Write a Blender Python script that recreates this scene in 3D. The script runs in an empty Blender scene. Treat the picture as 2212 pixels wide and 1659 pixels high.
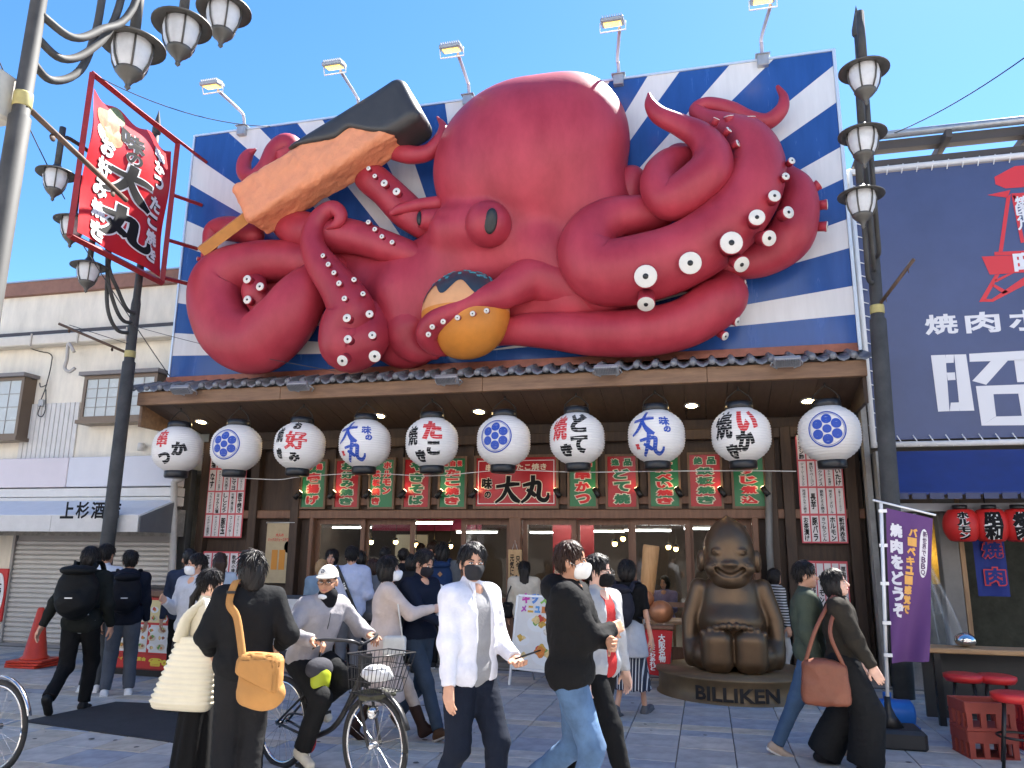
import bpy, math, random
import numpy as np
from mathutils import Vector, Matrix
random.seed(7)
RNG = np.random.default_rng(11)
SC = bpy.context.scene
COL = SC.collection
# ---------------------------------------------------------------- camera
# world frame: X runs along the shop fronts, Y goes into the buildings, Z is up
CAM_Z = 1.65
PITCH, ROLL, YAW = math.radians(12.236), math.radians(0.60), math.radians(14.043)
FPX = 3028.0 * 0.54861            # focal length in the 2212 px wide view used for measuring
_fw = np.array([-math.sin(YAW) * math.cos(PITCH), math.cos(YAW) * math.cos(PITCH), math.sin(PITCH)])
_r = np.array([math.cos(YAW), math.sin(YAW), 0.0])
_u = np.cross(_r, _fw)
CR = _r * math.cos(ROLL) + _u * math.sin(ROLL)
CU = -_r * math.sin(ROLL) + _u * math.cos(ROLL)
CF = _fw
cam_data = bpy.data.cameras.new('camera')
cam = bpy.data.objects.new('camera', cam_data)
COL.objects.link(cam)
cam_data.sensor_width = 36.0
cam_data.lens = 36.0 * 3028.0 / 4032.0
cam_data.clip_end = 3000
cam.matrix_world = Matrix(((CR[0], CU[0], -CF[0], 0), (CR[1], CU[1], -CF[1], 0), (CR[2], CU[2], -CF[2], CAM_Z), (0, 0, 0, 1)))
SC.camera = cam
# ---------------------------------------------------------------- sky, sun, exposure
SUN_EL, SUN_AZ = 54.0, 28.0       # degrees; azimuth measured from +Y towards +X
SUN_STRENGTH, SKY_STRENGTH, EXPOSURE = 5.0, 0.068, 2.15
world = bpy.data.worlds.new('World')
SC.world = world
world.use_nodes = True
_nt = world.node_tree
_bg = _nt.nodes['Background']
_sky = _nt.nodes.new('ShaderNodeTexSky')
_sky.sky_type = 'NISHITA'
_sky.sun_disc = False
_sky.sun_elevation = math.radians(SUN_EL)
_sky.sun_rotation = math.radians(SUN_AZ)
_sky.air_density = 1.0
_sky.dust_density = 0.15
_sky.ozone_density = 5.0
_bg.inputs['Strength'].default_value = SKY_STRENGTH
_hs = _nt.nodes.new('ShaderNodeHueSaturation')
_hs.inputs['Saturation'].default_value = 1.18
_nt.links.new(_sky.outputs['Color'], _hs.inputs['Color'])
_nt.links.new(_hs.outputs['Color'], _bg.inputs['Color'])
sun_data = bpy.data.lights.new('sun', 'SUN')
sun_data.energy = SUN_STRENGTH
sun_data.angle = math.radians(0.53)
sun_data.color = (1.0, 0.96, 0.90)
sun = bpy.data.objects.new('sun', sun_data)
COL.objects.link(sun)
_sd = Vector((math.sin(math.radians(SUN_AZ)) * math.cos(math.radians(SUN_EL)), math.cos(math.radians(SUN_AZ)) * math.cos(math.radians(SUN_EL)), math.sin(math.radians(SUN_EL))))
sun.location = _sd * 60
sun.rotation_euler = _sd.to_track_quat('Z', 'Y').to_euler()
SC.view_settings.view_transform = 'Standard'
SC.view_settings.look = 'None'
SC.view_settings.exposure = EXPOSURE
SC.view_settings.gamma = 1.0
SC.cycles.use_denoising = True
SC.cycles.max_bounces = 8
SC.cycles.transparent_max_bounces = 16
SC.cycles.sample_clamp_indirect = 4.0
# ================================================================ helpers
def ray(u, v):
    return CF + CR * (u - 1106.0) / FPX + CU * (829.5 - v) / FPX
def at(u, v, Y):                   # pixel of the 2212 px view -> point on the vertical plane y = Y
    d = ray(u, v); p = d * Y / d[1]
    return np.array([p[0], p[1], p[2] + CAM_Z])
def gnd(u, v, z=0.0):              # pixel -> point on the horizontal plane at height z
    d = ray(u, v); p = d * (z - CAM_Z) / d[2]
    return np.array([p[0], p[1], z])
def px(p):                         # world point -> pixel
    q = np.asarray(p, float) - np.array([0, 0, CAM_Z]); w = q @ CF
    return 1106.0 + FPX * (q @ CR) / w, 829.5 - FPX * (q @ CU) / w, w
def Zm(ox, oy, k):                 # readings taken in an enlarged crop -> 2212 px view
    return lambda x, y: (ox * 0.54861 + x * k, oy * 0.54861 + y * k)

MATS = {}
def mat(name, col=(0.5, 0.5, 0.5), rough=0.6, metal=0.0, var=0.0, vscale=6.0, bump=0.0, bscale=40.0, emit=0.0, ecol=None, trans=0.0, alpha=1.0, spec=0.5, stretch=None, col2=None, coat=0.0, sheen=0.0, ior=1.45):
    if name in MATS: return MATS[name]
    m = bpy.data.materials.new(name); m.use_nodes = True
    nt = m.node_tree; b = nt.nodes['Principled BSDF']; L = nt.links.new
    b.inputs['Base Color'].default_value = (*col, 1)
    b.inputs['Roughness'].default_value = rough
    b.inputs['Metallic'].default_value = metal
    b.inputs['IOR'].default_value = ior
    b.inputs['Specular IOR Level'].default_value = spec
    b.inputs['Transmission Weight'].default_value = trans
    b.inputs['Alpha'].default_value = alpha
    b.inputs['Coat Weight'].default_value = coat
    if sheen: b.inputs['Sheen Weight'].default_value = sheen
    if emit:
        b.inputs['Emission Color'].default_value = (*(ecol or col), 1)
        b.inputs['Emission Strength'].default_value = emit
    if var or bump or col2:
        tc = nt.nodes.new('ShaderNodeTexCoord')
        mp = nt.nodes.new('ShaderNodeMapping')
        L(tc.outputs['Object'], mp.inputs['Vector'])
        if stretch: mp.inputs['Scale'].default_value = stretch
        if var or col2:
            n = nt.nodes.new('ShaderNodeTexNoise'); n.inputs['Scale'].default_value = vscale
            n.inputs['Detail'].default_value = 6; n.inputs['Roughness'].default_value = 0.65
            L(mp.outputs['Vector'], n.inputs['Vector'])
            r = nt.nodes.new('ShaderNodeValToRGB')
            r.color_ramp.elements[0].position = 0.32; r.color_ramp.elements[1].position = 0.68
            c2 = col2 or tuple(min(1, c * (1 + var)) for c in col)
            c1 = tuple(c * (1 - var) for c in col)
            r.color_ramp.elements[0].color = (*c1, 1); r.color_ramp.elements[1].color = (*c2, 1)
            L(n.outputs['Fac'], r.inputs['Fac']); L(r.outputs['Color'], b.inputs['Base Color'])
            mr = nt.nodes.new('ShaderNodeMapRange')
            mr.inputs['To Min'].default_value = max(0.02, rough - 0.1); mr.inputs['To Max'].default_value = min(1, rough + 0.1)
            L(n.outputs['Fac'], mr.inputs['Value']); L(mr.outputs['Result'], b.inputs['Roughness'])
        if bump:
            n2 = nt.nodes.new('ShaderNodeTexNoise'); n2.inputs['Scale'].default_value = bscale
            n2.inputs['Detail'].default_value = 5
            L(mp.outputs['Vector'], n2.inputs['Vector'])
            bp = nt.nodes.new('ShaderNodeBump'); bp.inputs['Strength'].default_value = bump; bp.inputs['Distance'].default_value = 0.02
            L(n2.outputs['Fac'], bp.inputs['Height']); L(bp.outputs['Normal'], b.inputs['Normal'])
    MATS[name] = m
    return m

def wood(name, dark, light, axis='X', scale=3.0, rough=0.6, bump=0.12):
    s = {'X': (0.12, 1.0, 1.0), 'Y': (1.0, 0.12, 1.0), 'Z': (1.0, 1.0, 0.12)}[axis]
    return mat(name, dark, rough, col2=light, vscale=scale * 4, stretch=tuple(scale * q for q in s), bump=bump, bscale=30)

class MB:
    """collects geometry for ONE mesh object"""
    def __init__(s): s.v = []; s.f = []; s.mi = []; s.cur = 0; s.n = 0; s.sm = []
    def add(s, vs, fs, smooth=False):
        vs = np.asarray(vs, float).reshape(-1, 3); s.v.append(vs); o = s.n
        s.n += len(vs)
        for f in fs:
            s.f.append(tuple(int(i) + o for i in f)); s.mi.append(s.cur); s.sm.append(smooth)
        return s
    def box(s, c, size, rot=None, taper=1.0, bev=0.0):
        hx, hy, hz = np.asarray(size, float) / 2
        if bev > 0:
            b = min(bev, hx * .9, hy * .9, hz * .9); vs = []
            for sx in (-1, 1):
                for sy in (-1, 1):
                    for sz in (-1, 1):
                        vs += [(sx * hx, sy * (hy - b), sz * (hz - b)), (sx * (hx - b), sy * hy, sz * (hz - b)), (sx * (hx - b), sy * (hy - b), sz * hz)]
            I = lambda a, b_, c_, k: ((a * 2 + b_) * 2 + c_) * 3 + k
            fs = []
            for a in (0, 1):
                fs.append([I(a, 0, 0, 0), I(a, 1, 0, 0), I(a, 1, 1, 0), I(a, 0, 1, 0)][::1 if a else -1])
                fs.append([I(0, a, 0, 1), I(1, a, 0, 1), I(1, a, 1, 1), I(0, a, 1, 1)][::-1 if a else 1])
                fs.append([I(0, 0, a, 2), I(1, 0, a, 2), I(1, 1, a, 2), I(0, 1, a, 2)][::1 if a else -1])
            for a in (0, 1):
                for b_ in (0, 1):
                    fs.append([I(a, b_, 0, 0), I(a, b_, 1, 0), I(a, b_, 1, 1), I(a, b_, 0, 1)][::1 if a == b_ else -1])
                    fs.append([I(a, 0, b_, 0), I(a, 1, b_, 0), I(a, 1, b_, 2), I(a, 0, b_, 2)][::-1 if a != b_ else 1][::1 if True else 1])
                    fs.append([I(0, a, b_, 1), I(1, a, b_, 1), I(1, a, b_, 2), I(0, a, b_, 2)])
                    for c_ in (0, 1): fs.append([I(a, b_, c_, 0), I(a, b_, c_, 1), I(a, b_, c_, 2)])
        else:
            vs = [(x * hx * (taper if z > 0 else 1), y * hy * (taper if z > 0 else 1), z * hz) for z in (-1, 1) for x, y in ((-1, -1), (1, -1), (1, 1), (-1, 1))]
            fs = [(3, 2, 1, 0), (4, 5, 6, 7), (0, 1, 5, 4), (1, 2, 6, 5), (2, 3, 7, 6), (3, 0, 4, 7)]
        vs = np.asarray(vs, float)
        if rot is not None: vs = vs @ np.asarray(rot, float).T
        return s.add(vs + np.asarray(c, float), fs)
    def bx(s, x0, x1, y0, y1, z0, z1, bev=0.0):
        return s.box(((x0 + x1) / 2, (y0 + y1) / 2, (z0 + z1) / 2), (abs(x1 - x0), abs(y1 - y0), abs(z1 - z0)), bev=bev)
    def tube(s, pts, rad, n=10, cap=True, smooth=True, flat=1.0, up=None):
        P = np.asarray(pts, float); m = len(P)
        R = np.full(m, rad, float) if np.isscalar(rad) else np.asarray(rad, float)
        T = np.gradient(P, axis=0) if m > 2 else np.repeat((P[1] - P[0])[None], 2, 0)
        T /= np.linalg.norm(T, axis=1)[:, None] + 1e-12
        a = np.array(up if up is not None else (0, 0, 1.0), float)
        if abs(T[0] @ a) > 0.95: a = np.array([1.0, 0, 0])
        vs = []; th = np.arange(n) * 2 * math.pi / n; ct, st = np.cos(th), np.sin(th)
        A = a - T[0] * (a @ T[0]); A /= np.linalg.norm(A)
        for i in range(m):
            A = A - T[i] * (A @ T[i]); A /= np.linalg.norm(A) + 1e-12
            B = np.cross(T[i], A)
            vs.append(P[i] + R[i] * (ct[:, None] * A * flat + st[:, None] * B))
        vs = np.concatenate(vs); fs = []
        for i in range(m - 1):
            for j in range(n):
                k = (j + 1) % n
                fs.append((i * n + j, i * n + k, (i + 1) * n + k, (i + 1) * n + j))
        if cap: fs += [tuple(range(n))[::-1], tuple((m - 1) * n + j for j in range(n))]
        return s.add(vs, fs, smooth)
    def cyl(s, a, b, r0, r1=None, n=12, cap=True, smooth=True):
        return s.tube([a, b], [r0, r0 if r1 is None else r1], n, cap, smooth)
    def lathe(s, prof, c=(0, 0, 0), n=24, smooth=True, rot=None, sx=1.0, sy=1.0, cap=True):
        th = np.arange(n) * 2 * math.pi / n; vs = []
        for r, z in prof: vs += [(r * math.cos(t) * sx, r * math.sin(t) * sy, z) for t in th]
        vs = np.asarray(vs); m = len(prof); fs = []
        for i in range(m - 1):
            for j in range(n):
                k = (j + 1) % n; fs.append((i * n + j, i * n + k, (i + 1) * n + k, (i + 1) * n + j))
        if cap and prof[0][0] > 1e-5: fs.append(tuple(range(n))[::-1])
        if cap and prof[-1][0] > 1e-5: fs.append(tuple((m - 1) * n + j for j in range(n)))
        if rot is not None: vs = vs @ np.asarray(rot, float).T
        return s.add(vs + np.asarray(c, float), fs, smooth)
    def ball(s, c, r, n=16, rot=None):
        r = np.full(3, r, float) if np.isscalar(r) else np.asarray(r, float)
        m = max(4, n // 2); prof = [(math.sin(math.pi * i / m), -math.cos(math.pi * i / m)) for i in range(m + 1)]
        t = MB(); t.lathe(prof, n=n); vs = np.concatenate(t.v) * r
        if rot is not None: vs = vs @ np.asarray(rot, float).T
        return s.add(vs + np.asarray(c, float), t.f, True)
    def prism(s, poly, a, b):           # poly: list of 3D points, extruded by vector
        P = np.asarray(poly, float); n = len(P); d = np.asarray(b, float)
        vs = np.concatenate([P + np.asarray(a, float), P + np.asarray(a, float) + d])
        fs = [tuple(range(n)), tuple(range(2 * n - 1, n - 1, -1))] + [(i + n, (i + 1) % n + n, (i + 1) % n, i) for i in range(n)]
        return s.add(vs, fs)
    def build(s, name, m, parent=None, world=False, bevel=0.0, recalc=True):
        V = np.concatenate(s.v) if s.v else np.zeros((0, 3))
        if world and parent is not None: V = V - wloc(parent)
        me = bpy.data.meshes.new(name)
        me.from_pydata(V.tolist(), [], s.f)
        for q in (m if isinstance(m, (list, tuple)) else [m]): me.materials.append(q)
        me.polygons.foreach_set('use_smooth', s.sm)
        if isinstance(m, (list, tuple)): me.polygons.foreach_set('material_index', s.mi)
        if recalc: fix_normals(me)
        me.update()
        return link(name, me, parent)

def fix_normals(me):
    import bmesh
    bm = bmesh.new(); bm.from_mesh(me); bmesh.ops.recalc_face_normals(bm, faces=bm.faces); bm.to_mesh(me); bm.free()

def wloc(o):
    p = np.zeros(3)
    while o is not None: p = p + np.array(o.location); o = o.parent
    return p
def link(name, data, parent=None):
    o = bpy.data.objects.new(name, data); COL.objects.link(o)
    if parent is not None: o.parent = parent
    return o
def tag(o, label, cat, group=None):
    o['label'] = label; o['category'] = cat
    if group: o['group'] = group
    return o
def thing(name, label, cat, loc=(0, 0, 0), rotz=0.0, group=None):
    o = bpy.data.objects.new(name, None); COL.objects.link(o)
    o.location = [float(q) for q in loc]; o.rotation_euler = (0, 0, rotz); o.empty_display_size = 0.2
    return tag(o, label, cat, group)
def struct(o):
    o['kind'] = 'structure'; return o
def dup(o, parent=None, loc=None, rotz=None, label=None):
    c = o.copy(); COL.objects.link(c)
    if parent is not None: c.parent = parent
    if loc is not None: c.location = [float(q) for q in loc]
    if rotz is not None: c.rotation_euler = (0, 0, rotz)
    if label: c['label'] = label
    for ch in list(o.children): dup(ch, c)
    return c
def rotz(a):
    c, s = math.cos(a), math.sin(a); return np.array([[c, -s, 0], [s, c, 0], [0, 0, 1.0]])
def frame(z, x=None):               # rotation matrix whose third column is z
    z = np.asarray(z, float); z = z / np.linalg.norm(z)
    a = np.array([1.0, 0, 0]) if x is None else np.asarray(x, float)
    if abs(a @ z) > 0.95: a = np.array([0, 1.0, 0])
    a = a - z * (a @ z); a /= np.linalg.norm(a)
    return np.stack([a, np.cross(z, a), z], 1)
def spline(pts, n=8):               # Catmull-Rom through rows of any width
    P = np.asarray(pts, float); P = np.vstack([2 * P[0] - P[1], P, 2 * P[-1] - P[-2]]); out = []
    for i in range(1, len(P) - 2):
        t = np.linspace(0, 1, n, endpoint=False)[:, None]
        a, b, c, d = P[i - 1], P[i], P[i + 1], P[i + 2]
        out.append(0.5 * (2 * b + (c - a) * t + (2 * a - 5 * b + 4 * c - d) * t ** 2 + (3 * b - a - 3 * c + d) * t ** 3))
    out.append(P[-2][None]); return np.concatenate(out)

# ---------------------------------------------------------------- lettering (built-in font turned into mesh)
_TXT = {}
def text_geo(body, bold=0.0, res=2, space=1.0, lead=1.0):
    key = (body, bold, res, space, lead)
    if key in _TXT: return _TXT[key]
    c = bpy.data.curves.new('lettering', 'FONT'); c.body = body; c.size = 1.0; c.align_x = 'CENTER'
    c.resolution_u = res; c.bevel_depth = bold; c.bevel_resolution = 0; c.fill_mode = 'FRONT'
    c.space_character = space; c.space_line = lead
    o = bpy.data.objects.new('lettering', c)
    me = o.to_mesh()
    V = np.array([v.co[:] for v in me.vertices]); F = [tuple(p.vertices) for p in me.polygons]
    o.to_mesh_clear(); bpy.data.objects.remove(o); bpy.data.curves.remove(c)
    lo, hi = V.min(0), V.max(0)
    V[:, :2] -= (lo[:2] + hi[:2]) / 2; V[:, 2] -= hi[2]
    _TXT[key] = (V, F, hi - lo)
    return _TXT[key]
def vert(s): return '\n'.join('｜' if ch in 'ー―' else ch for ch in s)
def put_text(mb, body, o, w, h, right=(1, 0, 0), up=(0, 0, 1), nrm=(0, -1, 0), bold=0.0, keep=False, off=0.004, flat=0.06, res=2, vertical=False, lead=0.95, warp=None):
    """fits the words into a w x h box centred at o, lying on the plane right/up"""
    V, F, sz = text_geo(vert(body) if vertical else body, bold, res, 1.0, lead)
    sx, sy = w / sz[0], h / sz[1]
    if keep: sx = sy = min(sx, sy)
    right, up, nrm = (np.asarray(q, float) for q in (right, up, nrm))
    x, y, z = V[:, 0:1] * sx, V[:, 1:2] * sy, V[:, 2:3] * min(sx, sy) * flat + off
    if warp is not None: P = warp(x[:, 0], y[:, 0], z[:, 0])
    else: P = np.asarray(o, float) + x * right + y * up + z * nrm
    mb.add(P, F)
def brush(mb, strokes, o, w, h, right=(1, 0, 0), up=(0, 0, 1), nrm=(0, -1, 0), fat=0.0, off=0.004, warp=None, seed=1):
    """brush strokes: lists of (x, y, half width) in a unit square; fat widens them for an outline"""
    right, up, nrm = (np.asarray(q, float) for q in (right, up, nrm))
    for k, st in enumerate(strokes):
        S = spline(st, 6); C = S[:, :2] - 0.5; W = np.maximum(S[:, 2], 0.004) + fat
        T = np.gradient(C, axis=0); T /= np.linalg.norm(T, axis=1)[:, None] + 1e-9
        if fat: C[0] -= T[0] * fat; C[-1] += T[-1] * fat
        N = np.stack([-T[:, 1], T[:, 0]], 1)
        A, B = C + N * W[:, None], C - N * W[:, None]
        Q = np.stack([A, C, B], 1).reshape(-1, 2); x, y = Q[:, 0] * w, Q[:, 1] * h
        z = np.full(len(x), off + 0.0006 * k)
        P = warp(x, y, z) if warp is not None else np.asarray(o, float) + x[:, None] * right + y[:, None] * up + z[:, None] * nrm
        m = len(C); mb.add(P, [f for i in range(m - 1) for f in ((3 * i, 3 * i + 1, 3 * i + 4, 3 * i + 3), (3 * i + 1, 3 * i + 2, 3 * i + 5, 3 * i + 4))])
DAI = [[(.06, .60, .03), (.3, .63, .035), (.62, .68, .05), (.93, .69, .03)], [(.52, .97, .055), (.50, .75, .05), (.42, .45, .045), (.27, .2, .035), (.03, .02, .012)], [(.47, .60, .03), (.60, .35, .05), (.76, .15, .075), (.95, .04, .03)]]
MARU = [[(.42, .98, .05), (.41, .7, .05), (.33, .4, .045), (.21, .18, .04), (.02, .02, .015)], [(.08, .64, .03), (.35, .70, .045), (.62, .73, .05), (.65, .55, .05), (.62, .25, .055), (.70, .12, .05), (.86, .09, .05), (.96, .2, .03), (.97, .33, .01)], [(.22, .47, .03), (.36, .38, .05), (.47, .28, .05), (.50, .24, .02)]]

# ---------------------------------------------------------------- soft shapes: distance fields turned into meshes
def surf(fn, lo, hi, h):
    lo = np.asarray(lo, float) - 2 * h; hi = np.asarray(hi, float) + 2 * h
    ax = [np.arange(lo[i], hi[i] + h, h, dtype=np.float32) for i in range(3)]
    G = np.stack(np.meshgrid(*ax, indexing='ij'), -1)
    d = fn(G.reshape(-1, 3)).reshape(G.shape[:3])
    ins = d < 0; nx, ny, nz = d.shape
    C = np.zeros((nx - 1, ny - 1, nz - 1), np.int8)
    offs = [(i, j, k) for i in (0, 1) for j in (0, 1) for k in (0, 1)]
    sl = lambda a, o: a[o[0]:nx - 1 + o[0], o[1]:ny - 1 + o[1], o[2]:nz - 1 + o[2]]
    for o in offs: C += sl(ins, o)
    act = (C > 0) & (C < 8); idx = np.argwhere(act)
    cid = np.full(C.shape, -1, np.int64); cid[act] = np.arange(len(idx))
    corner = [d[idx[:, 0] + o[0], idx[:, 1] + o[1], idx[:, 2] + o[2]] for o in offs]
    acc = np.zeros((len(idx), 3)); cnt = np.zeros(len(idx))
    for a in range(8):
        for b in range(a + 1, 8):
            oa, ob = np.array(offs[a]), np.array(offs[b])
            if np.abs(oa - ob).sum() != 1: continue
            da, db = corner[a], corner[b]; m = (da < 0) != (db < 0)
            t = np.where(m, da / (da - db + 1e-12), 0)
            acc += np.where(m[:, None], oa + t[:, None] * (ob - oa), 0); cnt += m
    V = lo + (idx + acc / cnt[:, None]) * h
    F = []
    for axn in range(3):
        e = [0, 0, 0]; e[axn] = 1
        A = ins[:nx - e[0], :ny - e[1], :nz - e[2]]; B = ins[e[0]:, e[1]:, e[2]:]
        ed = np.argwhere(A != B); s = A[ed[:, 0], ed[:, 1], ed[:, 2]]
        p, q = [(1, 2), (2, 0), (0, 1)][axn]
        ok = (ed[:, p] > 0) & (ed[:, q] > 0); ed, s = ed[ok], s[ok]
        def cell(dp, dq):
            c = ed.copy(); c[:, p] -= dp; c[:, q] -= dq
            return cid[np.minimum(c[:, 0], nx - 2), np.minimum(c[:, 1], ny - 2), np.minimum(c[:, 2], nz - 2)]
        Q = np.stack([cell(1, 1), cell(0, 1), cell(0, 0), cell(1, 0)], 1)
        Q[~s] = Q[~s][:, ::-1]; F.append(Q)
    return V, np.concatenate(F)
def soft_obj(name, fn, lo, hi, h, m, parent=None, R=None, loc=None):
    V, F = surf(fn, lo, hi, h)
    return quad_obj(name, V, F, m, parent, R, loc)
def quad_obj(name, V, F, m, parent=None, R=None, loc=None):
    if R is not None: V = V @ np.asarray(R).T
    if loc is not None: V = V + np.asarray(loc)
    me = bpy.data.meshes.new(name)
    F = np.asarray(F)[(np.asarray(F) >= 0).all(1)]
    me.vertices.add(len(V)); me.vertices.foreach_set('co', V.astype(np.float32).ravel())
    me.loops.add(F.size); me.loops.foreach_set('vertex_index', F.astype(np.int32).ravel())
    me.polygons.add(len(F)); me.polygons.foreach_set('loop_start', np.arange(0, F.size, 4, dtype=np.int32))
    me.polygons.foreach_set('use_smooth', np.ones(len(F), bool))
    me.materials.append(m); me.update(calc_edges=True); me.validate()
    return link(name, me, parent)
def s_cone(p, a, b, ra, rb):
    a = np.asarray(a, np.float32); b = np.asarray(b, np.float32); ab = b - a
    t = np.clip(((p - a) @ ab) / (ab @ ab + 1e-9), 0, 1)
    return np.linalg.norm(p - a - t[:, None] * ab, axis=1) - (ra + (rb - ra) * t)
def s_ell(p, c, r, R=None):
    q = p - np.asarray(c, np.float32)
    if R is not None: q = q @ np.asarray(R, np.float32)
    r = np.asarray(r, np.float32); k = np.linalg.norm(q / r, axis=1); g = np.linalg.norm(q / (r * r), axis=1) + 1e-9
    return k * (k - 1) / g
def s_box(p, c, half, r=0.0, R=None):
    q = p - np.asarray(c, np.float32)
    if R is not None: q = q @ np.asarray(R, np.float32)
    q = np.abs(q) - (np.asarray(half, np.float32) - r)
    return np.linalg.norm(np.maximum(q, 0), axis=1) + np.minimum(q.max(1), 0) - r
def smin(a, b, k):
    h = np.clip(0.5 + 0.5 * (b - a) / k, 0, 1); return b + (a - b) * h - k * h * (1 - h)
def smax(a, b, k): return -smin(-a, -b, k)
def uni(ds, k):
    d = ds[0]
    for e in ds[1:]: d = smin(d, e, k)
    return d
def folds(p, f, seed):              # wavy three-dimensional noise in about -1..1
    r = np.random.default_rng(seed); o = np.zeros(len(p), np.float32); w = np.zeros((len(p), 3), np.float32)
    for i in range(3): w[:, i] = np.sin(p @ (r.normal(size=3).astype(np.float32) * f * 0.5) + r.uniform(0, 6.3))
    for i in range(5):
        k = r.normal(size=3).astype(np.float32) * f * (0.6 + 0.35 * i)
        o += np.sin((p + 0.6 / f * w) @ k + r.uniform(0, 6.3)) / (1 + 0.5 * i)
    return o / 2.6
# ================================================================ materials used in several places
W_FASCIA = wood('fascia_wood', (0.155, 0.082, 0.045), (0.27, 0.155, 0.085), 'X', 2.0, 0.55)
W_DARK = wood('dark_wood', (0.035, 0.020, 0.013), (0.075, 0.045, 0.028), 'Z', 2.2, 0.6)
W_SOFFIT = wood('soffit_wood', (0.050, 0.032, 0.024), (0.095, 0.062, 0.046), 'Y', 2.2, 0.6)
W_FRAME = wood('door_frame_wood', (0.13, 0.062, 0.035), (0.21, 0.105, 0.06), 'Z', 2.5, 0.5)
W_SIGN = wood('sign_frame_wood', (0.12, 0.07, 0.04), (0.2, 0.12, 0.07), 'Z', 2.5, 0.55)
BLACK = mat('black_plastic', (0.012, 0.012, 0.013), 0.4)
STEEL = mat('galvanised_steel', (0.42, 0.43, 0.44), 0.4, 0.6, var=0.15)
WHITE_P = mat('white_paint', (0.78, 0.78, 0.77), 0.45, var=0.04)
GLASS = mat('window_glass', (0.9, 0.95, 0.95), 0.02, trans=1.0, ior=1.45, spec=0.5)
EXT_CREAM = mat('cream_render', (0.78, 0.72, 0.60), 0.85, var=0.15, vscale=1.6, stretch=(1.6, 1.6, .5), bump=0.15, bscale=60)
# ================================================================ ground
STREET_M = mat('street_concrete', (0.32, 0.30, 0.28), 0.85, var=0.12, vscale=2.0, bump=0.1, bscale=90)
g = MB(); g.add([(-400, -300, 0), (400, -300, 0), (400, 600, 0), (-400, 600, 0)], [(0, 1, 2, 3)])
street = struct(g.build('street', STREET_M))
SLABC = [mat('slab_grey_beige', (0.46, 0.425, 0.375), 0.8, var=0.24, vscale=5, bump=0.15, bscale=150),
         mat('slab_blue', (0.305, 0.318, 0.34), 0.8, var=0.24, vscale=5, bump=0.15, bscale=150),
         mat('slab_slate', (0.36, 0.352, 0.338), 0.8, var=0.22, vscale=5, bump=0.15, bscale=150),
         mat('slab_sand', (0.48, 0.41, 0.315), 0.8, var=0.24, vscale=5, bump=0.15, bscale=150)]
pm = MB(); pm.add([(-24, 2.2, 0.004), (10, 2.2, 0.004), (10, 11.15, 0.004), (-24, 11.15, 0.004)], [(0, 1, 2, 3)])
pavement = struct(pm.build('pavement', mat('paving_joint_sand', (0.11, 0.10, 0.09), 0.95, var=0.2, vscale=8)))
slabs = []; rows = []; y = 3.0; k = 0
while y < 11.1:
    d = (0.47, 0.235, 0.235, 0.47)[k % 4]; rows.append((y, d, k)); y += d; k += 1
rs = random.Random(5)
for (y0, d, k) in rows:
    shift = 0.0
    for i in range(-26, 12):
        x0 = i * 0.47 + 0.16; far = y0 + d > 9.2
        if d < 0.3: c = rs.choice([1, 1, 3, 3, 0, 2]) if (k // 4 + i // 3) % 2 else rs.choice([0, 1, 1, 3])
        else: c = rs.choice([2, 2, 2, 1, 0]) if (x0 > -4.2) else rs.choice([0, 0, 2, 0, 1, 3])
        if x0 < -6.5 and rs.random() < 0.4: c = 0
        slabs.append((x0, y0, d, c))
vis = []
for sdat in slabs:
    x0, y0, d, c = sdat; u, v, w = px((x0 + .235, y0 + d / 2, 0.01))
    if y0 + d > 11.14: continue
    vis.append((-(d / w ** 3) if (-60 < u < 2280 and v < 1740) else 0.0, sdat))
vis.sort(key=lambda q: q[0])
shared = {}
def slab_mesh(d, c):
    if (d, c) not in shared:
        b = MB(); b.box((0, 0, 0.003), (0.462, d - 0.008, 0.022), bev=0.004)
        o = b.build('paving_slab', SLABC[c], pavement); shared[(d, c)] = o.data; bpy.data.objects.remove(o)
    return shared[(d, c)]
rest = MB()
for n, (a, (x0, y0, d, c)) in enumerate(vis):
    if n < 290 and a < 0:
        o = link('paving_slab', slab_mesh(d, c), pavement)
        o.location = (x0 + .235, y0 + d / 2, 0.004 + rs.uniform(-.0015, .0015))
    else:
        rest.cur = c; rest.add([(x0 + .004, y0 + .004, .012), (x0 + .466, y0 + .004, .012), (x0 + .466, y0 + d - .004, .012), (x0 + .004, y0 + d - .004, .012)], [(0, 1, 2, 3)])
o = rest.build('paving_slabs', SLABC, pavement); o['kind'] = 'stuff'

gs = MB()
for i in range(150):
    gx, gy = RNG.uniform(-9, 4), RNG.uniform(3.5, 11); gr = RNG.uniform(.008, .03); th = np.linspace(0, 2 * math.pi, 9)[:-1]; rr = gr * RNG.uniform(.7, 1.2, 8)
    gs.add([(gx + a * math.cos(t_), gy + a * math.sin(t_), .0225) for a, t_ in zip(rr, th)], [tuple(range(8))])
gs.build('gum_spots', mat('old_gum', (0.10, 0.095, 0.09), .9, var=.3), pavement)['kind'] = 'stuff'
# ================================================================ restaurant
EY, EZ = 10.6, 3.93               # eave front and its underside
EL, ER = -9.03, 2.13
WY = 12.0                         # shop wall
SB = EZ - 0.23 * (WY - EY)        # underside of the canopy at the wall
rest_b = thing('restaurant_building', 'dark timber restaurant front with glass doors and tiled canopy under the octopus billboard', 'building', (-3.4, 12.0, 0))
R_ = rest_b
def part(name, m, parent=None, world=True, **k):
    return lambda mb: mb.build(name, m, parent or R_, world, **k)
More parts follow.
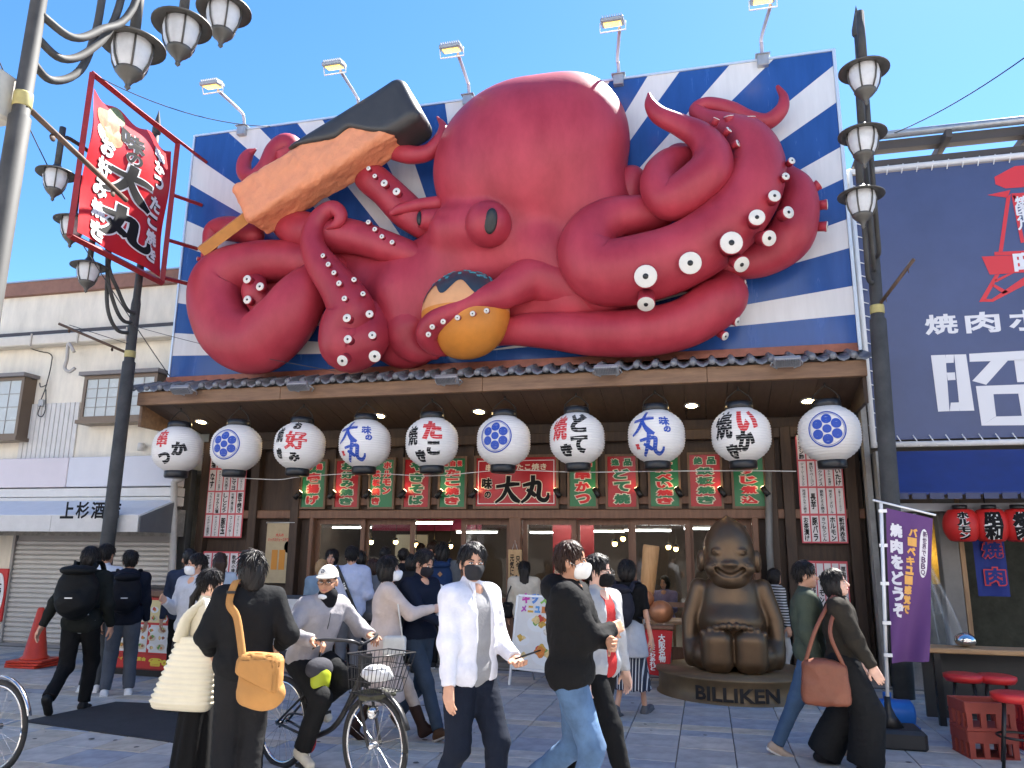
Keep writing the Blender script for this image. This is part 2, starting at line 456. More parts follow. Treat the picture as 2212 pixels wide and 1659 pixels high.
# canopy: fascia boards, sloping ceiling boards, tiles
xs = [EL, -6.4, -3.1, 0.1, ER]
for a, b_ in zip(xs, xs[1:]):
    MB().bx(a + .002, b_ - .002, EY, EY + 0.09, EZ, EZ + 0.215, bev=.006).build('fascia_board', W_FASCIA, R_, True)
n = 38; wd = (ER - EL) / n
sm = None
for i in range(n):
    x0 = EL + i * wd
    if sm is None:
        b = MB(); dz = -0.23 * (WY - EY - .09)
        P = [(0.003, EY + .09, EZ + .02), (wd - .003, EY + .09, EZ + .02), (wd - .003, WY, EZ + .02 + dz), (0.003, WY, EZ + .02 + dz)]
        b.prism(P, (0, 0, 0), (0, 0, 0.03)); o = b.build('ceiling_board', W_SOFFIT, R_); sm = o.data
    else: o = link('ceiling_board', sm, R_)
    o.location = Vector((x0, 0, 0)) - Vector(R_.location)
MB().bx(EL, EL + .05, EY + .09, WY, SB - .02, EZ + .21).build('canopy_end_board', W_FASCIA, R_, True)
MB().bx(ER - .05, ER, EY + .09, WY, SB - .02, EZ + .21).build('canopy_end_board', W_DARK, R_, True)
MB().bx(EL + .05, ER - .05, EY + .09, WY, EZ + .12, EZ + .2).build('canopy_deck', W_DARK, R_, True)
TILE = mat('roof_tile_glaze', (0.17, 0.175, 0.19), 0.32, 0.15, var=0.25, vscale=9, bump=0.08)
tm = None; nt_ = 44; tw = (ER - EL + .12) / nt_
for i in range(nt_):
    if tm is None:
        b = MB(); prof = [(0, .050), (.03, .075), (.07, .06), (.12, .012), (.17, -.004), (.22, .02), (tw + .004, .05)]
        top = []; 
        for yy, zz in ((0, 0), (.30, .10), (.62, .20)):
            top.append([(x, yy, z + zz) for x, z in prof])
        V = [p for r_ in top for p in r_] + [(x, 0, z - .035) for x, z in prof]; m_ = len(prof)
        F = [(r_ * m_ + j, r_ * m_ + j + 1, (r_ + 1) * m_ + j + 1, (r_ + 1) * m_ + j) for r_ in range(2) for j in range(m_ - 1)]
        F += [(3 * m_ + j, 3 * m_ + j + 1, j + 1, j) for j in range(m_ - 1)]
        b.add(V, F, True)
        b.ball((.035, -.012, .035), (.052, .04, .052), 14)
        b.tube([(.035, 0, .05), (.035, .32, .15), (.035, .62, .25)], .045, 8)
        o = b.build('roof_tile', TILE, R_); tm = o.data
    else: o = link('roof_tile', tm, R_)
    o.location = Vector((EL - .06 + i * tw, EY - .07, EZ + .235)) - Vector(R_.location)
MB().bx(EL, ER, EY + .05, 11.0, EZ + .205, EZ + .235).build('tile_batten', W_DARK, R_, True)
COPPER = mat('copper_flashing', (0.24, 0.085, 0.055), 0.4, 0.4, var=0.25)
MB().bx(-8.86, 2.12, 10.98, 11.12, 4.36, 4.42).bx(-8.86, 2.12, 11.03, 11.12, 4.43, 4.49).build('flashing', COPPER, R_, True)
# walls
XL, XR = -8.62, 2.2
sgn = lambda u: at(u, 1045, 11.95)[0]
dL, dR = at(678, 1250, 12.05)[0], at(1625, 1250, 12.05)[0]
HEAD = at(1000, 1118, 12.0)[2]    # underside of the beam over the doors
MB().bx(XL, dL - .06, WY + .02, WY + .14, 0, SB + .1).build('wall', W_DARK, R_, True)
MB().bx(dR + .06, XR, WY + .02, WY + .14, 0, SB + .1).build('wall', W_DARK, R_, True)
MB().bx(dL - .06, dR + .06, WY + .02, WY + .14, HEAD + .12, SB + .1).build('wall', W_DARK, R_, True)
MB().bx(XL, XR, WY - .09, WY + .02, HEAD - .02, HEAD + .12, bev=.01).build('door_head_beam', W_FRAME, R_, True)
MB().bx(dL - .1, dR + .1, WY - .045, WY + .02, HEAD + .20, HEAD + .32, bev=.008).build('sign_rail', W_FRAME, R_, True)
MB().bx(XL, XR, WY - .1, WY + .02, SB - .28, SB - .12, bev=.01).build('ceiling_beam', W_DARK, R_, True)
for u in (404, 440, 550, 640, 1668, 1705, 1842):
    x = at(u, 1100, WY - .06)[0]
    MB().bx(x - .075, x + .075, WY - .13, WY + .03, 0, SB - .12, bev=.008).build('post', W_DARK if u != 404 else mat('grey_post', (0.10, 0.095, 0.09), .7, var=.15), R_, True)
for u in (715, 787, 862, 938, 1016, 1216, 1300, 1390, 1479, 1571):
    x = sgn(u); MB().bx(x - .05, x + .05, WY - .03, WY + .025, HEAD + .32, SB - .28).build('slat', W_DARK, R_, True)
# bracket struts
for xx in (-7.9, -0.1): pass
# doors: frames with panes
ed = [at(u, 1250, 12.06)[0] for u in (678, 781, 886, 992, 1102)]; ed2 = [at(u, 1250, 12.06)[0] for u in (1130, 1242, 1365, 1490, 1625)]
def door(x0, x1, y0, slid=0.0):
    f = MB(); t = .075
    f.bx(x0, x0 + t, y0, y0 + .05, .05, HEAD - .02).bx(x1 - t, x1, y0, y0 + .05, .05, HEAD - .02)
    f.bx(x0 + t, x1 - t, y0, y0 + .05, .05, .30).bx(x0 + t, x1 - t, y0, y0 + .05, HEAD - .11, HEAD - .02).bx(x0 + t, x1 - t, y0, y0 + .05, .86, .93)
    d = f.build('sliding_door', W_FRAME, R_, True)
    MB().bx(x0 + t - .005, x1 - t + .005, y0 + .02, y0 + .03, .93, HEAD - .11).build('pane', GLASS, d, True)
    MB().bx(x0 + t - .005, x1 - t + .005, y0 + .02, y0 + .03, .30, .86).build('pane', GLASS, d, True)
    MB().bx(x1 - t + .022, x1 - t + .05, y0 - .006, y0 + .002, .95, 1.12).build('handle', STEEL, d, True)
door(ed[0], ed[1] + .03, 12.03); door(ed[1], ed[2] + .03, 12.10); door(ed[3], ed[4], 12.10)
for a, b_, yy in zip(ed2, ed2[1:], (12.03, 12.10, 12.03, 12.10)): door(a, b_ + .03, yy)
MB().bx(ed[4] + .01, ed2[0] - .01, WY - .10, WY + .1, 0, HEAD, bev=.01).build('post', W_FRAME, R_, True)
MB().bx(dL - .07, dL, WY - .1, WY + .1, 0, HEAD, bev=.01).build('post', W_FRAME, R_, True)
MB().bx(dR + .03, dR + .12, WY - .1, WY + .1, 0, HEAD, bev=.01).build('post', W_FRAME, R_, True)
MB().bx(dL - .1, dR + .1, 11.35, 12.3, 0.0, 0.07, bev=.01).build('door_step', mat('step_stone', (0.17, 0.16, 0.15), .8, var=.15), R_, True)
# inside
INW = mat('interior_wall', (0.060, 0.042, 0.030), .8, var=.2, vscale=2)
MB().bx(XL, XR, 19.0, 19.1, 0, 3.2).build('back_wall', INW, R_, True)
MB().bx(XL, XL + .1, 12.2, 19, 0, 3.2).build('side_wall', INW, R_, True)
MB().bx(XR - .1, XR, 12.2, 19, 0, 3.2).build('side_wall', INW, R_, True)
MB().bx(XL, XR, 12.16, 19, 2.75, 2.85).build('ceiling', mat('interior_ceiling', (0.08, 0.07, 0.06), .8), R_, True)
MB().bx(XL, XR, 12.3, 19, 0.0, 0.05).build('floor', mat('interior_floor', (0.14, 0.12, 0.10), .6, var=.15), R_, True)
MB().bx(XL + .0, XR, 12.14, 12.6, SB + .05, 9.0).build('upper_wall', mat('upper_wall_render', (0.35, 0.34, 0.33), .9, var=.1), R_, True)
MB().bx(XL + .0, XR, 12.6, 19.0, 8.6, 8.8).build('roof', mat('upper_wall_render'), R_, True)
RED = mat('red_panel', (0.20, 0.008, 0.010), .6)
MB().bx(-2.9, -2.1, 15.0, 15.05, .05, 2.6).build('red_partition', RED, R_, True)
MB().bx(-8.0, -5.2, 17.9, 17.95, 2.1, 2.5).build('red_valance', mat('maroon_cloth', (0.25, 0.02, 0.05), .8), R_, True)
MB().bx(-7.2, -6.4, 17.5, 17.55, 1.0, 2.0).build('cream_panel', mat('cream_panel', (0.55, 0.5, 0.38), .7), R_, True)

# ================================================================ billboard with rays
BY = 11.1
bb = lambda p: at(p[0] * .54861, p[1] * .54861, BY)
TL, TR, BR_, BL_ = (np.array([-8.84, BY, 9.05]), np.array([2.137, BY, 9.05]), np.array([2.137, BY, 4.50]), np.array([-8.84, BY, 4.50]))
cen = bb((1885, 1385))
perim = []
def snap(p, side):
    q = bb(p)
    if side == 'T': q[2] = TL[2]
    if side == 'B': q[2] = BL_[2]
    if side == 'L': q[0] = TL[0]
    if side == 'R': q[0] = TR[0]
    return q
# boundaries clockwise from the lower left corner
seq = [(BL_, 'c')]
for p in [(679, 1401), (690, 1311), (702, 1193), (710, 1101), (722, 971), (732, 869), (750, 727), (765, 612)]: seq.append((snap(p, 'L'), 'L'))
for p in [(899, 532), (1023, 514), (1170, 496), (1269, 481), (1430, 460), (1560, 442), (1752, 415), (1830, 405), (1990, 385), (2100, 370), (2270, 347), (2400, 330), (2550, 310), (2675, 292), (2872, 266), (3046, 242)]: seq.append((snap(p, 'T'), 'T'))
for p in [(3270, 260), (3285, 404), (3299, 580), (3312, 705), (3327, 864), (3337, 977), (3352, 1126), (3364, 1238)]: seq.append((snap(p, 'R'), 'R'))
seq.append((BR_, 'c'))
board = thing('billboard', 'large blue and white sunray billboard rising behind the red octopus', 'billboard', (-3.35, BY, 4.5))
BLUE = mat('billboard_blue', (0.023, 0.082, 0.285), .25, var=.14, vscale=1.5, stretch=(3, 3, .5))
WHT = mat('billboard_white', (0.68, 0.67, 0.66), .35, var=.07, vscale=1.6, stretch=(4, 4, .45))
RUST = mat('billboard_white_streaked', (0.62, 0.60, 0.59), .35, var=.07, vscale=2)
blue = True
for (a, sa), (b_, sb) in zip(seq, seq[1:]):
    poly = [cen, a]
    if sa == 'L' and sb == 'T': poly.append(TL)
    if sa == 'T' and sb == 'R': poly.append(TR)
    poly.append(b_)
    m = MB(); m.prism(poly, (0, 0, 0), (0, 0.03, 0)); m.build('ray_panel', BLUE if blue else WHT, board, True)
    blue = not blue
MB().prism([cen, BR_, BL_], (0, 0, 0), (0, .03, 0)).build('ray_panel', BLUE, board, True)
MB().bx(-8.84, 2.137, BY + .035, BY + .3, 4.5, 9.05).build('backing', STEEL, board, True)
fr = mat('billboard_frame', (0.62, 0.70, 0.78), .35, .3)
MB().bx(-8.875, -8.842, BY - .02, BY + .3, 4.47, 9.085).build('frame_bar', fr, board, True)
MB().bx(2.139, 2.185, BY - .02, BY + .3, 4.40, 9.085).build('frame_bar', fr, board, True)
MB().bx(-8.842, 2.139, BY - .02, BY + .3, 9.052, 9.085).build('frame_bar', fr, board, True)

# ================================================================ left building (liquor shop)
LY = 11.6
lb = thing('shop_house', 'cream two storey shop house with grey shutters left of the restaurant', 'building', (-13, LY, 0))
lz = lambda v, u=200, Y=LY: at(u, v, Y)[2]
ZT, ZB1, ZG, ZA = lz(602), lz(624), lz(722), lz(975)
X0, X1 = -24.0, -8.78
MB().bx(X0, X1, LY, LY + .2, 3.0, ZT - .1).build('wall', EXT_CREAM, lb, True)
MB().bx(X0, X1 - .5, LY, LY + 7, 0, 3.0).build('ground_floor_wall', EXT_CREAM, lb, True)
MB().bx(X0, X1, LY + .2, LY + 7, 3.0, ZT - .15).build('wall_body', EXT_CREAM, lb, True)
MB().bx(X0, X1 - .02, LY - .1, LY + .3, ZT - .26, ZT).build('parapet_cap', mat('parapet_brown', (0.26, 0.13, 0.09), .7, var=.15), lb, True)
MB().bx(X0, X1 - .02, LY - .12, LY + .2, ZT + .002, ZT + .03).build('roof_edge', mat('roof_edge_metal', (0.35, 0.42, 0.5), .5, .3), lb, True)
MB().bx(X0, X1 - .03, LY - .26, LY - .02, ZG - .22, ZG - .02, bev=.02).build('gutter', mat('gutter_cream', (0.66, 0.61, 0.52), .6, var=.06), lb, True)
MB().bx(X0, X1 - .03, LY - .2, LY - .01, ZG, ZG + .06).build('gutter_dark_board', mat('dark_flashing', (0.06, 0.055, 0.06), .6), lb, True)  # thin dark strip running along the wall just above the gutter
xx = -19.5
while xx < X1 - .3:
    MB().bx(xx, xx + .025, LY - .285, LY - .262, ZG - .24, ZG).build('gutter_bracket', mat('gutter_bracket', (0.5, 0.45, 0.38), .6), lb, True); xx += 1.05
BROWN_AL = mat('bronze_aluminium', (0.17, 0.125, 0.09), .4, .4)
FROST = mat('frosted_glass', (0.52, 0.56, 0.55), .25, var=.06)
CURT = mat('white_curtain', (0.72, 0.70, 0.64), .8, var=.08, vscale=12, stretch=(6, 6, .6))
def house_window(u0, u1, v0, v1, cols, rws, bay, side):
    a, b_ = at(u0, (v0 + v1) / 2, LY - .25), at(u1, (v0 + v1) / 2, LY - .25)
    z0, z1 = at((u0 + u1) / 2, v1, LY - .25)[2], at((u0 + u1) / 2, v0, LY - .25)[2]
    w = thing  # noqa
    f = MB(); t = .06; yb = LY - .28
    f.bx(a[0], b_[0], yb, LY, z1 - t, z1).bx(a[0], b_[0], yb, LY, z0, z0 + t)
    f.bx(a[0], a[0] + t, yb, LY, z0 + t, z1 - t).bx(b_[0] - t, b_[0], yb, LY, z0 + t, z1 - t)
    mid = (a[0] + b_[0]) / 2
    f.bx(mid - .03, mid + .03, yb, yb + .06, z0 + t, z1 - t)
    wo = f.build('window', BROWN_AL, lb, True)
    for s0, s1 in ((a[0] + t, mid - .03), (mid + .03, b_[0] - t)):
        MB().bx(s0, s1, yb + .03, yb + .04, z0 + t, z1 - t).build('pane', FROST, wo, True)
        gm = MB()
        for i in range(1, cols): x = s0 + (s1 - s0) * i / cols; gm.bx(x - .006, x + .006, yb + .018, yb + .029, z0 + t, z1 - t)
        for j in range(1, rws): z = z0 + t + (z1 - z0 - 2 * t) * j / rws; gm.bx(s0, s1, yb + .016, yb + .028, z - .006, z + .006)
        gm.build('glazing_bar', mat('glazing_bar', (0.35, 0.34, 0.32), .5), wo, True)
    MB().bx(a[0] - .06, b_[0] + .06, yb - .08, LY, z1 + .003, z1 + .07).build('hood', mat('hood_grey', (0.22, 0.20, 0.19), .6), wo, True)
    MB().bx(a[0] - .04, b_[0] + .04, yb - .05, LY, z0 - .07, z0 - .003).build('sill', BROWN_AL, wo, True)
house_window(180, 338, 810, 905, 3, 4, 0, 0)
house_window(-70, 47, 818, 945, 2, 4, 0, 0)
# ribbed white cladding between the windows
a, b_ = at(52, 900, LY)[0], at(172, 900, LY)[0]; zt, zb = lz(872, 110), lz(990, 110)
nb = 12
for i in range(nb):
    x = a + (b_ - a) * i / nb
    MB().bx(x + .006, x + (b_ - a) / nb - .006, LY - .035, LY - .002, zb, zt, bev=.006).build('cladding_board', mat('cladding_white', (0.66, 0.64, 0.60), .6, var=.06), lb, True)
c0, c1 = at(345, 900, LY)[0], at(388, 900, LY)[0]
for i in range(4):
    x = c0 + (c1 - c0) * i / 4
    MB().bx(x + .006, x + (c1 - c0) / 4 - .006, LY - .035, LY - .002, zb, zt + .3, bev=.006).build('cladding_board', mat('cladding_white'), lb, True)
# blank sign boards and awning with the shop's name
SY = LY - .3
z1, z0 = at(150, 988, SY)[2], at(150, 1052, SY)[2]; xe = at(377, 1020, SY)[0]
for i, (a_, b2) in enumerate(((-18, -15.2), (-15.2, -12.9), (-12.9, -10.9), (-10.9, xe))):
    MB().bx(a_ + .006, b2 - .006, SY, LY, z0, z1, bev=.01).build('fascia_sign_board', mat('faded_sign_%d' % i, ((0.62, 0.64, 0.68), (0.60, 0.62, 0.68), (0.66, 0.60, 0.62), (0.62, 0.62, 0.66))[i], .5, var=.05, vscale=1), lb, True)
for dz in (0.0, .16): MB().bx(-18, xe + .02, SY + .02, LY, z0 - .17 - dz, z0 - .02 - dz, bev=.008).build('fascia_strip', mat('strip_white', (0.68, 0.66, 0.62), .6, var=.05), lb, True)
AY = SY - .8
at1, at0 = at(100, 1085, SY - .1)[2], at(100, 1116, AY)[2]; ax = at(340, 1100, AY)[0]; axb = at(378, 1080, SY)[0]; vb = at(100, 1148, AY)[2]
AWN = mat('awning_white_vinyl', (0.70, 0.70, 0.72), .55, var=.05)
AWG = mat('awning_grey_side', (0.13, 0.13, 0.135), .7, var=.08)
aw = MB(); aw.prism([(-18, AY, at0), (axb - .0, AY, at0), (axb, SY, at1), (-18, SY, at1)], (0, 0, 0), (0, 0, .03)); aw = aw.build('awning', AWN, lb, True)
for a_, b2 in ((-18, -14.4), (-14.4, -12.2), (-12.2, -10.3), (-10.3, axb)): MB().bx(a_ + .004, b2 - .004, AY - .02, AY, vb, at0 + .02).build('valance', mat('valance_white', (0.62, 0.60, 0.57), .6, var=.06), aw, True)
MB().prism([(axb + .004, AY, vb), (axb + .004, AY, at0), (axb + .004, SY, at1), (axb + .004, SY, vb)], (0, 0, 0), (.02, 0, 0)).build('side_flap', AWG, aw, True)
tx = MB()
for ch, u in zip('上杉酒店', (146, 179, 212, 246)):
    p = at(u, 1102, AY - .02); put_text(tx, ch, p, .26, .27, bold=.03, keep=False)
tx.build('lettering', mat('ink_black', (0.010, 0.010, 0.011), .75, spec=.25), aw, True)
# roller shutters, one slat after another
SHM = mat('shutter_steel', (0.50, 0.48, 0.45), .5, .2, var=.08, vscale=3)
shy = LY - .1; stop = at(150, 1170, shy)[2]
def shutter(u0, u1, name='roller_shutter'):
    xa, xb = at(u0, 1300, shy)[0], at(u1, 1300, shy)[0]
    rl = mat('shutter_rail', (0.33, 0.31, 0.29), .6)
    s = MB().bx(xa, xb, shy + .005, shy + .02, 0, stop + .1).build(name, rl, lb, True)
    MB().bx(xa - .05, xa, shy - .06, shy + .02, 0, stop + .1).build('rail', rl, s, True); MB().bx(xb, xb + .05, shy - .06, shy + .02, 0, stop + .1).build('rail', rl, s, True)
    k = 0; z = .02; me = None
    while z < stop:
        if me is None:
            o = MB().add([(xa, 0, 0), (xb, 0, 0), (xb, -.022, .02), (xa, -.022, .02), (xb, -.022, .062), (xa, -.022, .062), (xb, 0, .078), (xa, 0, .078)], [(0, 1, 2, 3), (3, 2, 4, 5), (5, 4, 6, 7)]).build('slat', SHM, s, True, recalc=False); me = o.data
            o.location = (0, 0, 0)
        else: o = link('slat', me, s)
        o.location = Vector((0, shy, z)); z += .082
shutter(20, 205); shutter(213, 360)
MB().bx(X0, at(365, 1300, shy)[0], shy - .02, LY + .1, stop + .1, stop + .55).build('shutter_box', mat('shutter_box', (0.30, 0.28, 0.25), .6, var=.3, vscale=9), lb, True)
tb = MB().bx(-12.28, -11.98, shy - .09, shy - .05, .35, 1.25, bev=.01)
tbo = tag(tb.build('tobacco_sign', mat('tobacco_red', (0.55, 0.02, 0.02), .4)), 'small red and white tobacco sign on the shop house front', 'sign')
pp = MB(); pp.lathe([(0, 0), (.125, 0), (.125, .01), (0, .01)], (-12.13, shy - .092, .80), 28, False, rot=frame((0, -1, 0)), sx=1.0, sy=3.0)
pp.build('oval', WHITE_P, tbo); t3 = MB(); put_text(t3, 'たばこ', (-12.13, shy - .104, .80), .16, .5, bold=.03, vertical=True); t3.build('lettering', mat('ink_black'), tbo)
# drain pipe
dp = MB(); q = [at(u, v, LY - .3) for u, v in ((398, 1000), (394, 1030), (378, 1040), (376, 1060), (372, 1240))]
q.append(np.array([q[-1][0], q[-1][1], 0])); dp.tube(spline(q, 5), .055, 12)
dp.build('drain_pipe', mat('pipe_grey', (0.45, 0.42, 0.38), .5, var=.12), lb, True)
MB().tube(spline([at(u, v, LY - .3) for u, v in ((160, 760), (148, 742), (145, 775), (140, 795), (150, 803), (162, 795))], 6), .03, 8).build('conduit', mat('pipe_grey'), lb, True)

q0 = at(313, 966, LY)
wlm = thing('wall_lamp', 'small white wall lamp on the cream shop house wall', 'lamp', tuple(q0)); MB().cyl((0, -.10, -.07), (0, -.10, .06), .055, n=16).build('shade', mat('cladding_white'), wlm); MB().box((0, -.03, .0), (.04, .08, .04)).build('bracket', mat('cladding_white'), wlm)
q0 = at(95, 872, LY)
wmb = thing('wire_connector', 'small cable connector with looped black wires on the white cladding', 'connector', tuple(q0)); MB().box((0, -.06, 0), (.10, .06, .13), bev=.01).build('box', STEEL, wmb)
for pts_ in ([(0, -.08, .05), (.08, -.09, .3), (.10, -.06, .75), (.02, -.05, .95), (-.5, -.05, 1.1), (-2.2, -.3, 1.8)], [(.02, -.09, -.05), (.0, -.1, -.22), (.1, -.1, -.26), (.13, -.08, -.1), (.08, -.08, .25)], [(.09, -.08, .34), (-.02, -.1, .30), (-.06, -.1, .38)]): MB().tube(spline(pts_, 6), .010, 5).build('wire', mat('cable_black', (.03, .03, .03), .6), wmb)
# ================================================================ right building (grill house with blue banner)
GY = 11.4
gb = thing('grill_house', 'grill house with open blue awning front right of the octopus restaurant', 'building', (5.2, GY, 0))
NAVY = mat('navy_vinyl', (0.060, 0.082, 0.180), .38, var=.12, vscale=.8)
gx0, gx1 = 2.28, 9.5; gz1, gz0 = 7.19, 3.14
MB().bx(gx0 - .03, gx1, GY + .3, GY + 6, 2.3, gz1 - .3).build('upper_wall', mat('grill_wall', (0.12, 0.11, 0.10), .8), gb, True)
bn = MB().bx(gx0 + .03, gx1, GY, GY + .02, gz0 + .05, gz1 - .05).build('banner', NAVY, gb, True)
pf = MB(); pf.cyl((gx0, GY - .03, gz0 - .02), (gx1, GY - .03, gz0 - .02), .04); pf.cyl((gx0, GY - .03, gz1), (gx1, GY - .03, gz1), .04); pf.cyl((gx0, GY - .03, gz0 - .06), (gx0, GY - .03, gz1 + .04), .04)
pf.build('banner_frame', WHITE_P, gb, True)
lc = MB()
for i in range(34):
    x = gx0 + .1 + i * .2; lc.cyl((x, GY - .04, gz0 + .1), (x + .08, GY - .06, gz0 - .06), .008, n=5); lc.cyl((x, GY - .04, gz1 - .1), (x + .03, GY - .06, gz1 + .04), .008, n=5)
for i in range(20): z = gz0 + .2 + i * .2; lc.cyl((gx0 + .1, GY - .04, z), (gx0 - .05, GY - .06, z + .05), .008, n=5)
lc.build('lacing', WHITE_P, gb, True)['kind'] = 'stuff'
LW = mat('banner_print_white', (0.70, 0.70, 0.72), .4)
LR = mat('banner_print_red', (0.62, 0.035, 0.045), .4)
tx = MB()
z3 = Zm(3132, 1200, .22321)
for ch, (x, y, w, h) in zip(('焼', '肉', 'ホ'), ((1410, 190, 290, 205), (1810, 170, 300, 210), (2230, 150, 300, 210))):
    u, v = z3(x, y); p = at(u, v, GY); s = px(p)[2] / FPX * .22321
    tq = MB(); put_text(tq, ch, p, w * s, h * s, bold=.03); tq.build('lettering', LW, bn, True)
def quadp(tx, pts, z):              # straight-sided strokes measured on the banner
    P = [at(*z(*q), GY) - np.array([0, .006, 0]) for q in pts]; tx.add(P, [tuple(range(len(P)))])
# the tall first character, drawn stroke by stroke as on the banner
for q in ([(1310, 490), (1450, 485), (1490, 1030), (1380, 1035)], [(1535, 483), (1650, 480), (1730, 1025), (1590, 1028)], [(1453, 485), (1533, 483), (1530, 562), (1452, 565)], [(1463, 658), (1542, 655), (1548, 728), (1473, 732)], [(1502, 948), (1585, 945), (1588, 1028), (1492, 1030)],
          [(1680, 475), (2400, 435), (2400, 530), (1685, 553)], [(1890, 545), (2055, 540), (1845, 775), (1710, 738)], [(2115, 535), (2230, 530), (2230, 748), (2145, 750)], [(1745, 788), (1915, 866), (1940, 1080), (1800, 1170)], [(1745, 788), (2400, 765), (2400, 855), (1915, 866)], [(1940, 1082), (2400, 1070), (2400, 1165), (1800, 1170)], [(2155, 860), (2300, 857), (2300, 1072), (2190, 1078)]):
    quadp(tx, q, z3)
tx.build('lettering', LW, bn, True)
z2 = Zm(3132, 600, .22321); tw_ = MB()
for q in ([(2120, 135), (2330, 120), (2330, 330), (2030, 350), (1935, 310), (1925, 240)], [(1855, 415), (2080, 365), (2050, 440)], [(2040, 440), (2085, 400), (2005, 960), (1965, 965)], [(2085, 400), (2400, 380), (2400, 470), (2135, 480)], [(2090, 420), (2125, 420), (2215, 870), (2180, 880)], [(1925, 965), (2400, 945), (2400, 985), (1925, 1000)], [(1800, 1010), (2400, 985), (2400, 1150), (1880, 1185)], [(1930, 1185), (1975, 1180), (1830, 1445), (1775, 1450)], [(1835, 1420), (1900, 1420), (2400, 1080), (2400, 1190), (1910, 1447), (1830, 1447)], [(2060, 1175), (2110, 1170), (1940, 1260), (1930, 1235)], [(1900, 1290), (1930, 1280), (2060, 1350), (2010, 1370)], [(2330, 130), (2480, 120), (2480, 1150), (2330, 1150)]):
    quadp(tw_, q, z2)
tw_.build('tower_print', LR, bn, True)
tx = MB()
u, v = z2(2180, 1070); p = at(u, v, GY) - np.array([0, .006, 0]); put_text(tx, '昭和', p + np.array([.22, 0, 0]), .62, .32, bold=.04); tx.build('lettering', LW, bn, True); tx = MB()
for i, ch in enumerate('焼肉ホル'):
    u, v = z2(2190 + 8 * i, 475 + 75 * i); put_text(tx, ch, at(u, v, GY) - np.array([0, .006, 0]), .18, .16, bold=.03)
tx.build('lettering', LW, bn, True)
# roof structure above the banner
MB().bx(gx0 + .1, gx1, GY + .2, GY + 2.2, gz1 + .12, gz1 + .2).build('roof_sheet', mat('polycarbonate', (0.75, 0.66, 0.58), .4, alpha=.75), gb, True)
for i in range(6): x = gx0 + .2 + i * 1.1; MB().box((x, GY + .9, gz1 + .32), (.08, 2.4, .12)).build('rafter', mat('dark_steel', (0.07, 0.06, 0.055), .6), gb, True)
MB().bx(gx0 + .1, gx1, GY - .05, GY + .1, gz1 + .30, gz1 + .44).build('ridge_beam', mat('dark_steel'), gb, True)
MB().cyl((gx0 + .2, GY - .1, gz1 + .5), (gx1, GY - .1, gz1 + .5), .06).build('ridge_pipe', STEEL, gb, True)
MB().bx(gx0 + .1, gx1, GY + .02, GY + .12, gz1 + .05, gz1 + .17).build('lower_beam', mat('dark_steel'), gb, True)
MB().bx(gx0 - .14, gx0 - .07, GY - .1, GY + .1, 0, 7.6).build('corner_post', mat('weathered_grey', (0.28, 0.27, 0.25), .7, var=.2), gb, True)
# awning, posts and inside
AWB = mat('awning_blue', (0.020, 0.042, 0.175), .6, var=.15, vscale=3)
a1, a0 = at(2050, 978, GY - .1)[2], at(2050, 1068, GY - .85)[2]
av = MB(); av.prism([(gx0 + .05, GY - .1, a1), (gx1, GY - .1, a1), (gx1, GY - .85, a0), (gx0 + .05, GY - .85, a0)], (0, 0, 0), (0, 0, .03)); av = av.build('awning', AWB, gb, True)
sc = MB()
for i in range(36): x = gx0 + .1 + i * .2; sc.box((x, GY - .86, a0 - .02), (.16, .02, .07))
sc.build('scalloped_edge', mat('awning_edge', (0.05, 0.06, 0.12), .6), av, True)
MB().bx(gx0, gx1, GY - .4, GY - .2, a0 - .18, a0 - .08).build('lintel', mat('lintel_grey', (0.35, 0.36, 0.38), .5), gb, True)
MB().bx(gx0 - .04, gx1, GY + 2.5, GY + 2.6, 0, 3).build('back_wall', mat('grill_inner', (0.05, 0.055, 0.045), .8, var=.4, vscale=5), gb, True)
MB().bx(gx0 - .04, gx0 + .06, GY - .3, GY + 2.5, 0, 3).build('side_wall', mat('weathered_grey'), gb, True)
for u in (2055,): 
    x = at(u, 1250, GY - .1)[0]; MB().bx(x - .1, x + .12, GY - .15, GY + .05, 0, 2.4, bev=.01).build('post', mat('pale_post', (0.20, 0.185, 0.165), .7, var=.1), gb, True)
    MB().bx(x + .125, x + .18, GY - .15, GY + .05, 0, 2.4).build('post_trim', wood('post_trim', (0.28, 0.16, 0.08), (0.4, 0.25, 0.13), 'Z'), gb, True)
# distant building beyond the roofs
db = thing('distant_building', 'pale far building with roof rails above the grill house roof', 'building', (16, 40, 0))
MB().bx(16.0, 24, 40, 48, 0, 18.8).build('wall', mat('pale_concrete', (0.5, 0.5, 0.47), .8), db, True)
for x in (16.6, 18.0, 19.4): MB().bx(x, x + .2, 39.9, 39.98, 18.9, 20.0).build('rail_post', mat('pale_blue_steel', (0.35, 0.45, 0.55), .5), db, True)

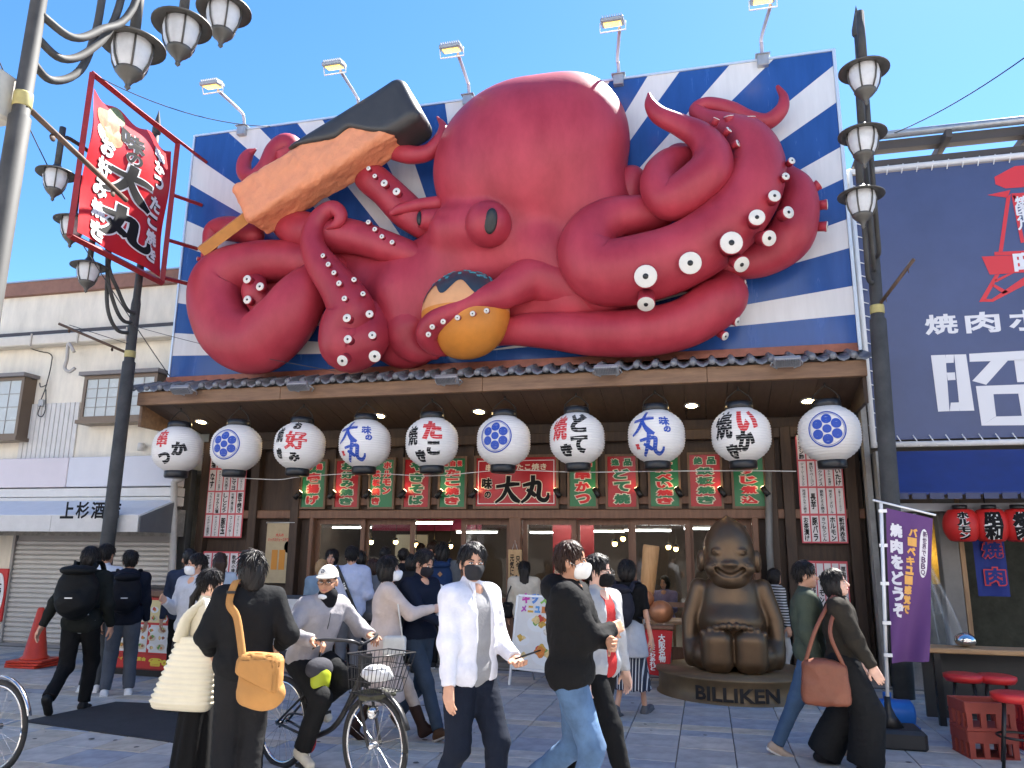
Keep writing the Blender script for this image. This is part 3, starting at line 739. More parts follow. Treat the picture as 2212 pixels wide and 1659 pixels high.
# ================================================================ the sunlit fronts across the street, behind the viewer
rb = random.Random(3)
for i, (x0, x1, hgt, colr, lab) in enumerate(((-34, -20, 9, (0.60, 0.59, 0.57), 'pale grey three storey house across the street'), (-19.8, -9, 11, (0.70, 0.69, 0.67), 'tall cream house across the street'), (-8.8, 0.5, 8.5, (0.70, 0.69, 0.66), 'white low house across the street'), (0.7, 9, 12, (0.66, 0.64, 0.60), 'tan tall house across the street'), (9.2, 24, 9.5, (0.60, 0.60, 0.58), 'light grey wide house across the street'))):
    t_ = thing('street_house', lab, 'building', ((x0 + x1) / 2, -5.5, 0), group='houses across the street')
    MB().bx(x0, x1, -13, -5.5, 0, hgt).build('wall', mat('opposite_wall_%d' % i, colr, .85, var=.06, vscale=1), t_, True)
    for zf in np.arange(3.6, hgt - 1.4, 2.8):
        for xw in np.arange(x0 + .9, x1 - 1.6, 2.4):
            MB().bx(xw, xw + 1.3, -5.52, -5.45, zf, zf + 1.2).build('window', mat('opposite_window', (0.06, 0.08, 0.1), .15), t_, True)
    MB().bx(x0, x1, -5.6, -4.6, 2.7, 2.85).build('canopy', mat('opposite_canopy_%d' % (i % 2), ((0.45, 0.03, 0.03), (0.1, 0.15, 0.3))[i % 2], .6), t_, True)
    MB().bx(x0 + .3, x1 - .3, -5.52, -5.46, .05, 2.5).build('shopfront', mat('opposite_shop', (0.12, 0.11, 0.1), .3), t_, True)
# ================================================================ octopus on the billboard
def red_mat():
    return mat('octopus_red', (0.375, 0.026, 0.045), .48, var=.18, vscale=1.3, col2=(0.47, 0.048, 0.072), stretch=(1.2, 1.2, .55), bump=.08, bscale=45)
OCT = red_mat()
SUCK = mat('sucker_white', (0.72, 0.69, 0.62), .45, var=.05)
PUP = mat('pupil_black', (0.02, 0.022, 0.022), .35)
octo = thing('octopus_sculpture', 'giant glossy red octopus sculpture sprawled across the sunray billboard', 'sculpture', (-3.4, BY, 4.5))
k11 = .27281
z3_, z4_, z5_, z6_, z7_, z8_ = Zm(700, 200, k11), Zm(700, 800, k11), Zm(1600, 200, k11), Zm(1600, 800, k11), Zm(2300, 200, k11), Zm(2300, 800, k11)
def P3(z, x, y, d):                 # crop reading + distance in front of the board (m)
    u, v = z(x, y); return at(u, v, BY - d)
def tentacle(name, z, pts, n=22):
    rows = []
    for x, y, r, d in pts:
        p = P3(z, x, y, d); rows.append((*p, r * k11 * px(p)[2] / FPX))
    S = spline(rows, 9); P, R = S[:, :3], np.maximum(S[:, 3], .012)
    # round off both ends
    def capend(P, R, first):
        i = 0 if first else -1; j = 1 if first else -2
        t = P[i] - P[j]; t /= np.linalg.norm(t) + 1e-9; add = []
        for a in (0.35, .65, .85, .97): add.append((P[i] + t * R[i] * a, R[i] * math.sqrt(1 - a * a)))
        return (add[::-1] if first else add)
    a, b = capend(P, R, True), capend(P, R, False)
    P = np.vstack([[q[0] for q in a], P, [q[0] for q in b]]); R = np.concatenate([[q[1] for q in a], R, [q[1] for q in b]])
    return MB().tube(P, R, n, up=(0, -1, 0)).build(name, OCT, octo, True)
def sucker(parent, z, x, y, r, d, dirv=(0, -1, 0), ry=None):
    p = P3(z, x, y, d) + np.asarray(dirv, float) / np.linalg.norm(dirv) * (.07 if abs(dirv[1]) < .6 * np.linalg.norm(dirv) else .015); s = k11 * px(p)[2] / FPX; R_ = r * s
    nrm = np.asarray(dirv, float); nrm /= np.linalg.norm(nrm); F = frame(nrm)
    m = MB(); m.lathe([(R_ * 1.0, -R_ * 1.9), (R_ * 1.02, -R_ * .5), (R_ * 1.12, -.012), (R_ * 1.1, -.002)], p, 20, rot=F)
    m.cur = 1; m.lathe([(R_ * 1.04, -.003), (R_ * 1.02, .006), (R_ * .99, .008)], p, 20, rot=F)
    m.cur = 2; m.lathe([(R_ * .27, .008), (R_ * .26, .013)], p, 12, rot=F)
    return m.build('sucker', [OCT, SUCK, PUP], parent, True)
# head and face: one soft mass
px2m = lambda q: q / 147.0
def bp(u, v, d): return at(u, v, BY - d)
HC = bp(1138, 352, .30); hr = np.array([1.52, 1.02, 1.36]); tilt = math.radians(-14)
HR = np.array([[math.cos(tilt), 0, math.sin(tilt)], [0, 1, 0], [-math.sin(tilt), 0, math.cos(tilt)]])
def head_fn(p):
    d = s_ell(p, HC, hr, HR)
    d = smin(d, s_ell(p, bp(1235, 300, .25), (.88, .75, 1.05)), .25)
    d = smin(d, s_ell(p, bp(1245, 450, .22), (.86, .62, .95)), .25)
    d = smin(d, s_ell(p, bp(1075, 520, .28), (1.15, .62, .85)), .18)
    d = smin(d, s_ell(p, bp(1230, 655, .12), (1.25, .40, .50)), .2)
    d = smin(d, s_ell(p, bp(930, 620, .25), (1.05, .45, .80)), .3)
    d = smin(d, s_cone(p, bp(1180, 560, .3), bp(1240, 640, .2), .55, .5), .2)
    d = smin(d, s_cone(p, bp(870, 640, .3), bp(890, 720, .3), .48, .42), .2)
    for (u, v, dd_, r_) in ((815, 650, .15, (.85, .36, .95)), (760, 545, .1, (.75, .30, .42)), (1330, 505, .15, (.75, .40, .55)), (1480, 560, .1, (.8, .45, .5)), (1590, 450, .1, (.55, .30, .8)), (880, 740, .15, (.55, .38, .42)), (560, 660, .05, (.75, .28, .70)), (1470, 370, .1, (.35, .3, .45))): d = smin(d, s_ell(p, bp(u, v, dd_), r_), .12)
    d = smin(d, s_cone(p, bp(985, 500, .55), P3(z5_, 640, 1390, .80), .42, .36), .12)
    d = smax(d, p[:, 1] - (BY - .002), .02)
    # crease between head and face on the left of the eyes
    d = smax(d, -(s_cone(p, bp(925, 462, .75), bp(1010, 470, 1.22), .02, .02)), .05)
    return d
soft_obj('body', lambda p: head_fn(p), (-8.4, BY - 1.5, 4.5), (1.0, BY, 8.95), .055, OCT, octo, loc=-wloc(octo))
# eyes
def eye(c, r, pupil_c, pr, name='eye'):
    m = MB().ball(c, r, 28); e = m.build(name, OCT, octo, True)
    q = MB().ball(pupil_c, pr, 24); q.build('pupil', PUP, e, True); return e
c = P3(z5_, 650, 1375, .98); pd = np.array([.36, -.88, -.26]); pd /= np.linalg.norm(pd)
e = MB().ball(c, (.345, .36, .345), 32).build('eye', OCT, octo, True)
MB().ball(c + pd * .325, (.19, .095, .045), 24, rot=frame(pd, (0.1, 0, 1))).build('pupil', PUP, e, True)
c = P3(z5_, 165, 1345, .62); m = MB(); m.tube(spline([c + np.array([.30, .25, .02]), c + np.array([.10, .05, 0]), c + np.array([-.08, -.09, .0])], 6), np.linspace(.26, .14, 13), 20)
e = m.build('eye', OCT, octo, True); F = frame(np.array([-.18, -.14, 0]))
MB().ball(c + np.array([-.085, -.10, .0]), (.05, .055, .115), 18).build('pupil', PUP, e, True)
# tentacles --------------------------------------------------------------- (x, y, radius, distance from board)
A = tentacle('tentacle', z4_, [(1250, 540, 130, .30), (1080, 480, 150, .35), (850, 455, 160, .40), (600, 480, 178, .45), (350, 600, 218, .5), (310, 820, 222, .55), (420, 1040, 235, .6), (630, 1110, 245, .65), (830, 950, 240, .70), (980, 740, 205, .64), (1100, 600, 150, .4)])
for x, y, r in ((553, 605, 33), (655, 663, 33), (555, 767, 33)): sucker(A, z4_, x, y, r, .92)
tentacle('tentacle_tip', z4_, [(640, 600, 60, .50), (610, 690, 105, .66), (660, 800, 100, .6)])
Bt = tentacle('tentacle', z4_, [(600, 250, 85, .35), (440, 205, 100, .40), (300, 220, 85, .42), (255, 330, 60, .45), (240, 460, 55, .40), (260, 560, 50, .3)])
for x, y in ((190, 445), (190, 510)): sucker(Bt, z4_, x, y, 16, .42, (-1, -.35, .1))
Ct = tentacle('tentacle', z4_, [(1560, 880, 120, .5), (1500, 1060, 185, .68), (1360, 1120, 225, .76), (1330, 1000, 205, .82), (1375, 860, 195, .85), (1290, 690, 160, .88), (1150, 500, 128, .88), (1070, 340, 98, .85), (1075, 200, 82, .82), (1145, 90, 72, .8), (1235, 45, 65, .8), (1290, 95, 55, .8), (1265, 160, 42, .8), (1185, 198, 14, .8)])
for x, y, r in ((1153, 418, 18), (1195, 487, 20), (1240, 553, 20), (1280, 637, 22), (1323, 757, 22), (1343, 912, 33), (1350, 1080, 33)): sucker(Ct, z4_, x, y, r, 1.24 if y < 700 else 1.40)
sucker(Ct, z4_, 1307, 1245, 43, 1.32, (0, -1, -.55)); sucker(Ct, z4_, 1560, 1212, 45, 1.18, (.35, -1, -.35))
for x, y, r, d in ((1397, 608, 20, 1.15), (1468, 720, 20, 1.16), (1520, 880, 30, 1.20), (1542, 1048, 30, 1.24)): sucker(Ct, z4_, x, y, r, d, (.25, -1, 0))
Dt = tentacle('tentacle', z4_, [(2050, 520, 60, .4), (1900, 430, 100, .45), (1650, 345, 125, .5), (1400, 270, 138, .5), (1150, 240, 150, .5), (950, 205, 150, .42), (830, 130, 120, .3)])
for x, y in ((1512, 153), (1563, 209), (1619, 267), (1700, 312)): sucker(Dt, z4_, x, y, 19, .93)
tentacle('tentacle', z3_, [(900, 960, 130, .35), (870, 790, 135, .42), (770, 800, 80, .55), (700, 930, 72, .6), (610, 1005, 66, .6), (535, 975, 62, .58), (525, 890, 55, .55), (560, 820, 42, .5), (610, 785, 14, .5)])
Et = tentacle('tentacle', z3_, [(1950, 1380, 120, .35), (1800, 1260, 140, .4), (1650, 1110, 130, .45), (1530, 1010, 128, .45), (1440, 930, 90, .35)])
for x, y, r in ((1513, 935, 18), (1563, 995, 18), (1637, 1052, 28), (1735, 1118, 30)): sucker(Et, z3_, x, y, r, .88)
tentacle('tentacle', z3_, [(1640, 770, 60, .4), (1740, 795, 78, .55), (1860, 825, 72, .6), (1990, 800, 64, .6), (2080, 700, 55, .58), (2100, 600, 34, .55), (2055, 525, 8, .52)])
tentacle('siphon', z3_, [(2060, 1210, 60, .5), (1900, 1225, 52, .6), (1760, 1255, 44, .65), (1700, 1285, 26, .66)])
tentacle('tentacle', z4_, [(1950, 640, 190, .25), (1850, 860, 190, .32), (1840, 1050, 195, .38), (1900, 1160, 120, .4), (2040, 1200, 40, .35)])
G1 = tentacle('tentacle', z6_, [(1600, 760, 170, .3), (1300, 670, 200, .38), (1000, 600, 180, .55), (760, 715, 130, .80), (560, 785, 100, 1.0), (360, 870, 88, 1.1), (210, 960, 98, 1.05), (170, 1060, 92, .95), (240, 1150, 65, .75), (320, 1190, 25, .6)])
for x, y in ((637, 852), (527, 875), (407, 907), (294, 938), (208, 980), (178, 1040)): sucker(G1, z6_, x, y, 21, 1.30 if x < 500 else 1.24, (0, -1, -.25))
G2 = tentacle('tentacle', z6_, [(640, 1080, 60, .25), (860, 1010, 120, .35), (1150, 1010, 150, .42), (1500, 1035, 180, .46), (1900, 1020, 195, .5), (2200, 950, 200, .5), (2420, 820, 205, .48), (2520, 730, 185, .42), (2500, 640, 130, .3)])
for x, y, r, dv in ((1240, 650, 34, (1, -.25, .1)), (1238, 790, 36, (1, -.3, -.1)), (1178, 930, 36, (.9, -.45, -.4)), (1088, 1038, 34, (.7, -.5, -.6))): sucker(G2, z8_, x, y, r, .42, dv)
G3 = tentacle('tentacle', z7_, [(600, 1270, 130, .45), (400, 1300, 155, .5), (210, 1340, 180, .58), (70, 1450, 215, .66), (30, 1610, 245, .72), (150, 1750, 265, .76), (430, 1730, 275, .78), (820, 1600, 262, .78), (1150, 1360, 250, .76), (1330, 1100, 235, .7), (1370, 880, 210, .62), (1290, 710, 175, .52), (1120, 610, 120, .4), (960, 540, 80, .32), (890, 470, 60, .28), (980, 425, 58, .28), (1150, 465, 66, .3), (1310, 545, 70, .3), (1450, 560, 66, .3), (1560, 470, 54, .3), (1580, 370, 36, .28), (1535, 288, 18, .26)])
for x, y, r, d, dv in ((488, 580, 88, 1.24, (-.05, -1, -.25)), (840, 475, 86, 1.25, (.05, -1, -.25)), (1165, 315, 86, 1.25, (.15, -1, -.2)), (1367, 115, 62, 1.22, (.1, -1, -.1))): sucker(G3, z8_, x, y, r, d, dv)
for x, y, r, d, dv in ((1505, 1153, 47, 1.10, (.2, -1, 0)), (1593, 998, 30, .95, (.3, -1, 0)), (1640, 875, 28, .82, (.5, -1, .1)), (1150, 560, 38, .62, (-.1, -.45, 1)), (1317, 565, 38, .62, (.1, -.45, 1)), (1612, 1282, 48, .98, (.6, -1, -.1))): sucker(G3, z7_, x, y, r, d, dv)
for x, y, r, d, dv in ((490, 795, 66, 1.10, (0, -.75, -1)), (1243, 483, 62, 1.05, (.45, -.8, -.75)), (1460, 278, 60, 1.06, (.5, -.9, -.4))): sucker(G3, z8_, x, y, r, d, dv)
G4 = tentacle('tentacle', z7_, [(1600, 960, 70, .3), (1690, 1100, 130, .34), (1690, 1300, 165, .38), (1610, 1490, 185, .38), (1420, 1640, 150, .32), (1150, 1700, 120, .3)])
for x, y, dv in ((1825, 1082, (1, -.2, .6)), (1880, 1222, (1, -.1, 0)), (1880, 1392, (1, -.2, -.15))): sucker(G4, z7_, x, y, 38, .36, dv)
H = tentacle('tentacle', z7_, [(800, 850, 100, .45), (690, 895, 130, .55), (610, 990, 150, .66), (605, 1100, 158, .76), (690, 1180, 168, .84), (840, 1110, 188, .88), (985, 980, 190, .88), (1010, 820, 152, .84), (920, 680, 115, .78), (760, 590, 88, .72), (600, 515, 72, .68), (530, 430, 52, .66), (512, 345, 14, .64)])
for x, y, r, dv in ((1030, 578, 27, (.5, -.4, .8)), (1118, 655, 27, (.7, -.5, .45)), (1182, 752, 28, (.9, -.5, .2)), (1208, 866, 28, (1, -.35, 0))): sucker(H, z7_, x, y, r, .86, dv)
tentacle('stub', z7_, [(370, 1180, 110, .2), (365, 1090, 112, .24), (375, 1020, 112, .24)])

# ---------------------------------------------------------------- breaded skewer held by the tentacles
CUT = mat('breading_orange', (0.74, 0.285, 0.14), .6, var=.08, vscale=5, bump=.5, bscale=22)
SAU = mat('sauce_dark_grey', (0.045, 0.042, 0.040), .38, var=.1)
STK = mat('skewer_wood', (0.55, 0.24, 0.06), .5, var=.1)
c0, c1 = P3(z3_, 600, 1260, .80), P3(z3_, 1850, 480, .80)
cx = c1 - c0; LEN = np.linalg.norm(cx) ; cx = cx / LEN; cy = np.array([0, -1.0, 0]); cz = np.cross(cx, cy); CRm = np.stack([cx, cy, cz], 1)
if cz[2] < 0: CRm[:, 2] *= -1; CRm[:, 1] *= 1
sk = thing('breaded_skewer', 'orange breaded skewer dipped in black sauce gripped by the octopus on the left', 'sculpture', tuple(c0))
def cut_fn(p):
    q = p.copy(); w = .50 + .10 * np.clip(q[:, 0] / LEN, 0, 1)
    d = s_box(q * np.array([1, 1, 1], np.float32) / 1.0, (LEN * .5, 0, 0), (LEN * .5 + .1, .34, .375), .12)
    d = d + .030 * folds(q, 5.0, 3) + .022 * np.abs(folds(q, 14.0, 4)) + .014 * folds(q, 34.0, 6)
    return d
def sau_fn(p):
    d = s_box(p, (LEN * .5, 0, .015), (LEN * .5 + .15, .39, .44), .17) + .01 * folds(p, 3, 5)
    # wavy lower edge of the sauce, measured along the face
    t = p[:, 0] / LEN
    edge = np.interp(t, [0.0, .28, .40, .52, .60, .68, .78, .88, 1.2], [.8, .52, .33, .15, .06, .10, -.20, -.42, -.9])
    return smax(d, edge - p[:, 2], .05)
V, F = surf(cut_fn, (-.2, -.55, -.75), (LEN + .25, .55, .75), .028)
quad_obj('breading', V @ CRm.T, F, CUT, sk)
V, F = surf(sau_fn, (-.2, -.6, -.85), (LEN + .3, .6, .85), .04)
quad_obj('sauce', V @ CRm.T, F, SAU, sk)
st = MB().tube([c0 - cx * 1.05 + np.array([0, .05, -.12]), c0 + cx * .3], .12, 4, smooth=False).build('stick', STK, sk, True)

# ---------------------------------------------------------------- octopus ball held lower down
tb_c = P3(z6_, 470, 890, .62); tr = 352 * k11 * px(tb_c)[2] / FPX
ball = thing('octopus_ball', 'round golden octopus dumpling with dark sauce and blue flakes held by a tentacle', 'sculpture', tuple(tb_c - np.array([0, 0, tr])))
def shell(m, r, f0, f1, nu=72, nv=24):        # patch of a sphere between two wavy latitude functions
    V = []
    for i in range(nu + 1):
        a = 2 * math.pi * i / nu
        for j in range(nv + 1):
            la = f0(a) + (f1(a) - f0(a)) * j / nv
            V.append((tb_c[0] + r * math.cos(la) * math.cos(a), tb_c[1] + r * .92 * math.cos(la) * math.sin(a), tb_c[2] + r * math.sin(la)))
    m.add(V, [(i * (nv + 1) + j, (i + 1) * (nv + 1) + j, (i + 1) * (nv + 1) + j + 1, i * (nv + 1) + j + 1) for i in range(nu) for j in range(nv)], True); return m
shell(MB(), tr, lambda a: -math.pi / 2, lambda a: .02).build('dough_lower', mat('dough_brown', (0.62, 0.23, 0.035), .5, var=.12, vscale=3), ball, True)
shell(MB(), tr, lambda a: .02, lambda a: math.pi / 2).build('dough_upper', mat('dough_light', (0.72, 0.36, 0.16), .5, var=.06), ball, True)
shell(MB(), tr * 1.012, lambda a: .40 + .17 * math.sin(8 * a + .6) + .05 * math.sin(3 * a), lambda a: math.pi / 2, 96).build('sauce', mat('sauce_navy', (0.035, 0.05, 0.065), .35), ball, True)
fl = mat('flake_teal', (0.05, 0.30, 0.36), .5)
for i in range(26):
    a, la = RNG.uniform(-2.9, -.2), RNG.uniform(.7, 1.35); n_ = np.array([math.cos(la) * math.cos(a), math.cos(la) * math.sin(a), math.sin(la)])
    MB().box(tb_c + n_ * np.array([1, .92, 1]) * tr * 1.018, (.045, .045, .012), rot=frame(n_) @ rotz(RNG.uniform(0, 3))).build('flake', fl, ball, True)
# ================================================================ lanterns under the canopy
PAPER = mat('lantern_paper', (0.82, 0.79, 0.755), .6, var=.04, vscale=3)
INK = mat('ink_black'); INKR = mat('ink_red', (0.62, 0.02, 0.025), .5); INKB = mat('ink_blue', (0.022, 0.075, 0.42), .5)
BAND = mat('lantern_band', (0.018, 0.019, 0.022), .3)
WIRE = mat('black_wire', (0.02, 0.02, 0.02), .5)
LR_, LH_ = .392, .355               # radius and half height of the paper body
def lant_r(z):                      # body radius at height z (-LH..LH)
    t = np.clip(np.abs(z) / LH_, 0, 1); return LR_ * (1 - t ** 3.0 * .56)
def ribbed():
    m = MB(); prof = []; n = 60
    for i in range(n + 1):
        z = -LH_ + 2 * LH_ * i / n; prof.append((float(lant_r(z)) + (.0075 if i % 3 == 0 else -.002), z))
    m.lathe(prof, n=40); return m
_lm = {}
lan_hang = 10.88
def lantern(cu, cv, marks, label, turn):
    c = at(cu, cv, lan_hang)
    t = thing('paper_lantern', label, 'lantern', tuple(c - np.array([0, 0, LH_ + .11])), group='white paper lanterns under the canopy')
    base = np.array([0, 0, LH_ + .11]); t.rotation_euler = (RNG.uniform(-.02, .02), RNG.uniform(-.028, .028), RNG.uniform(-.06, .06))
    for nm, mk, mt in (('paper_body', ribbed, PAPER), ):
        if nm not in _lm:
            o = mk().build(nm, mt, t); _lm[nm] = o.data
        else: o = link(nm, _lm[nm], t)
        o.location = base; body = o
    for nm, z0, z1 in (('top_band', LH_ - .015, LH_ + .10), ('bottom_band', -LH_ - .11, -LH_ + .015)):
        if nm not in _lm:
            o = MB().lathe([(.17, z0), (.185, z0 + .02), (.185, z1 - .02), (.165, z1), (.15, z1)], n=28, cap=True).build(nm, BAND, t); _lm[nm] = o.data
        else: o = link(nm, _lm[nm], t)
        o.location = base
    top = EZ - .23 * (lan_hang - EY) + .02 - (c[2])
    MB().tube(spline([(-.17, 0, LH_ + .05), (-.16, 0, LH_ + .15), (-.05, 0, top - .05), (0, 0, top - .03), (.05, 0, top - .05), (.16, 0, LH_ + .15), (.17, 0, LH_ + .05)], 5), .007, 6).build('wire_handle', WIRE, t).location = base
    MB().cyl((0, 0, top - .04), (0, 0, top + .02), .012).build('hook', WIRE, t).location = base
    # writing wraps round the paper
    def warp(x0, z0):
        def f(x, y, o):
            zz = np.clip(y + z0, -LH_, LH_); a = (x + x0) / LR_ + turn; r = lant_r(zz) + o + .004
            return np.stack([r * np.sin(a), -r * np.cos(a), y + z0], 1)
        return f
    by = {}
    for kind, txt, x0, z0, w, h, mt in marks:
        if kind != 'crest': x0, z0, w, h = x0 * 1.1, z0 * 1.06, w * 1.16, h * 1.12
        m = by.setdefault(mt.name, (MB(), mt))[0]
        if kind == 't': put_text(m, txt, None, w, h, bold=.042 if txt in '焼好味串' else .07, off=.002, flat=.02, warp=warp(x0, z0), res=3)
        elif kind == 'b': brush(m, txt, None, w, h, off=.002, fat=.03, warp=warp(x0, z0))
        elif kind == 'crest':
            disc = lambda cx, cz, r: m.add(warp(cx, cz)(np.concatenate([[0], r * np.cos(np.linspace(0, 2 * math.pi, 25))]), np.concatenate([[0], r * np.sin(np.linspace(0, 2 * math.pi, 25))]), np.full(26, .004)), [(0, i, i + 1) for i in range(1, 25)])
            disc(x0, z0, w * .115)
            for k in range(6): disc(x0 + w * .28 * math.sin(k * math.pi / 3), z0 + w * .28 * math.cos(k * math.pi / 3), w * .135)
            for ri, ro in ((.435, .445), (.465, .50)):
                th = np.linspace(0, 2 * math.pi, 61); X = np.concatenate([ri * w * np.cos(th), ro * w * np.cos(th)]); Z = np.concatenate([ri * w * np.sin(th), ro * w * np.sin(th)])
                m.add(warp(x0, z0)(X, Z, np.full(122, .004)), [(i, i + 1, 62 + i, 61 + i) for i in range(60)])
    for m, mt in by.values():
        o = m.build('lettering', mt, t); o.location = base
    return t
T = 't'
DAIM = lambda: [('b', DAI, -.14, .13, .30, .30, INKB), ('b', MARU, -.03, -.14, .32, .28, INKB), (T, '味', .14, .15, .13, .12, INKB), (T, 'の', .17, .04, .09, .08, INKB), (T, '囲', -.24, -.17, .06, .07, INKR)]
CREST = lambda: [('crest', '', 0, .02, .48, .48, INKB)]
lans = [((386, 971), [(T, '串', -.18, .13, .17, .26, INKR), (T, 'か', .09, -.03, .21, .20, INK), (T, 'つ', -.13, -.17, .19, .16, INK)], 'white lantern with red and black kushikatsu writing at the canopy corner over the shutters', .42),
        ((510, 968), CREST(), 'white lantern with blue seven dot crest above the left menu slips', .08),
        ((646, 964), [(T, 'お', .0, .27, .15, .12, INK), (T, '好', .0, .04, .30, .26, INKR), (T, 'み', .0, -.2, .17, .12, INK), (T, '焼', -.26, .12, .13, .22, INK), (T, 'き', -.25, -.15, .11, .14, INK)], 'white lantern with a big red character between black okonomiyaki writing', .33),
        ((789, 959), DAIM(), 'white lantern with blue brush writing over the okonomiyaki and grill signs', .12),
        ((935, 956), [(T, 'た', .07, .13, .26, .26, INKR), (T, 'こ', .09, -.12, .18, .18, INK), (T, '焼', -.22, .06, .17, .27, INK), (T, 'き', -.11, -.22, .16, .15, INK)], 'white lantern with red and black takoyaki writing left of the crest lantern', .10),
        ((1087, 953), CREST(), 'white lantern with blue seven dot crest over the wide red house sign', -.04),
        ((1248, 948), [(T, 'ど', .10, .17, .24, .26, INK), (T, 'て', .08, -.12, .21, .22, INK), (T, '焼', -.19, .11, .22, .33, INKR), (T, 'き', -.1, -.19, .17, .15, INK)], 'white lantern with a red character and black doteyaki writing', -.05),
        ((1418, 943), DAIM(), 'white lantern with blue brush writing near the bronze statue', -.05),
        ((1602, 940), [(T, 'い', .13, .13, .25, .27, INKR), (T, 'か', .10, -.12, .22, .25, INK), (T, '焼', -.17, .09, .23, .35, INK), (T, 'き', -.08, -.24, .17, .16, INK)], 'white lantern with red and black ikayaki writing above the bronze statue', -.16),
        ((1793, 937), CREST(), 'white lantern with blue seven dot crest above the right menu slips', -.15)]
for (c, mk, lab, turn) in lans: lantern(c[0], c[1], mk, lab, turn)
# cord running below the lanterns
pts = [at(u, v, 11.15) for u, v in ((507, 1032), (600, 1036), (650, 1030), (790, 1022), (930, 1028), (1087, 1016), (1250, 1020), (1418, 1018), (1600, 1017), (1720, 1018))]
tag(MB().tube(spline(pts, 6), .006, 5).build('lantern_cord', WHITE_P), 'thin pale cord strung below the white lanterns', 'cord')

# ================================================================ vertical dish signs
GREEN = mat('sign_green', (0.015, 0.17, 0.06), .3); SRED = mat('sign_red', (0.42, 0.012, 0.018), .3)
INKG = mat('ink_green', (0.012, 0.16, 0.06), .4); CREAM = mat('letter_cream', (0.75, 0.66, 0.5), .4)
def dish_sign(u0, u1, v0, v1, ground, ink, cols, label, small=None):
    Y = 11.93; a, b_ = at(u0, 1045, Y)[0], at(u1, 1045, Y)[0]; z1, z0 = at((u0 + u1) / 2, v0, Y)[2], at((u0 + u1) / 2, v1, Y)[2]
    t = thing('dish_sign', label, 'sign', ((a + b_) / 2, Y, z0), group='upright dish signs over the doors'); e = .035
    MB().bx(a + e, b_ - e, Y - .01, Y + .03, z0 + e, z1 - e).build('panel', ground, t, True)
    for q in ((a, a + e, z0, z1), (b_ - e, b_, z0, z1), (a + e, b_ - e, z0, z0 + e), (a + e, b_ - e, z1 - e, z1)):
        MB().bx(q[0], q[1], Y - .03, Y + .04, q[2], q[3]).build('frame_bar', W_SIGN, t, True)
    W, Hh = b_ - a - 2 * e, z1 - z0 - 2 * e; cx = (a + b_) / 2
    bk, fr_ = MB(), MB()
    for txt, fx, fw_, top, bot in cols:
        n = len(txt); hh = (top - bot) * Hh / n
        for i, ch in enumerate(txt):
            o = (cx + fx * W, Y - .012, z0 + e + top * Hh - (i + .5) * hh)
            put_text(bk, '｜' if ch == 'ー' else ch, o, fw_ * W, hh * .93, bold=.13, off=.001, flat=.02)
            put_text(fr_, '｜' if ch == 'ー' else ch, o, fw_ * W * .86, hh * .80, bold=.06, off=.007, flat=.02, res=3)
    bk.build('lettering_edge', CREAM, t, True); fr_.build('lettering', ink, t, True)
one = lambda s, sm=None: ([(s, 0, .66, .77 if sm else .97, .03)] + ([(sm[0], .22, .34, .97, .79), (sm[1], -.22, .34, .97, .79)] if sm else []))
dish_sign(650, 706, 993, 1100, GREEN, INKR, one('壱揚げ', '鶏の'), 'green upright sign with three large red fried chicken characters')
dish_sign(722, 779, 991, 1100, SRED, INKG, one('お好み焼き'), 'red upright sign with green okonomiyaki writing')
dish_sign(797, 854, 989, 1100, GREEN, INKR, [('ホルモン', .22, .42, .97, .25), ('鉄板焼き', -.24, .42, .8, .03)], 'green upright sign with two columns of red writing')
dish_sign(870, 931, 988, 1100, SRED, INKG, one('やきそば'), 'red upright sign with four green noodle characters')
dish_sign(947, 1009, 986, 1100, GREEN, INKR, [('たこ焼き', 0, .66, .8, .03), ('自', 0, .26, .97, .82), ('慢', .28, .26, .97, .82), ('味', -.28, .26, .97, .82)], 'green upright sign with red takoyaki writing left of the house sign')
dish_sign(1226, 1292, 983, 1099, GREEN, INKR, one('串かつ', '名物'), 'green upright sign with large red kushikatsu writing right of the house sign')
dish_sign(1308, 1379, 981, 1100, SRED, INKG, one('どて焼', '品逸'), 'red upright sign with three large green doteyaki characters')
dish_sign(1400, 1471, 980, 1099, GREEN, INKR, one('とんぺい焼き'), 'green upright sign with a column of six red characters')
dish_sign(1486, 1562, 977, 1099, SRED, INKG, one('鉄板焼き', '品絶'), 'red upright sign with four green grill characters behind the statue')
dish_sign(1580, 1655, 976, 1099, GREEN, INKR, one('牛すじ煮込'), 'green upright sign with red beef stew writing at the end of the row')
# wide house sign
Y = 11.93; a, b_ = at(1024, 1045, Y)[0], at(1207, 1045, Y)[0]; z1, z0 = at(1115, 983, Y)[2], at(1115, 1099, Y)[2]
hs = thing('house_sign', 'wide red house sign with black brush writing in the middle of the sign row', 'sign', ((a + b_) / 2, Y, z0))
MB().bx(a + .04, b_ - .04, Y - .01, Y + .03, z0 + .04, z1 - .04).build('panel', SRED, hs, True)
for q in ((a, a + .04, z0, z1), (b_ - .04, b_, z0, z1), (a + .04, b_ - .04, z0, z0 + .04), (a + .04, b_ - .04, z1 - .04, z1)): MB().bx(q[0], q[1], Y - .03, Y + .04, q[2], q[3]).build('frame_bar', W_SIGN, hs, True)
W, Hh, cx = b_ - a, z1 - z0, (a + b_) / 2
for q in ((-.45, .45, .088, .102), (-.45, .45, .885, .90), (-.45, -.442, .1, .89), (.442, .45, .1, .89)): MB().bx(cx + q[0] * W, cx + q[1] * W, Y - .014, Y - .0105, z0 + q[2] * Hh, z0 + q[3] * Hh).build('border_line', WHITE_P, hs, True)
m, mw = MB(), MB()
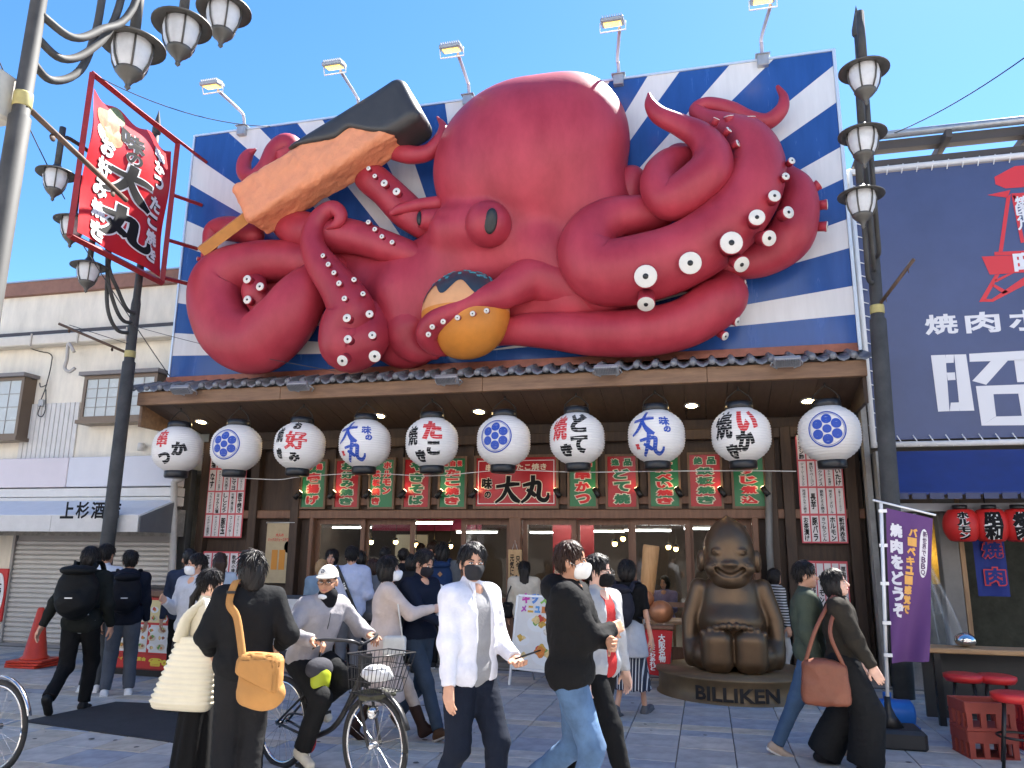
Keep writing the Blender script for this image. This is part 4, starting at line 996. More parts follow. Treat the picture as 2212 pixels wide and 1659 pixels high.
for st, fx, fz, w, h in ((DAI, -.09, .36, .30, .50), (MARU, .23, .36, .32, .50)):
    brush(mw, st, (cx + fx * W, Y - .012, z0 + fz * Hh), w * W, h * Hh, fat=.06, off=.001); brush(m, st, (cx + fx * W, Y - .012, z0 + fz * Hh), w * W, h * Hh, fat=.03, off=.006)
for ch, fx, fz, s in (('味', -.34, .47, .14), ('の', -.33, .26, .09)):
    put_text(mw, ch, (cx + fx * W, Y - .012, z0 + fz * Hh), s * W, s * W, bold=.1, off=.001, flat=.02); put_text(m, ch, (cx + fx * W, Y - .012, z0 + fz * Hh), s * W * .9, s * W * .9, bold=.05, off=.006, flat=.02)
mw.build('lettering_edge', CREAM, hs, True); mw = MB(); put_text(mw, '串かつ・たこ焼き', (cx, Y - .012, z0 + .77 * Hh), .72 * W, .13 * Hh, bold=.03)
m.build('lettering', INK, hs, True); mw.build('lettering', CREAM, hs, True)
put_text(s_ := MB(), '囲', (cx + .38 * W, Y - .012, z0 + .2 * Hh), .055 * W, .055 * W, bold=.04); s_.build('seal', mat('seal_red', (0.7, .1, .08), .5), hs, True)

# ================================================================ little spot lamps on the sign rail
spm = None; warm = mat('lit_lens_warm', (1, .75, .4), .3, emit=6.0, ecol=(1.0, .72, .35))
for i, (u, side) in enumerate(((642, 1), (715, 1), (792, 1), (868, 1), (947, 1), (1022, 1), (1205, -1), (1290, -1), (1381, -1), (1468, -1), (1562, -1), (1656, -1))):
    x = at(u, 1095, 11.8)[0]; z = HEAD + .36
    t = thing('spot_lamp', 'small black spot lamp aimed at ' + ('the fried chicken sign', 'the okonomiyaki sign', 'the two column sign', 'the noodle sign', 'the takoyaki sign', 'the house sign from the takoyaki side', 'the house sign from the kushikatsu side', 'the kushikatsu sign', 'the doteyaki sign', 'the six character sign', 'the four character grill sign', 'the beef stew sign')[i], 'spot lamp', (x, 11.78, z), group='spot lamps along the sign rail')
    d = np.array([.45 * side, .35, .75]); d /= np.linalg.norm(d)
    MB().cyl(-d * .07, d * .08, .042, n=14).build('housing', BLACK, t); MB().cyl(d * .081, d * .086, .034, n=14).build('lens', warm, t)
    MB().box((0, .09, -.03), (.02, .16, .03)).build('bracket', BLACK, t)
# recessed downlights in the canopy ceiling
dl = mat('downlight_lens', (1, .8, .5), .3, emit=9.0, ecol=(1.0, .74, .38))
for i, (u, v) in enumerate(((435, 911), (650, 906), (820, 898), (1035, 889), (1243, 882), (1494, 876), (1746, 866))):
    d = ray(u, v); tt = (EZ + .02 + .23 * (EY + .09) - CAM_Z) / (d[2] + .23 * d[1]); p = d * tt + np.array([0, 0, CAM_Z])
    t = thing('downlight', 'round warm downlight in the canopy ceiling ' + ('beside the first lantern', 'behind the okonomiyaki lantern', 'behind the first blue brush lantern', 'left of the middle crest lantern', 'behind the doteyaki lantern', 'left of the ikayaki lantern', 'left of the last crest lantern')[i], 'downlight', tuple(p), group='downlights in the canopy ceiling')
    Fr = frame((0, -.23, -1.0))
    MB().lathe([(.085, -.012), (.115, .0), (.115, .012), (.085, .012)], n=28, rot=Fr, cap=False).build('trim_ring', STEEL, t); MB().lathe([(0, .002), (.088, .002)], n=24, rot=Fr).build('lens', dl, t)
# flood lamps clipped on the eave
for i, (u, v, flip) in enumerate(((393, 842, 0), (645, 834, 0), (966, 820, 0), (1310, 799, 1), (1700, 781, 1))):
    p = at(u, v, EY - .22); lab = ('eave flood lamp with blank grey back' if not flip else 'eave flood lamp with finned body')
    t = thing('eave_floodlight', 'slim grey ' + lab + (' over the first lantern', ' over the okonomiyaki lantern', ' below the octopus ball', ' over the doteyaki lantern', ' over the last lantern')[i], 'floodlight', tuple(p), group='%s flood lamps on the eave' % ('grey' if not flip else 'finned'))
    Rx = Matrix.Rotation(math.radians(-35), 3, 'X'); Rx = np.array(Rx)
    MB().box((0, 0, 0), (.34, .16, .07), rot=Rx, bev=.012).build('housing', mat('lamp_grey', (0.30, 0.31, 0.33), .4, .3), t)
    for k in range(14): MB().box(np.array([-.15 + k * .023, 0, 0]) + Rx @ np.array([0, -.02, -.045]), (.008, .11, .03), rot=Rx).build('fin', mat('lamp_grey'), t)
    MB().box(Rx @ np.array([0, 0, .04]), (.30, .12, .01), rot=Rx).build('lens', mat('floodlight_lens', (.8, .8, .78), .2), t)
    MB().tube([(-.18, 0, 0), (-.2, .1, -.02), (-.1, .24, -.04), (.1, .24, -.04), (.2, .1, -.02), (.18, 0, 0)], .012, 6).build('yoke', STEEL, t)
# flood lamps on arms over the billboard
fly = mat('lit_lens_yellow', (1, .8, .25), .3, emit=.75, ecol=(1.0, .62, .10))
for i, (bu, bv, hu, hv, reach) in enumerate(((527, 281, 458, 183, 1.1), (775, 236, 722, 141, 1.1), (1013, 219, 975, 104, 1.1), (1337, 181, 1323, 47, 1.1), (1647, 135, 1648, -3, 1.1))):
    b0 = at(bu, bv, BY + .02); b0[2] = 9.02
    h = at(hu, hv, BY - reach)
    t = thing('billboard_floodlight', 'lit flood lamp on a bent arm ' + ('above the red banner side of the billboard', 'above the breaded skewer', 'between the skewer and the octopus head', 'just right of the octopus head', 'above the curled tentacle tips beside the street lamp')[i], 'floodlight', tuple(b0), group='flood lamps above the billboard')
    hl = h - b0
    MB().tube(spline([(0, 0, .05), (0, -.04, .28), hl * .12 + np.array([0, -.05, .30]), hl + np.array([.1, .04, -.10])], 6), .028, 8).build('arm', mat('arm_mauve_grey', (0.40, 0.36, 0.40), .45, .4), t)
    MB().box((0, -.05, 0), (.16, .12, .18), bev=.01).bx(-.11, .11, -.13, .05, .085, .10).build('clamp', STEEL, t)
    Rx = np.array(Matrix.Rotation(math.radians(14), 3, 'X')) 
    MB().box(hl, (.34, .24, .07), rot=Rx, bev=.015).build('housing', mat('lamp_grey'), t)
    MB().box(hl + Rx @ np.array([0, 0, -.038]), (.25, .15, .012), rot=Rx).build('lens', fly, t)
    for k in range(9): MB().box(hl + Rx @ np.array([-.14 + k * .035, 0, .05]), (.01, .2, .04), rot=Rx).build('fin', mat('lamp_grey'), t)
    MB().tube([hl + np.array(q) for q in ((-.185, 0, 0), (-.19, .05, -.12), (.19, .05, -.12), (.185, 0, 0))], .012, 6).build('yoke', WHITE_P, t)

# ================================================================ menu slips
SLIP = mat('slip_paper', (0.74, 0.70, 0.70), .6, var=.04); SLIPR = mat('slip_red', (0.62, 0.10, 0.12), .6)
def slip_board(label, corners, rows_, Y, name='menu_slip_board'):
    (ua, va), (ub, vb_) = corners; a, b_ = at(ua, va, Y), at(ub, vb_, Y); x0, x1, zt, zb = a[0], b_[0], a[2], b_[2]
    t = thing(name, label, 'menu board', ((x0 + x1) / 2, Y, zb)); nr = len(rows_); nc = 5; w = (x1 - x0) / nc; h = (zt - zb) / nr
    MB().bx(x0 - .01, x1 + .01, Y, Y + .012, zb - .01, zt + .01).build('backing', SLIPR, t, True)
    for r, row in enumerate(rows_):
        for c_, txt in enumerate(row):
            cx, cz = x0 + (c_ + .5) * w, zt - (r + .5) * h; dz = RNG.uniform(-.004, .004)
            s = MB().bx(cx - w * .42, cx + w * .42, Y - .004, Y - .001, cz - h * .465 + dz, cz + h * .465 + dz).build('slip', SLIP, t, True)
            if txt:
                n_ = len(txt); hh = min(h * .86, n_ * w * .95); ww = min(w * .62, hh / n_ * 1.05)
                m = MB(); put_text(m, txt, (cx, Y - .004, cz + dz - h * .02), ww, hh, bold=.02 if n_ > 5 else .035, off=.002, flat=.01, vertical=True, res=1); m.build('lettering', INK, s, True)
z4b, z7b = Zm(500, 1500, .22321), Zm(2500, 1500, .22321)
slip_board('four rows of white menu slips on the dark wall left of the doors', (z4b(822, 640), z4b(1100, 1512)), [['ネギ塩', 'ラー油', 'もやし', '冷奴', '枝豆'], ['なす', 'きゅうりの一本漬け', 'たま大丸焼き', 'エビマヨ', 'さつまいもハニー'], ['フライドポテト', 'ミックス塩', 'ししとう', '竹輪の磯辺揚げ', '豚平焼き'], ['イカゲソ唐揚げ', 'キッズバスケット', '豚玉', 'コーンバター', 'ブルーベリーベリー']], 11.9)
slip_board('four rows of white menu slips on the wall right of the statue', (z7b(1555, 515), z7b(2060, 1565)), [['ネギポン酢', 'いんげん豆く', '玉ねぎ', 'トマト', '山芋'], ['ジューシーフランク', '厚切りベーコン', 'ミルクアイス', 'きゅうりの一本漬け', 'しいたけ'], ['西成ホルモン焼き', '長芋', '鉄板とろろ焼き', '明太チーズロール', '三種のチーズのじゃがバター'], ['お茶漬け', '豚バラ', 'きつねうどん', 'ホルモン', '新世界赤玉']], 11.9)
slip_board('single row of menu slips low on the left wall beside the crowd', ((441, 1192), (530, 1262)), [['らっきょう', '赤ウインナー', 'ポテサラ', '軟骨の唐揚げ', 'ミニトマト']], 11.9)
slip_board('single row of tall menu slips low on the right wall behind the couple', ((1745, 1213), (1838, 1330)), [['鶏皮', 'サーモン', '名物うどん', '牛すじ', '厚切のかすうどん']], 11.9)
# beer poster, wooden plaque
Y = 11.88; a, b_ = at(578, 1130, Y), at(626, 1260, Y)
po = thing('beer_poster', 'beige beer poster hanging on the dark wall left of the doors', 'poster', ((a[0] + b_[0]) / 2, Y, b_[2]))
MB().bx(a[0], b_[0], Y, Y + .006, b_[2], a[2]).build('sheet', mat('poster_beige', (0.45, 0.36, 0.22), .7, var=.1), po, True)
MB().cyl((a[0] - .02, Y, a[2] + .01), (b_[0] + .02, Y, a[2] + .01), .012).build('hanger_bar', STEEL, po, True)
MB().tube([(a[0], Y, a[2]), ((a[0] + b_[0]) / 2, Y, a[2] + .12), (b_[0], Y, a[2])], .003, 4).build('string', WIRE, po, True)
cx, cz, W, Hh = (a[0] + b_[0]) / 2, (a[2] + b_[2]) / 2, b_[0] - a[0], a[2] - b_[2]
for dx in (-.14, .14): MB().bx(cx + (dx - .11) * W, cx + (dx + .11) * W, Y - .004, Y - .001, cz - .28 * Hh, cz + .05 * Hh).build('beer_glass_print', mat('beer_amber', (0.55, 0.22, 0.02), .4), po, True)
m = MB(); put_text(m, '大人の', (cx, Y - .001, cz + .30 * Hh), .3 * W, .06 * Hh, bold=.03); put_text(m, 'ミックスジュースサワー', (cx, Y - .001, cz + .22 * Hh), .85 * W, .06 * Hh, bold=.02); m.build('lettering', INKR, po, True)
MB().lathe([(0, 0), (.07, 0)], (cx + .34 * W, Y - .003, cz + .1 * Hh), 20, False, rot=frame((0, -1, 0)), sy=1.4).build('dark_badge', INK, po, True)
Y = 11.85; a, b_ = at(1098, 1187, Y), at(1126, 1282, Y)
pl = thing('wooden_plaque', 'small hanging wooden plaque with black brush writing on the centre post', 'sign', ((a[0] + b_[0]) / 2, Y, b_[2]))
MB().bx(a[0], b_[0], Y, Y + .025, b_[2], a[2], bev=.004).build('board', wood('plaque_wood', (0.42, 0.26, 0.12), (0.55, 0.36, 0.18), 'Z'), pl, True)
cx = (a[0] + b_[0]) / 2; m = MB(); put_text(m, '元気に', (cx - .045, Y, b_[2] + .42), .07, .32, vertical=True, bold=.03); put_text(m, '只今', (cx + .05, Y, b_[2] + .46), .07, .2, vertical=True, bold=.03); put_text(m, '商', (cx, Y, b_[2] + .16), .15, .15, bold=.04); put_text(m, '中', (cx, Y, b_[2] + .04), .12, .1, bold=.04); m.build('lettering', INK, pl, True)
MB().tube([(cx - .04, Y, a[2]), (cx, Y, a[2] + .14), (cx + .04, Y, a[2])], .004, 4).build('string', WHITE_P, pl, True)
MB().tube([at(1660, 1020, 11.8), at(1662, 1180, 11.8), np.array([at(1662, 1180, 11.8)[0], 11.8, 0])], .05, 12).build('wall_pipe', mat('pipe_dark_grey', (0.17, 0.17, 0.165), .5, .2, var=.15), rest_b, True)
# ================================================================ street lamp posts
POST = mat('lamp_post_grey', (0.058, 0.057, 0.054), .7, .1, var=.3, vscale=4)
LMET = mat('lamp_bronze_grey', (0.10, 0.095, 0.085), .5, .4, var=.15)
LGL = mat('lamp_milk_glass', (0.55, 0.56, 0.57), .35, var=.12, vscale=7)
RUSTY = mat('rusty_bar', (0.11, 0.07, 0.05), .7, .2, var=.3)
YEL = mat('yellow_tape', (0.42, 0.36, 0.14), .6, var=.2)
def lamp_post(label, x, y, turned, bar_dir, bar_z, rot=0.0, rs=1.0):
    t = thing('street_lamp', label, 'street lamp', (x, y, 0), math.radians(rot), group='street lamps with three hanging lanterns')
    s = 1 if turned else -1
    MB().lathe([(a_ * rs, b_) for a_, b_ in ((.118, 0), (.118, .9), (.108, 1.0), (.10, 4.6), (.08, 4.62), (.074, 5.6), (.06, 5.7), (.05 / rs, 8.7))], n=20).build('pole', POST, t)
    MB().lathe([(.05, 8.7), (.075, 8.74), (.075, 8.82), (.0, 9.2)], n=14).build('finial', POST, t)
    MB().lathe([(a_ * rs, b_) for a_, b_ in ((.084, 4.68), (.087, 4.69), (.087, 4.78), (.084, 4.79))], n=20).build('tape_band', YEL, t)
    b0 = np.array([0, 0, bar_z]); d = np.asarray(bar_dir, float)
    MB().cyl(b0, b0 + d, .022, n=8).build('banner_bar', RUSTY, t)
    for k in (.25, .85): MB().lathe([(.02, -.006), (.03, 0), (.02, .006)], b0 + d * k + np.array([0, 0, -.05]), 10, rot=frame((1, 0, 0))).build('eyelet', RUSTY, t)
    for i, (reach, zl) in enumerate(((1.0, 5.92), (1.48, 6.46), (1.96, 6.98))):
        z0 = 5.10 + .17 * i; dx = (i - 1) * .07
        P = [(dx * .3, 0, z0), (dx, s * .26, z0 - .02), (dx, s * .50, z0 + .22), (dx, s * (.60 + .1 * i), z0 + .65), (dx, s * (.64 + .22 * i), zl + .42), (dx, s * (reach - .15), zl + .62), (dx, s * reach, zl + .42)]
        MB().tube(spline(P, 6), .03, 10).build('arm', POST, t)
        h = MB(); h.cyl((dx, s * reach, zl + .72), (dx, s * reach, zl + .05), .045, n=12); h.build('stem', POST, t)
        L = MB().lathe([(.0, .12), (.05, .115), (.08, .06), (.20, .015), (.268, -.02), (.268, -.035), (.20, -.012), (.14, .0), (.0, .0)], (dx, s * reach, zl), 28, cap=False).build('hat', LMET, t)
        MB().lathe([(.155, -.005), (.165, -.08), (.145, -.19), (.105, -.275)], (dx, s * reach, zl), 24, cap=False).build('glass_shade', LGL, L)
        for k in range(6):
            a = k * math.pi / 3 + .3; c_, s_ = math.cos(a), math.sin(a)
            MB().tube([(dx + r * c_, s * reach + r * s_, zl + z) for r, z in ((.168, 0), (.175, -.09), (.155, -.195), (.112, -.285))], .009, 6).build('rib', LMET, L)
        MB().lathe([(.112, -.27), (.118, -.285), (.10, -.31), (.075, -.34), (.05, -.36), (.03, -.39), (.02, -.41), (.026, -.43), (.0, -.46)], (dx, s * reach, zl), 18).build('finial', LMET, L)
    return t
lamp_post('grey street lamp whose lanterns hang behind the red shop banner', -9.06, 10.36, False, (-.95, -.55, .42), 4.74)
lamp_post('grey street lamp between the billboard and the blue grill house', 2.16, 10.35, False, (.45, -.5, .42), 4.76, -13.0).rotation_euler[1] = math.radians(1.2)
nl = lamp_post('thick grey street lamp nearest the viewer with the red banner beyond it', -4.58, 3.92, True, (-.40, 1.5, .0), 4.72, 0.0, .72)
MB().box((-.35, -.1, 4.75), (.55, .3, .35), bev=.02).build('junction_box', mat('pale_box', (0.5, 0.48, 0.42), .6, var=.1), nl)

# ================================================================ red banner in a frame, bolted to the billboard
FRED = mat('frame_red', (0.30, 0.02, 0.02), .5, var=.2, vscale=6)
BANR = mat('banner_red', (0.50, 0.015, 0.022), .35, var=.08, vscale=2)
cor = [(200, 166), (383, 302), (352, 608), (148, 512)]            # frame corners in the photo, clockwise from the top
Xb = -9.02
fa, fb = np.array([-8.78, 10.75]), np.array([-8.72, 8.5])        # near the billboard / towards the street
def fpt(uv):                                                     # pixel -> point on the banner's vertical plane
    d = ray(*uv); n2 = np.array([fb[1] - fa[1], -(fb[0] - fa[0])]); tt = (n2 @ fa) / (n2 @ d[:2]); p = d * tt; return p + np.array([0, 0, CAM_Z])
pc = [fpt(c) for c in cor]
xr = (pc[1] + pc[2]) / 2; xl = (pc[0] + pc[3]) / 2
zt, zb = (pc[0][2] + pc[1][2]) / 2, (pc[2][2] + pc[3][2]) / 2
Lf, Rt = np.array([xl[0], xl[1]]), np.array([xr[0], xr[1]])
bs = thing('hanging_banner_sign', 'red vinyl shop banner in a red frame bolted to the billboard edge', 'banner', (Rt[0], Rt[1], zb))
V3 = lambda s, z: np.array([*(Lf + (Rt - Lf) * s), z])
for a, b_ in ((V3(0, zb), V3(0, zt)), (V3(1, zb), V3(1, zt)), (V3(0, zt), V3(1, zt)), (V3(0, zb), V3(1, zb))): MB().tube([a, b_], .055, 4, smooth=False).build('frame_bar', FRED, bs, True)
for zz, lf in ((zt - .15, 0), (zb + (zt - zb) * .62, 1), (zb + (zt - zb) * .30, 1), (zb + .1, 1)):
    a = V3(.25 if lf == 0 else 1, zz + (.15 if lf == 0 else 0)); e = np.array([-8.55, BY - .01, zz + .02]); MB().tube([a, e], .035, 4, smooth=False).build('bracket_bar', FRED, bs, True)
rgt = np.array([*((Rt - Lf) / np.linalg.norm(Rt - Lf)), 0]); WB = np.linalg.norm(Rt - Lf); HB = zt - zb; nb = np.array([rgt[1], -rgt[0], 0]) 
if nb @ (-V3(.5, 0)) < 0: nb = -nb
cen_b = V3(.5, (zt + zb) / 2)
def bwave(x, y, o):
    sag = .12 * HB * (np.clip(y / HB + .5, 0, 1) ** 4) * (.35 + .65 * np.cos(x / WB * 9) ** 2 * .6)
    wv = .035 * np.sin(x / WB * 10 + 1.5 * y / HB) + .03 * np.sin(y / HB * 9)
    return cen_b + np.outer(x, rgt) + np.outer(y - sag, (0, 0, 1)) + np.outer(wv + o, nb)
nx, ny = 24, 30; g = [(i / nx - .5, j / ny - .5) for i in range(nx + 1) for j in range(ny + 1)]; G = np.array(g)
m = MB(); m.add(bwave(G[:, 0] * WB * .93, G[:, 1] * HB * .94, 0), [(i * (ny + 1) + j, (i + 1) * (ny + 1) + j, (i + 1) * (ny + 1) + j + 1, i * (ny + 1) + j + 1) for i in range(nx) for j in range(ny)], True)
ban = m.build('banner_sheet', BANR, bs, True)
def btxt(items, mt, nm, par, bold, off):
    m = MB()
    for ch, fx, fy, w, h in items:
        wf = lambda x, y, o, fx=fx, fy=fy: bwave(x + fx * WB, y + fy * HB, o + off)
        if isinstance(ch, str): put_text(m, ch, None, w * WB, h * HB, bold=bold, warp=wf, flat=.02, res=3)
        else: brush(m, ch, None, w * WB, h * HB, fat=bold, warp=wf)
    m.build(nm, mt, par, True)
side = [(c, -.27, .14 - .135 * i, .17, .12) for i, c in enumerate('お好み焼き')] + [(c, .30, .36 - .11 * i, .15, .095) for i, c in enumerate('串かつ')] + [(c, .31, -.02 - .115 * i, .15, .10) for i, c in enumerate('たこ焼き')]
btxt(side, INK, 'lettering_edge', ban, .10, .004); btxt(side, mat('banner_white', (0.75, .75, .75), .5), 'lettering', ban, .05, .012)
mid = [('味', -.02, .30, .24, .14), ('の', 0, .18, .16, .09), (DAI, .0, .01, .50, .24), (MARU, .02, -.27, .54, .24)]
btxt(mid, mat('banner_white'), 'lettering_edge', ban, .07, .004); btxt(mid, INK, 'lettering', ban, .035, .012)
# printed food picture in the corner of the banner
for (fx, fy, r, colr, nm) in ((-.29, .33, .13, (0.45, 0.11, 0.03), 'food_print'), (-.22, .24, .10, (0.5, 0.2, 0.08), 'food_print'), (-.33, .22, .08, (0.6, 0.55, 0.48), 'bowl_print'), (-.20, .40, .09, (0.20, 0.24, 0.10), 'food_print')):
    th = np.linspace(0, 2 * math.pi, 25); m = MB(); x = np.concatenate([[0], r * WB * np.cos(th)]) + fx * WB; y = np.concatenate([[0], r * WB * .9 * np.sin(th)]) + fy * HB
    m.add(bwave(x, y, .006 + .001 * (fx + .4) * 10), [(0, i, i + 1) for i in range(1, 25)]); m.build(nm, mat('print_%d' % int(colr[0] * 100 + fy * 1000), colr, .5, var=.35, vscale=14), ban, True)

# ================================================================ overhead cables
def cable(label, a, b_, sag=.15, r=.008):
    a, b_ = np.asarray(a), np.asarray(b_); P = [a + (b_ - a) * t - np.array([0, 0, 4 * sag * t * (1 - t)]) for t in np.linspace(0, 1, 14)]
    tag(MB().tube(P, r, 5).build('overhead_cable', mat('cable_dark', (0.05, 0.05, 0.055), .6)), label, 'cable')
cable('thin cable running from the red banner frame to the billboard top', V3(0, zt), (-7.3, BY, 9.06), .2)
cable('thin dark cable crossing the sky above the grill house roof', (2.9, 11.3, 7.7), at(2300, 60, 8.0), .1)
cable('thin cable slanting across the sky past the near street lamp', at(-20, 90, 6.5), at(140, 430, 9.0), .05)
cable('thin guy wire from the red banner down to the billboard corner', V3(.1, zb), at(366, 812, BY - .05), .02)
cable('thin cable drawn across the octopus from the lamp post', (-9.0, 10.3, 5.2), P3(z4_, 1250, 1330, .9), .05, .005)
cable('thin guy wire from the lamp post bar up to the pole', at(150, 702, 9.0), (-9.06, 10.36, 4.9), .0, .005)

# ================================================================ bronze statue
BRZ = mat('dark_bronze', (0.135, 0.086, 0.050), .42, .7, var=.14, vscale=4, bump=.04)
BRZD = mat('dark_bronze_letter', (0.012, 0.009, 0.008), .6)
sc_ = gnd(1575, 1500) + np.array([0, .62, 0]); 
sc_ = np.array([0.26, 10.18, 0.0])
stt = thing('bronze_statue', 'seated plump bronze figure with pointed head and smile on a round plinth', 'statue', tuple(sc_))
MB().lathe([(.93, .0), (.93, .02), (.90, .03), (.90, .24), (.93, .26), (.93, .285), (.0, .285)], n=56).build('plinth', mat('plinth_bronze', (.17, .115, .06), .5, .4, var=.2, vscale=4), stt)
def stat_body(p):
    x = np.abs(p[:, 0]); q = np.stack([x, p[:, 1], p[:, 2]], 1)
    d = s_ell(q, (0, .02, .78), (.44, .36, .52))
    d = smin(d, s_ell(q, (0, .02, 1.18), (.37, .27, .25)), .12)
    d = smin(d, s_ell(q, (0, -.06, .84), (.38, .36, .22)), .08)
    # arms
    arm = np.minimum(s_cone(q, (.40, .02, 1.22), (.53, -.04, .86), .125, .11), s_cone(q, (.53, -.04, .86), (.55, -.12, .56), .11, .085))
    arm = smin(arm, s_ell(q, (.55, -.16, .47), (.075, .10, .15)), .05)
    d = smin(d, arm, .045)
    # legs with soles to the front
    d = smin(d, s_ell(q, (.30, -.12, .46), (.27, .32, .20)), .08)
    foot = s_box(q, (.20, -.37, .53), (.205, .16, .255), .15)
    d = np.minimum(d, foot)
    d = smax(d, -s_cone(q, (0, -.55, .28), (0, -.55, .74), .02, .012), .02)
    for i in range(5): d = np.minimum(d, np.linalg.norm(q - np.array([.048 + .080 * i, -.470 + .012 * i, .812 - .0052 * i * i]), axis=1) - (.050 - .002 * i))
    d = smax(d, -s_cone(q, (.0, -.33, 1.045), (.42, -.25, 1.06), .012, .01), .02)      # fold under the chest
    return d
soft_obj('body', stat_body, (-.75, -.6, .27), (.75, .5, 1.55), .019, BRZ, stt)
def stat_head(p):
    x = np.abs(p[:, 0]); q = np.stack([x, p[:, 1], p[:, 2]], 1)
    d = s_ell(q, (0, .0, 1.67), (.325, .31, .40))
    d = smin(d, s_ell(q, (0, -.05, 1.46), (.30, .29, .24)), .1)
    d = smin(d, s_cone(q, (0, .02, 1.98), (0, .03, 2.10), .12, .015), .10)
    d = smin(d, s_ell(q, (.20, -.20, 1.47), (.12, .11, .10)), .05)               # cheeks
    d = smin(d, s_ell(q, (0, -.315, 1.515), (.10, .06, .045)), .025)                 # nose
    d = smin(d, s_ell(q, (.145, -.262, 1.665), (.078, .05, .042)), .02)
    a = np.linspace(0, 1, 8); 
    for i in range(7):
        pa = (.225 * a[i], -.325 + .08 * a[i] ** 2, 1.375 + .15 * a[i] ** 2); pb = (.225 * a[i + 1], -.325 + .08 * a[i + 1] ** 2, 1.375 + .15 * a[i + 1] ** 2)
        d = smax(d, -s_cone(q, pa, pb, .030, .024), .016)                            # smile
    d = smax(d, -np.minimum(s_cone(q, (.085, -.318, 1.652), (.145, -.318, 1.672), .013, .015), s_cone(q, (.145, -.318, 1.672), (.205, -.285, 1.65), .015, .012)), .012)   # closed eyes
    d = smin(d, s_ell(q, (.36, .04, 1.55), (.06, .09, .14)), .03)
    d = smax(d, -s_ell(q, (.415, .0, 1.55), (.03, .05, .09)), .02)
    d = smin(d, s_ell(q, (0, -.14, 1.32), (.22, .18, .12)), .06)
    return d
soft_obj('head', stat_head, (-.47, -.45, 1.15), (.47, .4, 2.18), .016, BRZ, stt)
for o in stt.children:
    if o.name.startswith(('body', 'head')): o.scale = (.94, 1, 1)
m = MB()
def wrapt(x, y, z): a = x / .90; r = .912 + z; return np.stack([r * np.sin(a), -r * np.cos(a), y + .125], 1)
put_text(m, 'BILLIKEN', None, .93, .15, bold=.03, flat=.05, off=0, warp=wrapt); m.build('lettering', BRZD, stt)

# ================================================================ folding sign with the children's menu
ga, gb2 = np.array([-2.62, 10.4]), np.array([-1.98, 10.15])
af = thing('folding_menu_sign', 'white framed folding sign with a colourful kids menu beside the doors', 'sign', (at(1152, 1470, 9.72)[0], 9.72, 0))
aR = math.atan2(gb2[1] - ga[1], gb2[0] - ga[0]); AW = .72; AH = .88; zb_ = .22
af.rotation_euler = (0, 0, aR)
tl = np.array(Matrix.Rotation(math.radians(-9), 3, 'X'))
def afp(x, z, y=0.0): return tl @ np.array([x, y, z])
ctr = afp(0, zb_ + AH / 2)
fr_m = mat('aluminium_frame', (0.66, 0.67, 0.68), .35, .5)
for s in (-1, 1): MB().box(afp(s * AW / 2, (zb_ + AH + .0) / 2), (.03, .03, zb_ + AH), rot=tl, bev=.005).build('leg', fr_m, af)
for s in (-1, 1): MB().tube([afp(s * (AW / 2 - .03), zb_ + AH), (s * (AW / 2 - .03), .52, 0)], .014, 6).build('leg', fr_m, af)
for z in (zb_, zb_ + AH): MB().box(afp(0, z), (AW - .03, .028, .035), rot=tl, bev=.005).build('rail', fr_m, af)
MB().box(ctr, (AW - .032, .016, AH - .036), rot=tl).build('poster', mat('menu_poster', (0.72, 0.70, 0.66), .5, var=.05), af)
nrm_ = tl @ np.array([0, -1, 0]); upv = tl @ np.array([0, 0, 1.0])
def aput(ch, x, z, w, h, colr): 
    m = MB(); put_text(m, ch, afp(x, zb_ + z, -.009), w, h, up=upv, nrm=nrm_, bold=.07, flat=.02); m.build('lettering', mat('kids_%s' % ch, colr, .5), af)
for i, (c, colr) in enumerate(zip('キッズ', ((.55, .05, .35), (.1, .25, .6), (.25, .5, .08)))): aput(c, -.22 + .14 * i, .85, .12, .13, colr)
for i, (c, colr) in enumerate(zip('メニュー', ((.45, .05, .4), (.7, .4, .05), (.1, .3, .6), (.6, .2, .05)))): aput(c, -.24 + .105 * i, .72, .085, .085, colr)
def plate(par, x, z, r, cols_, base, f, seed, wid=1.0):
    """printed dish: white plate with coloured food"""
    rr = random.Random(seed); th = np.linspace(0, 2 * math.pi, 25)
    m = MB(); P = [f(x, z, .0012)] + [f(x + r * wid * math.cos(a), z + r * .6 * math.sin(a), .0012) for a in th]; m.add(P, [(0, i, i + 1) for i in range(1, 25)]); m.build('plate_print', base, par)
    for k, colr in enumerate(cols_):
        cx_, cz_ = x + rr.uniform(-.5, .5) * r * wid, z + rr.uniform(-.2, .4) * r; q = r * rr.uniform(.25, .42)
        m = MB(); P = [f(cx_, cz_, .0016 + .0004 * k)] + [f(cx_ + q * math.cos(a) * (1 + .2 * math.sin(3 * a + k)), cz_ + q * .75 * math.sin(a) * (1 + .2 * math.cos(4 * a)), .0016 + .0004 * k) for a in th]; m.add(P, [(0, i, i + 1) for i in range(1, 25)])
        m.build('food_print', mat('food_%d' % colr, FOODC[colr], .5, var=.25, vscale=30), par)
FOODC = [(0.62, 0.20, 0.03), (0.55, 0.33, 0.05), (0.50, 0.05, 0.03), (0.12, 0.30, 0.05), (0.70, 0.52, 0.22), (0.30, 0.10, 0.04), (0.65, 0.60, 0.5)]
af_f = lambda x, z, o: afp(x, zb_ + z, -.009 - o)
plw = mat('plate_white', (0.74, 0.74, 0.73), .4)
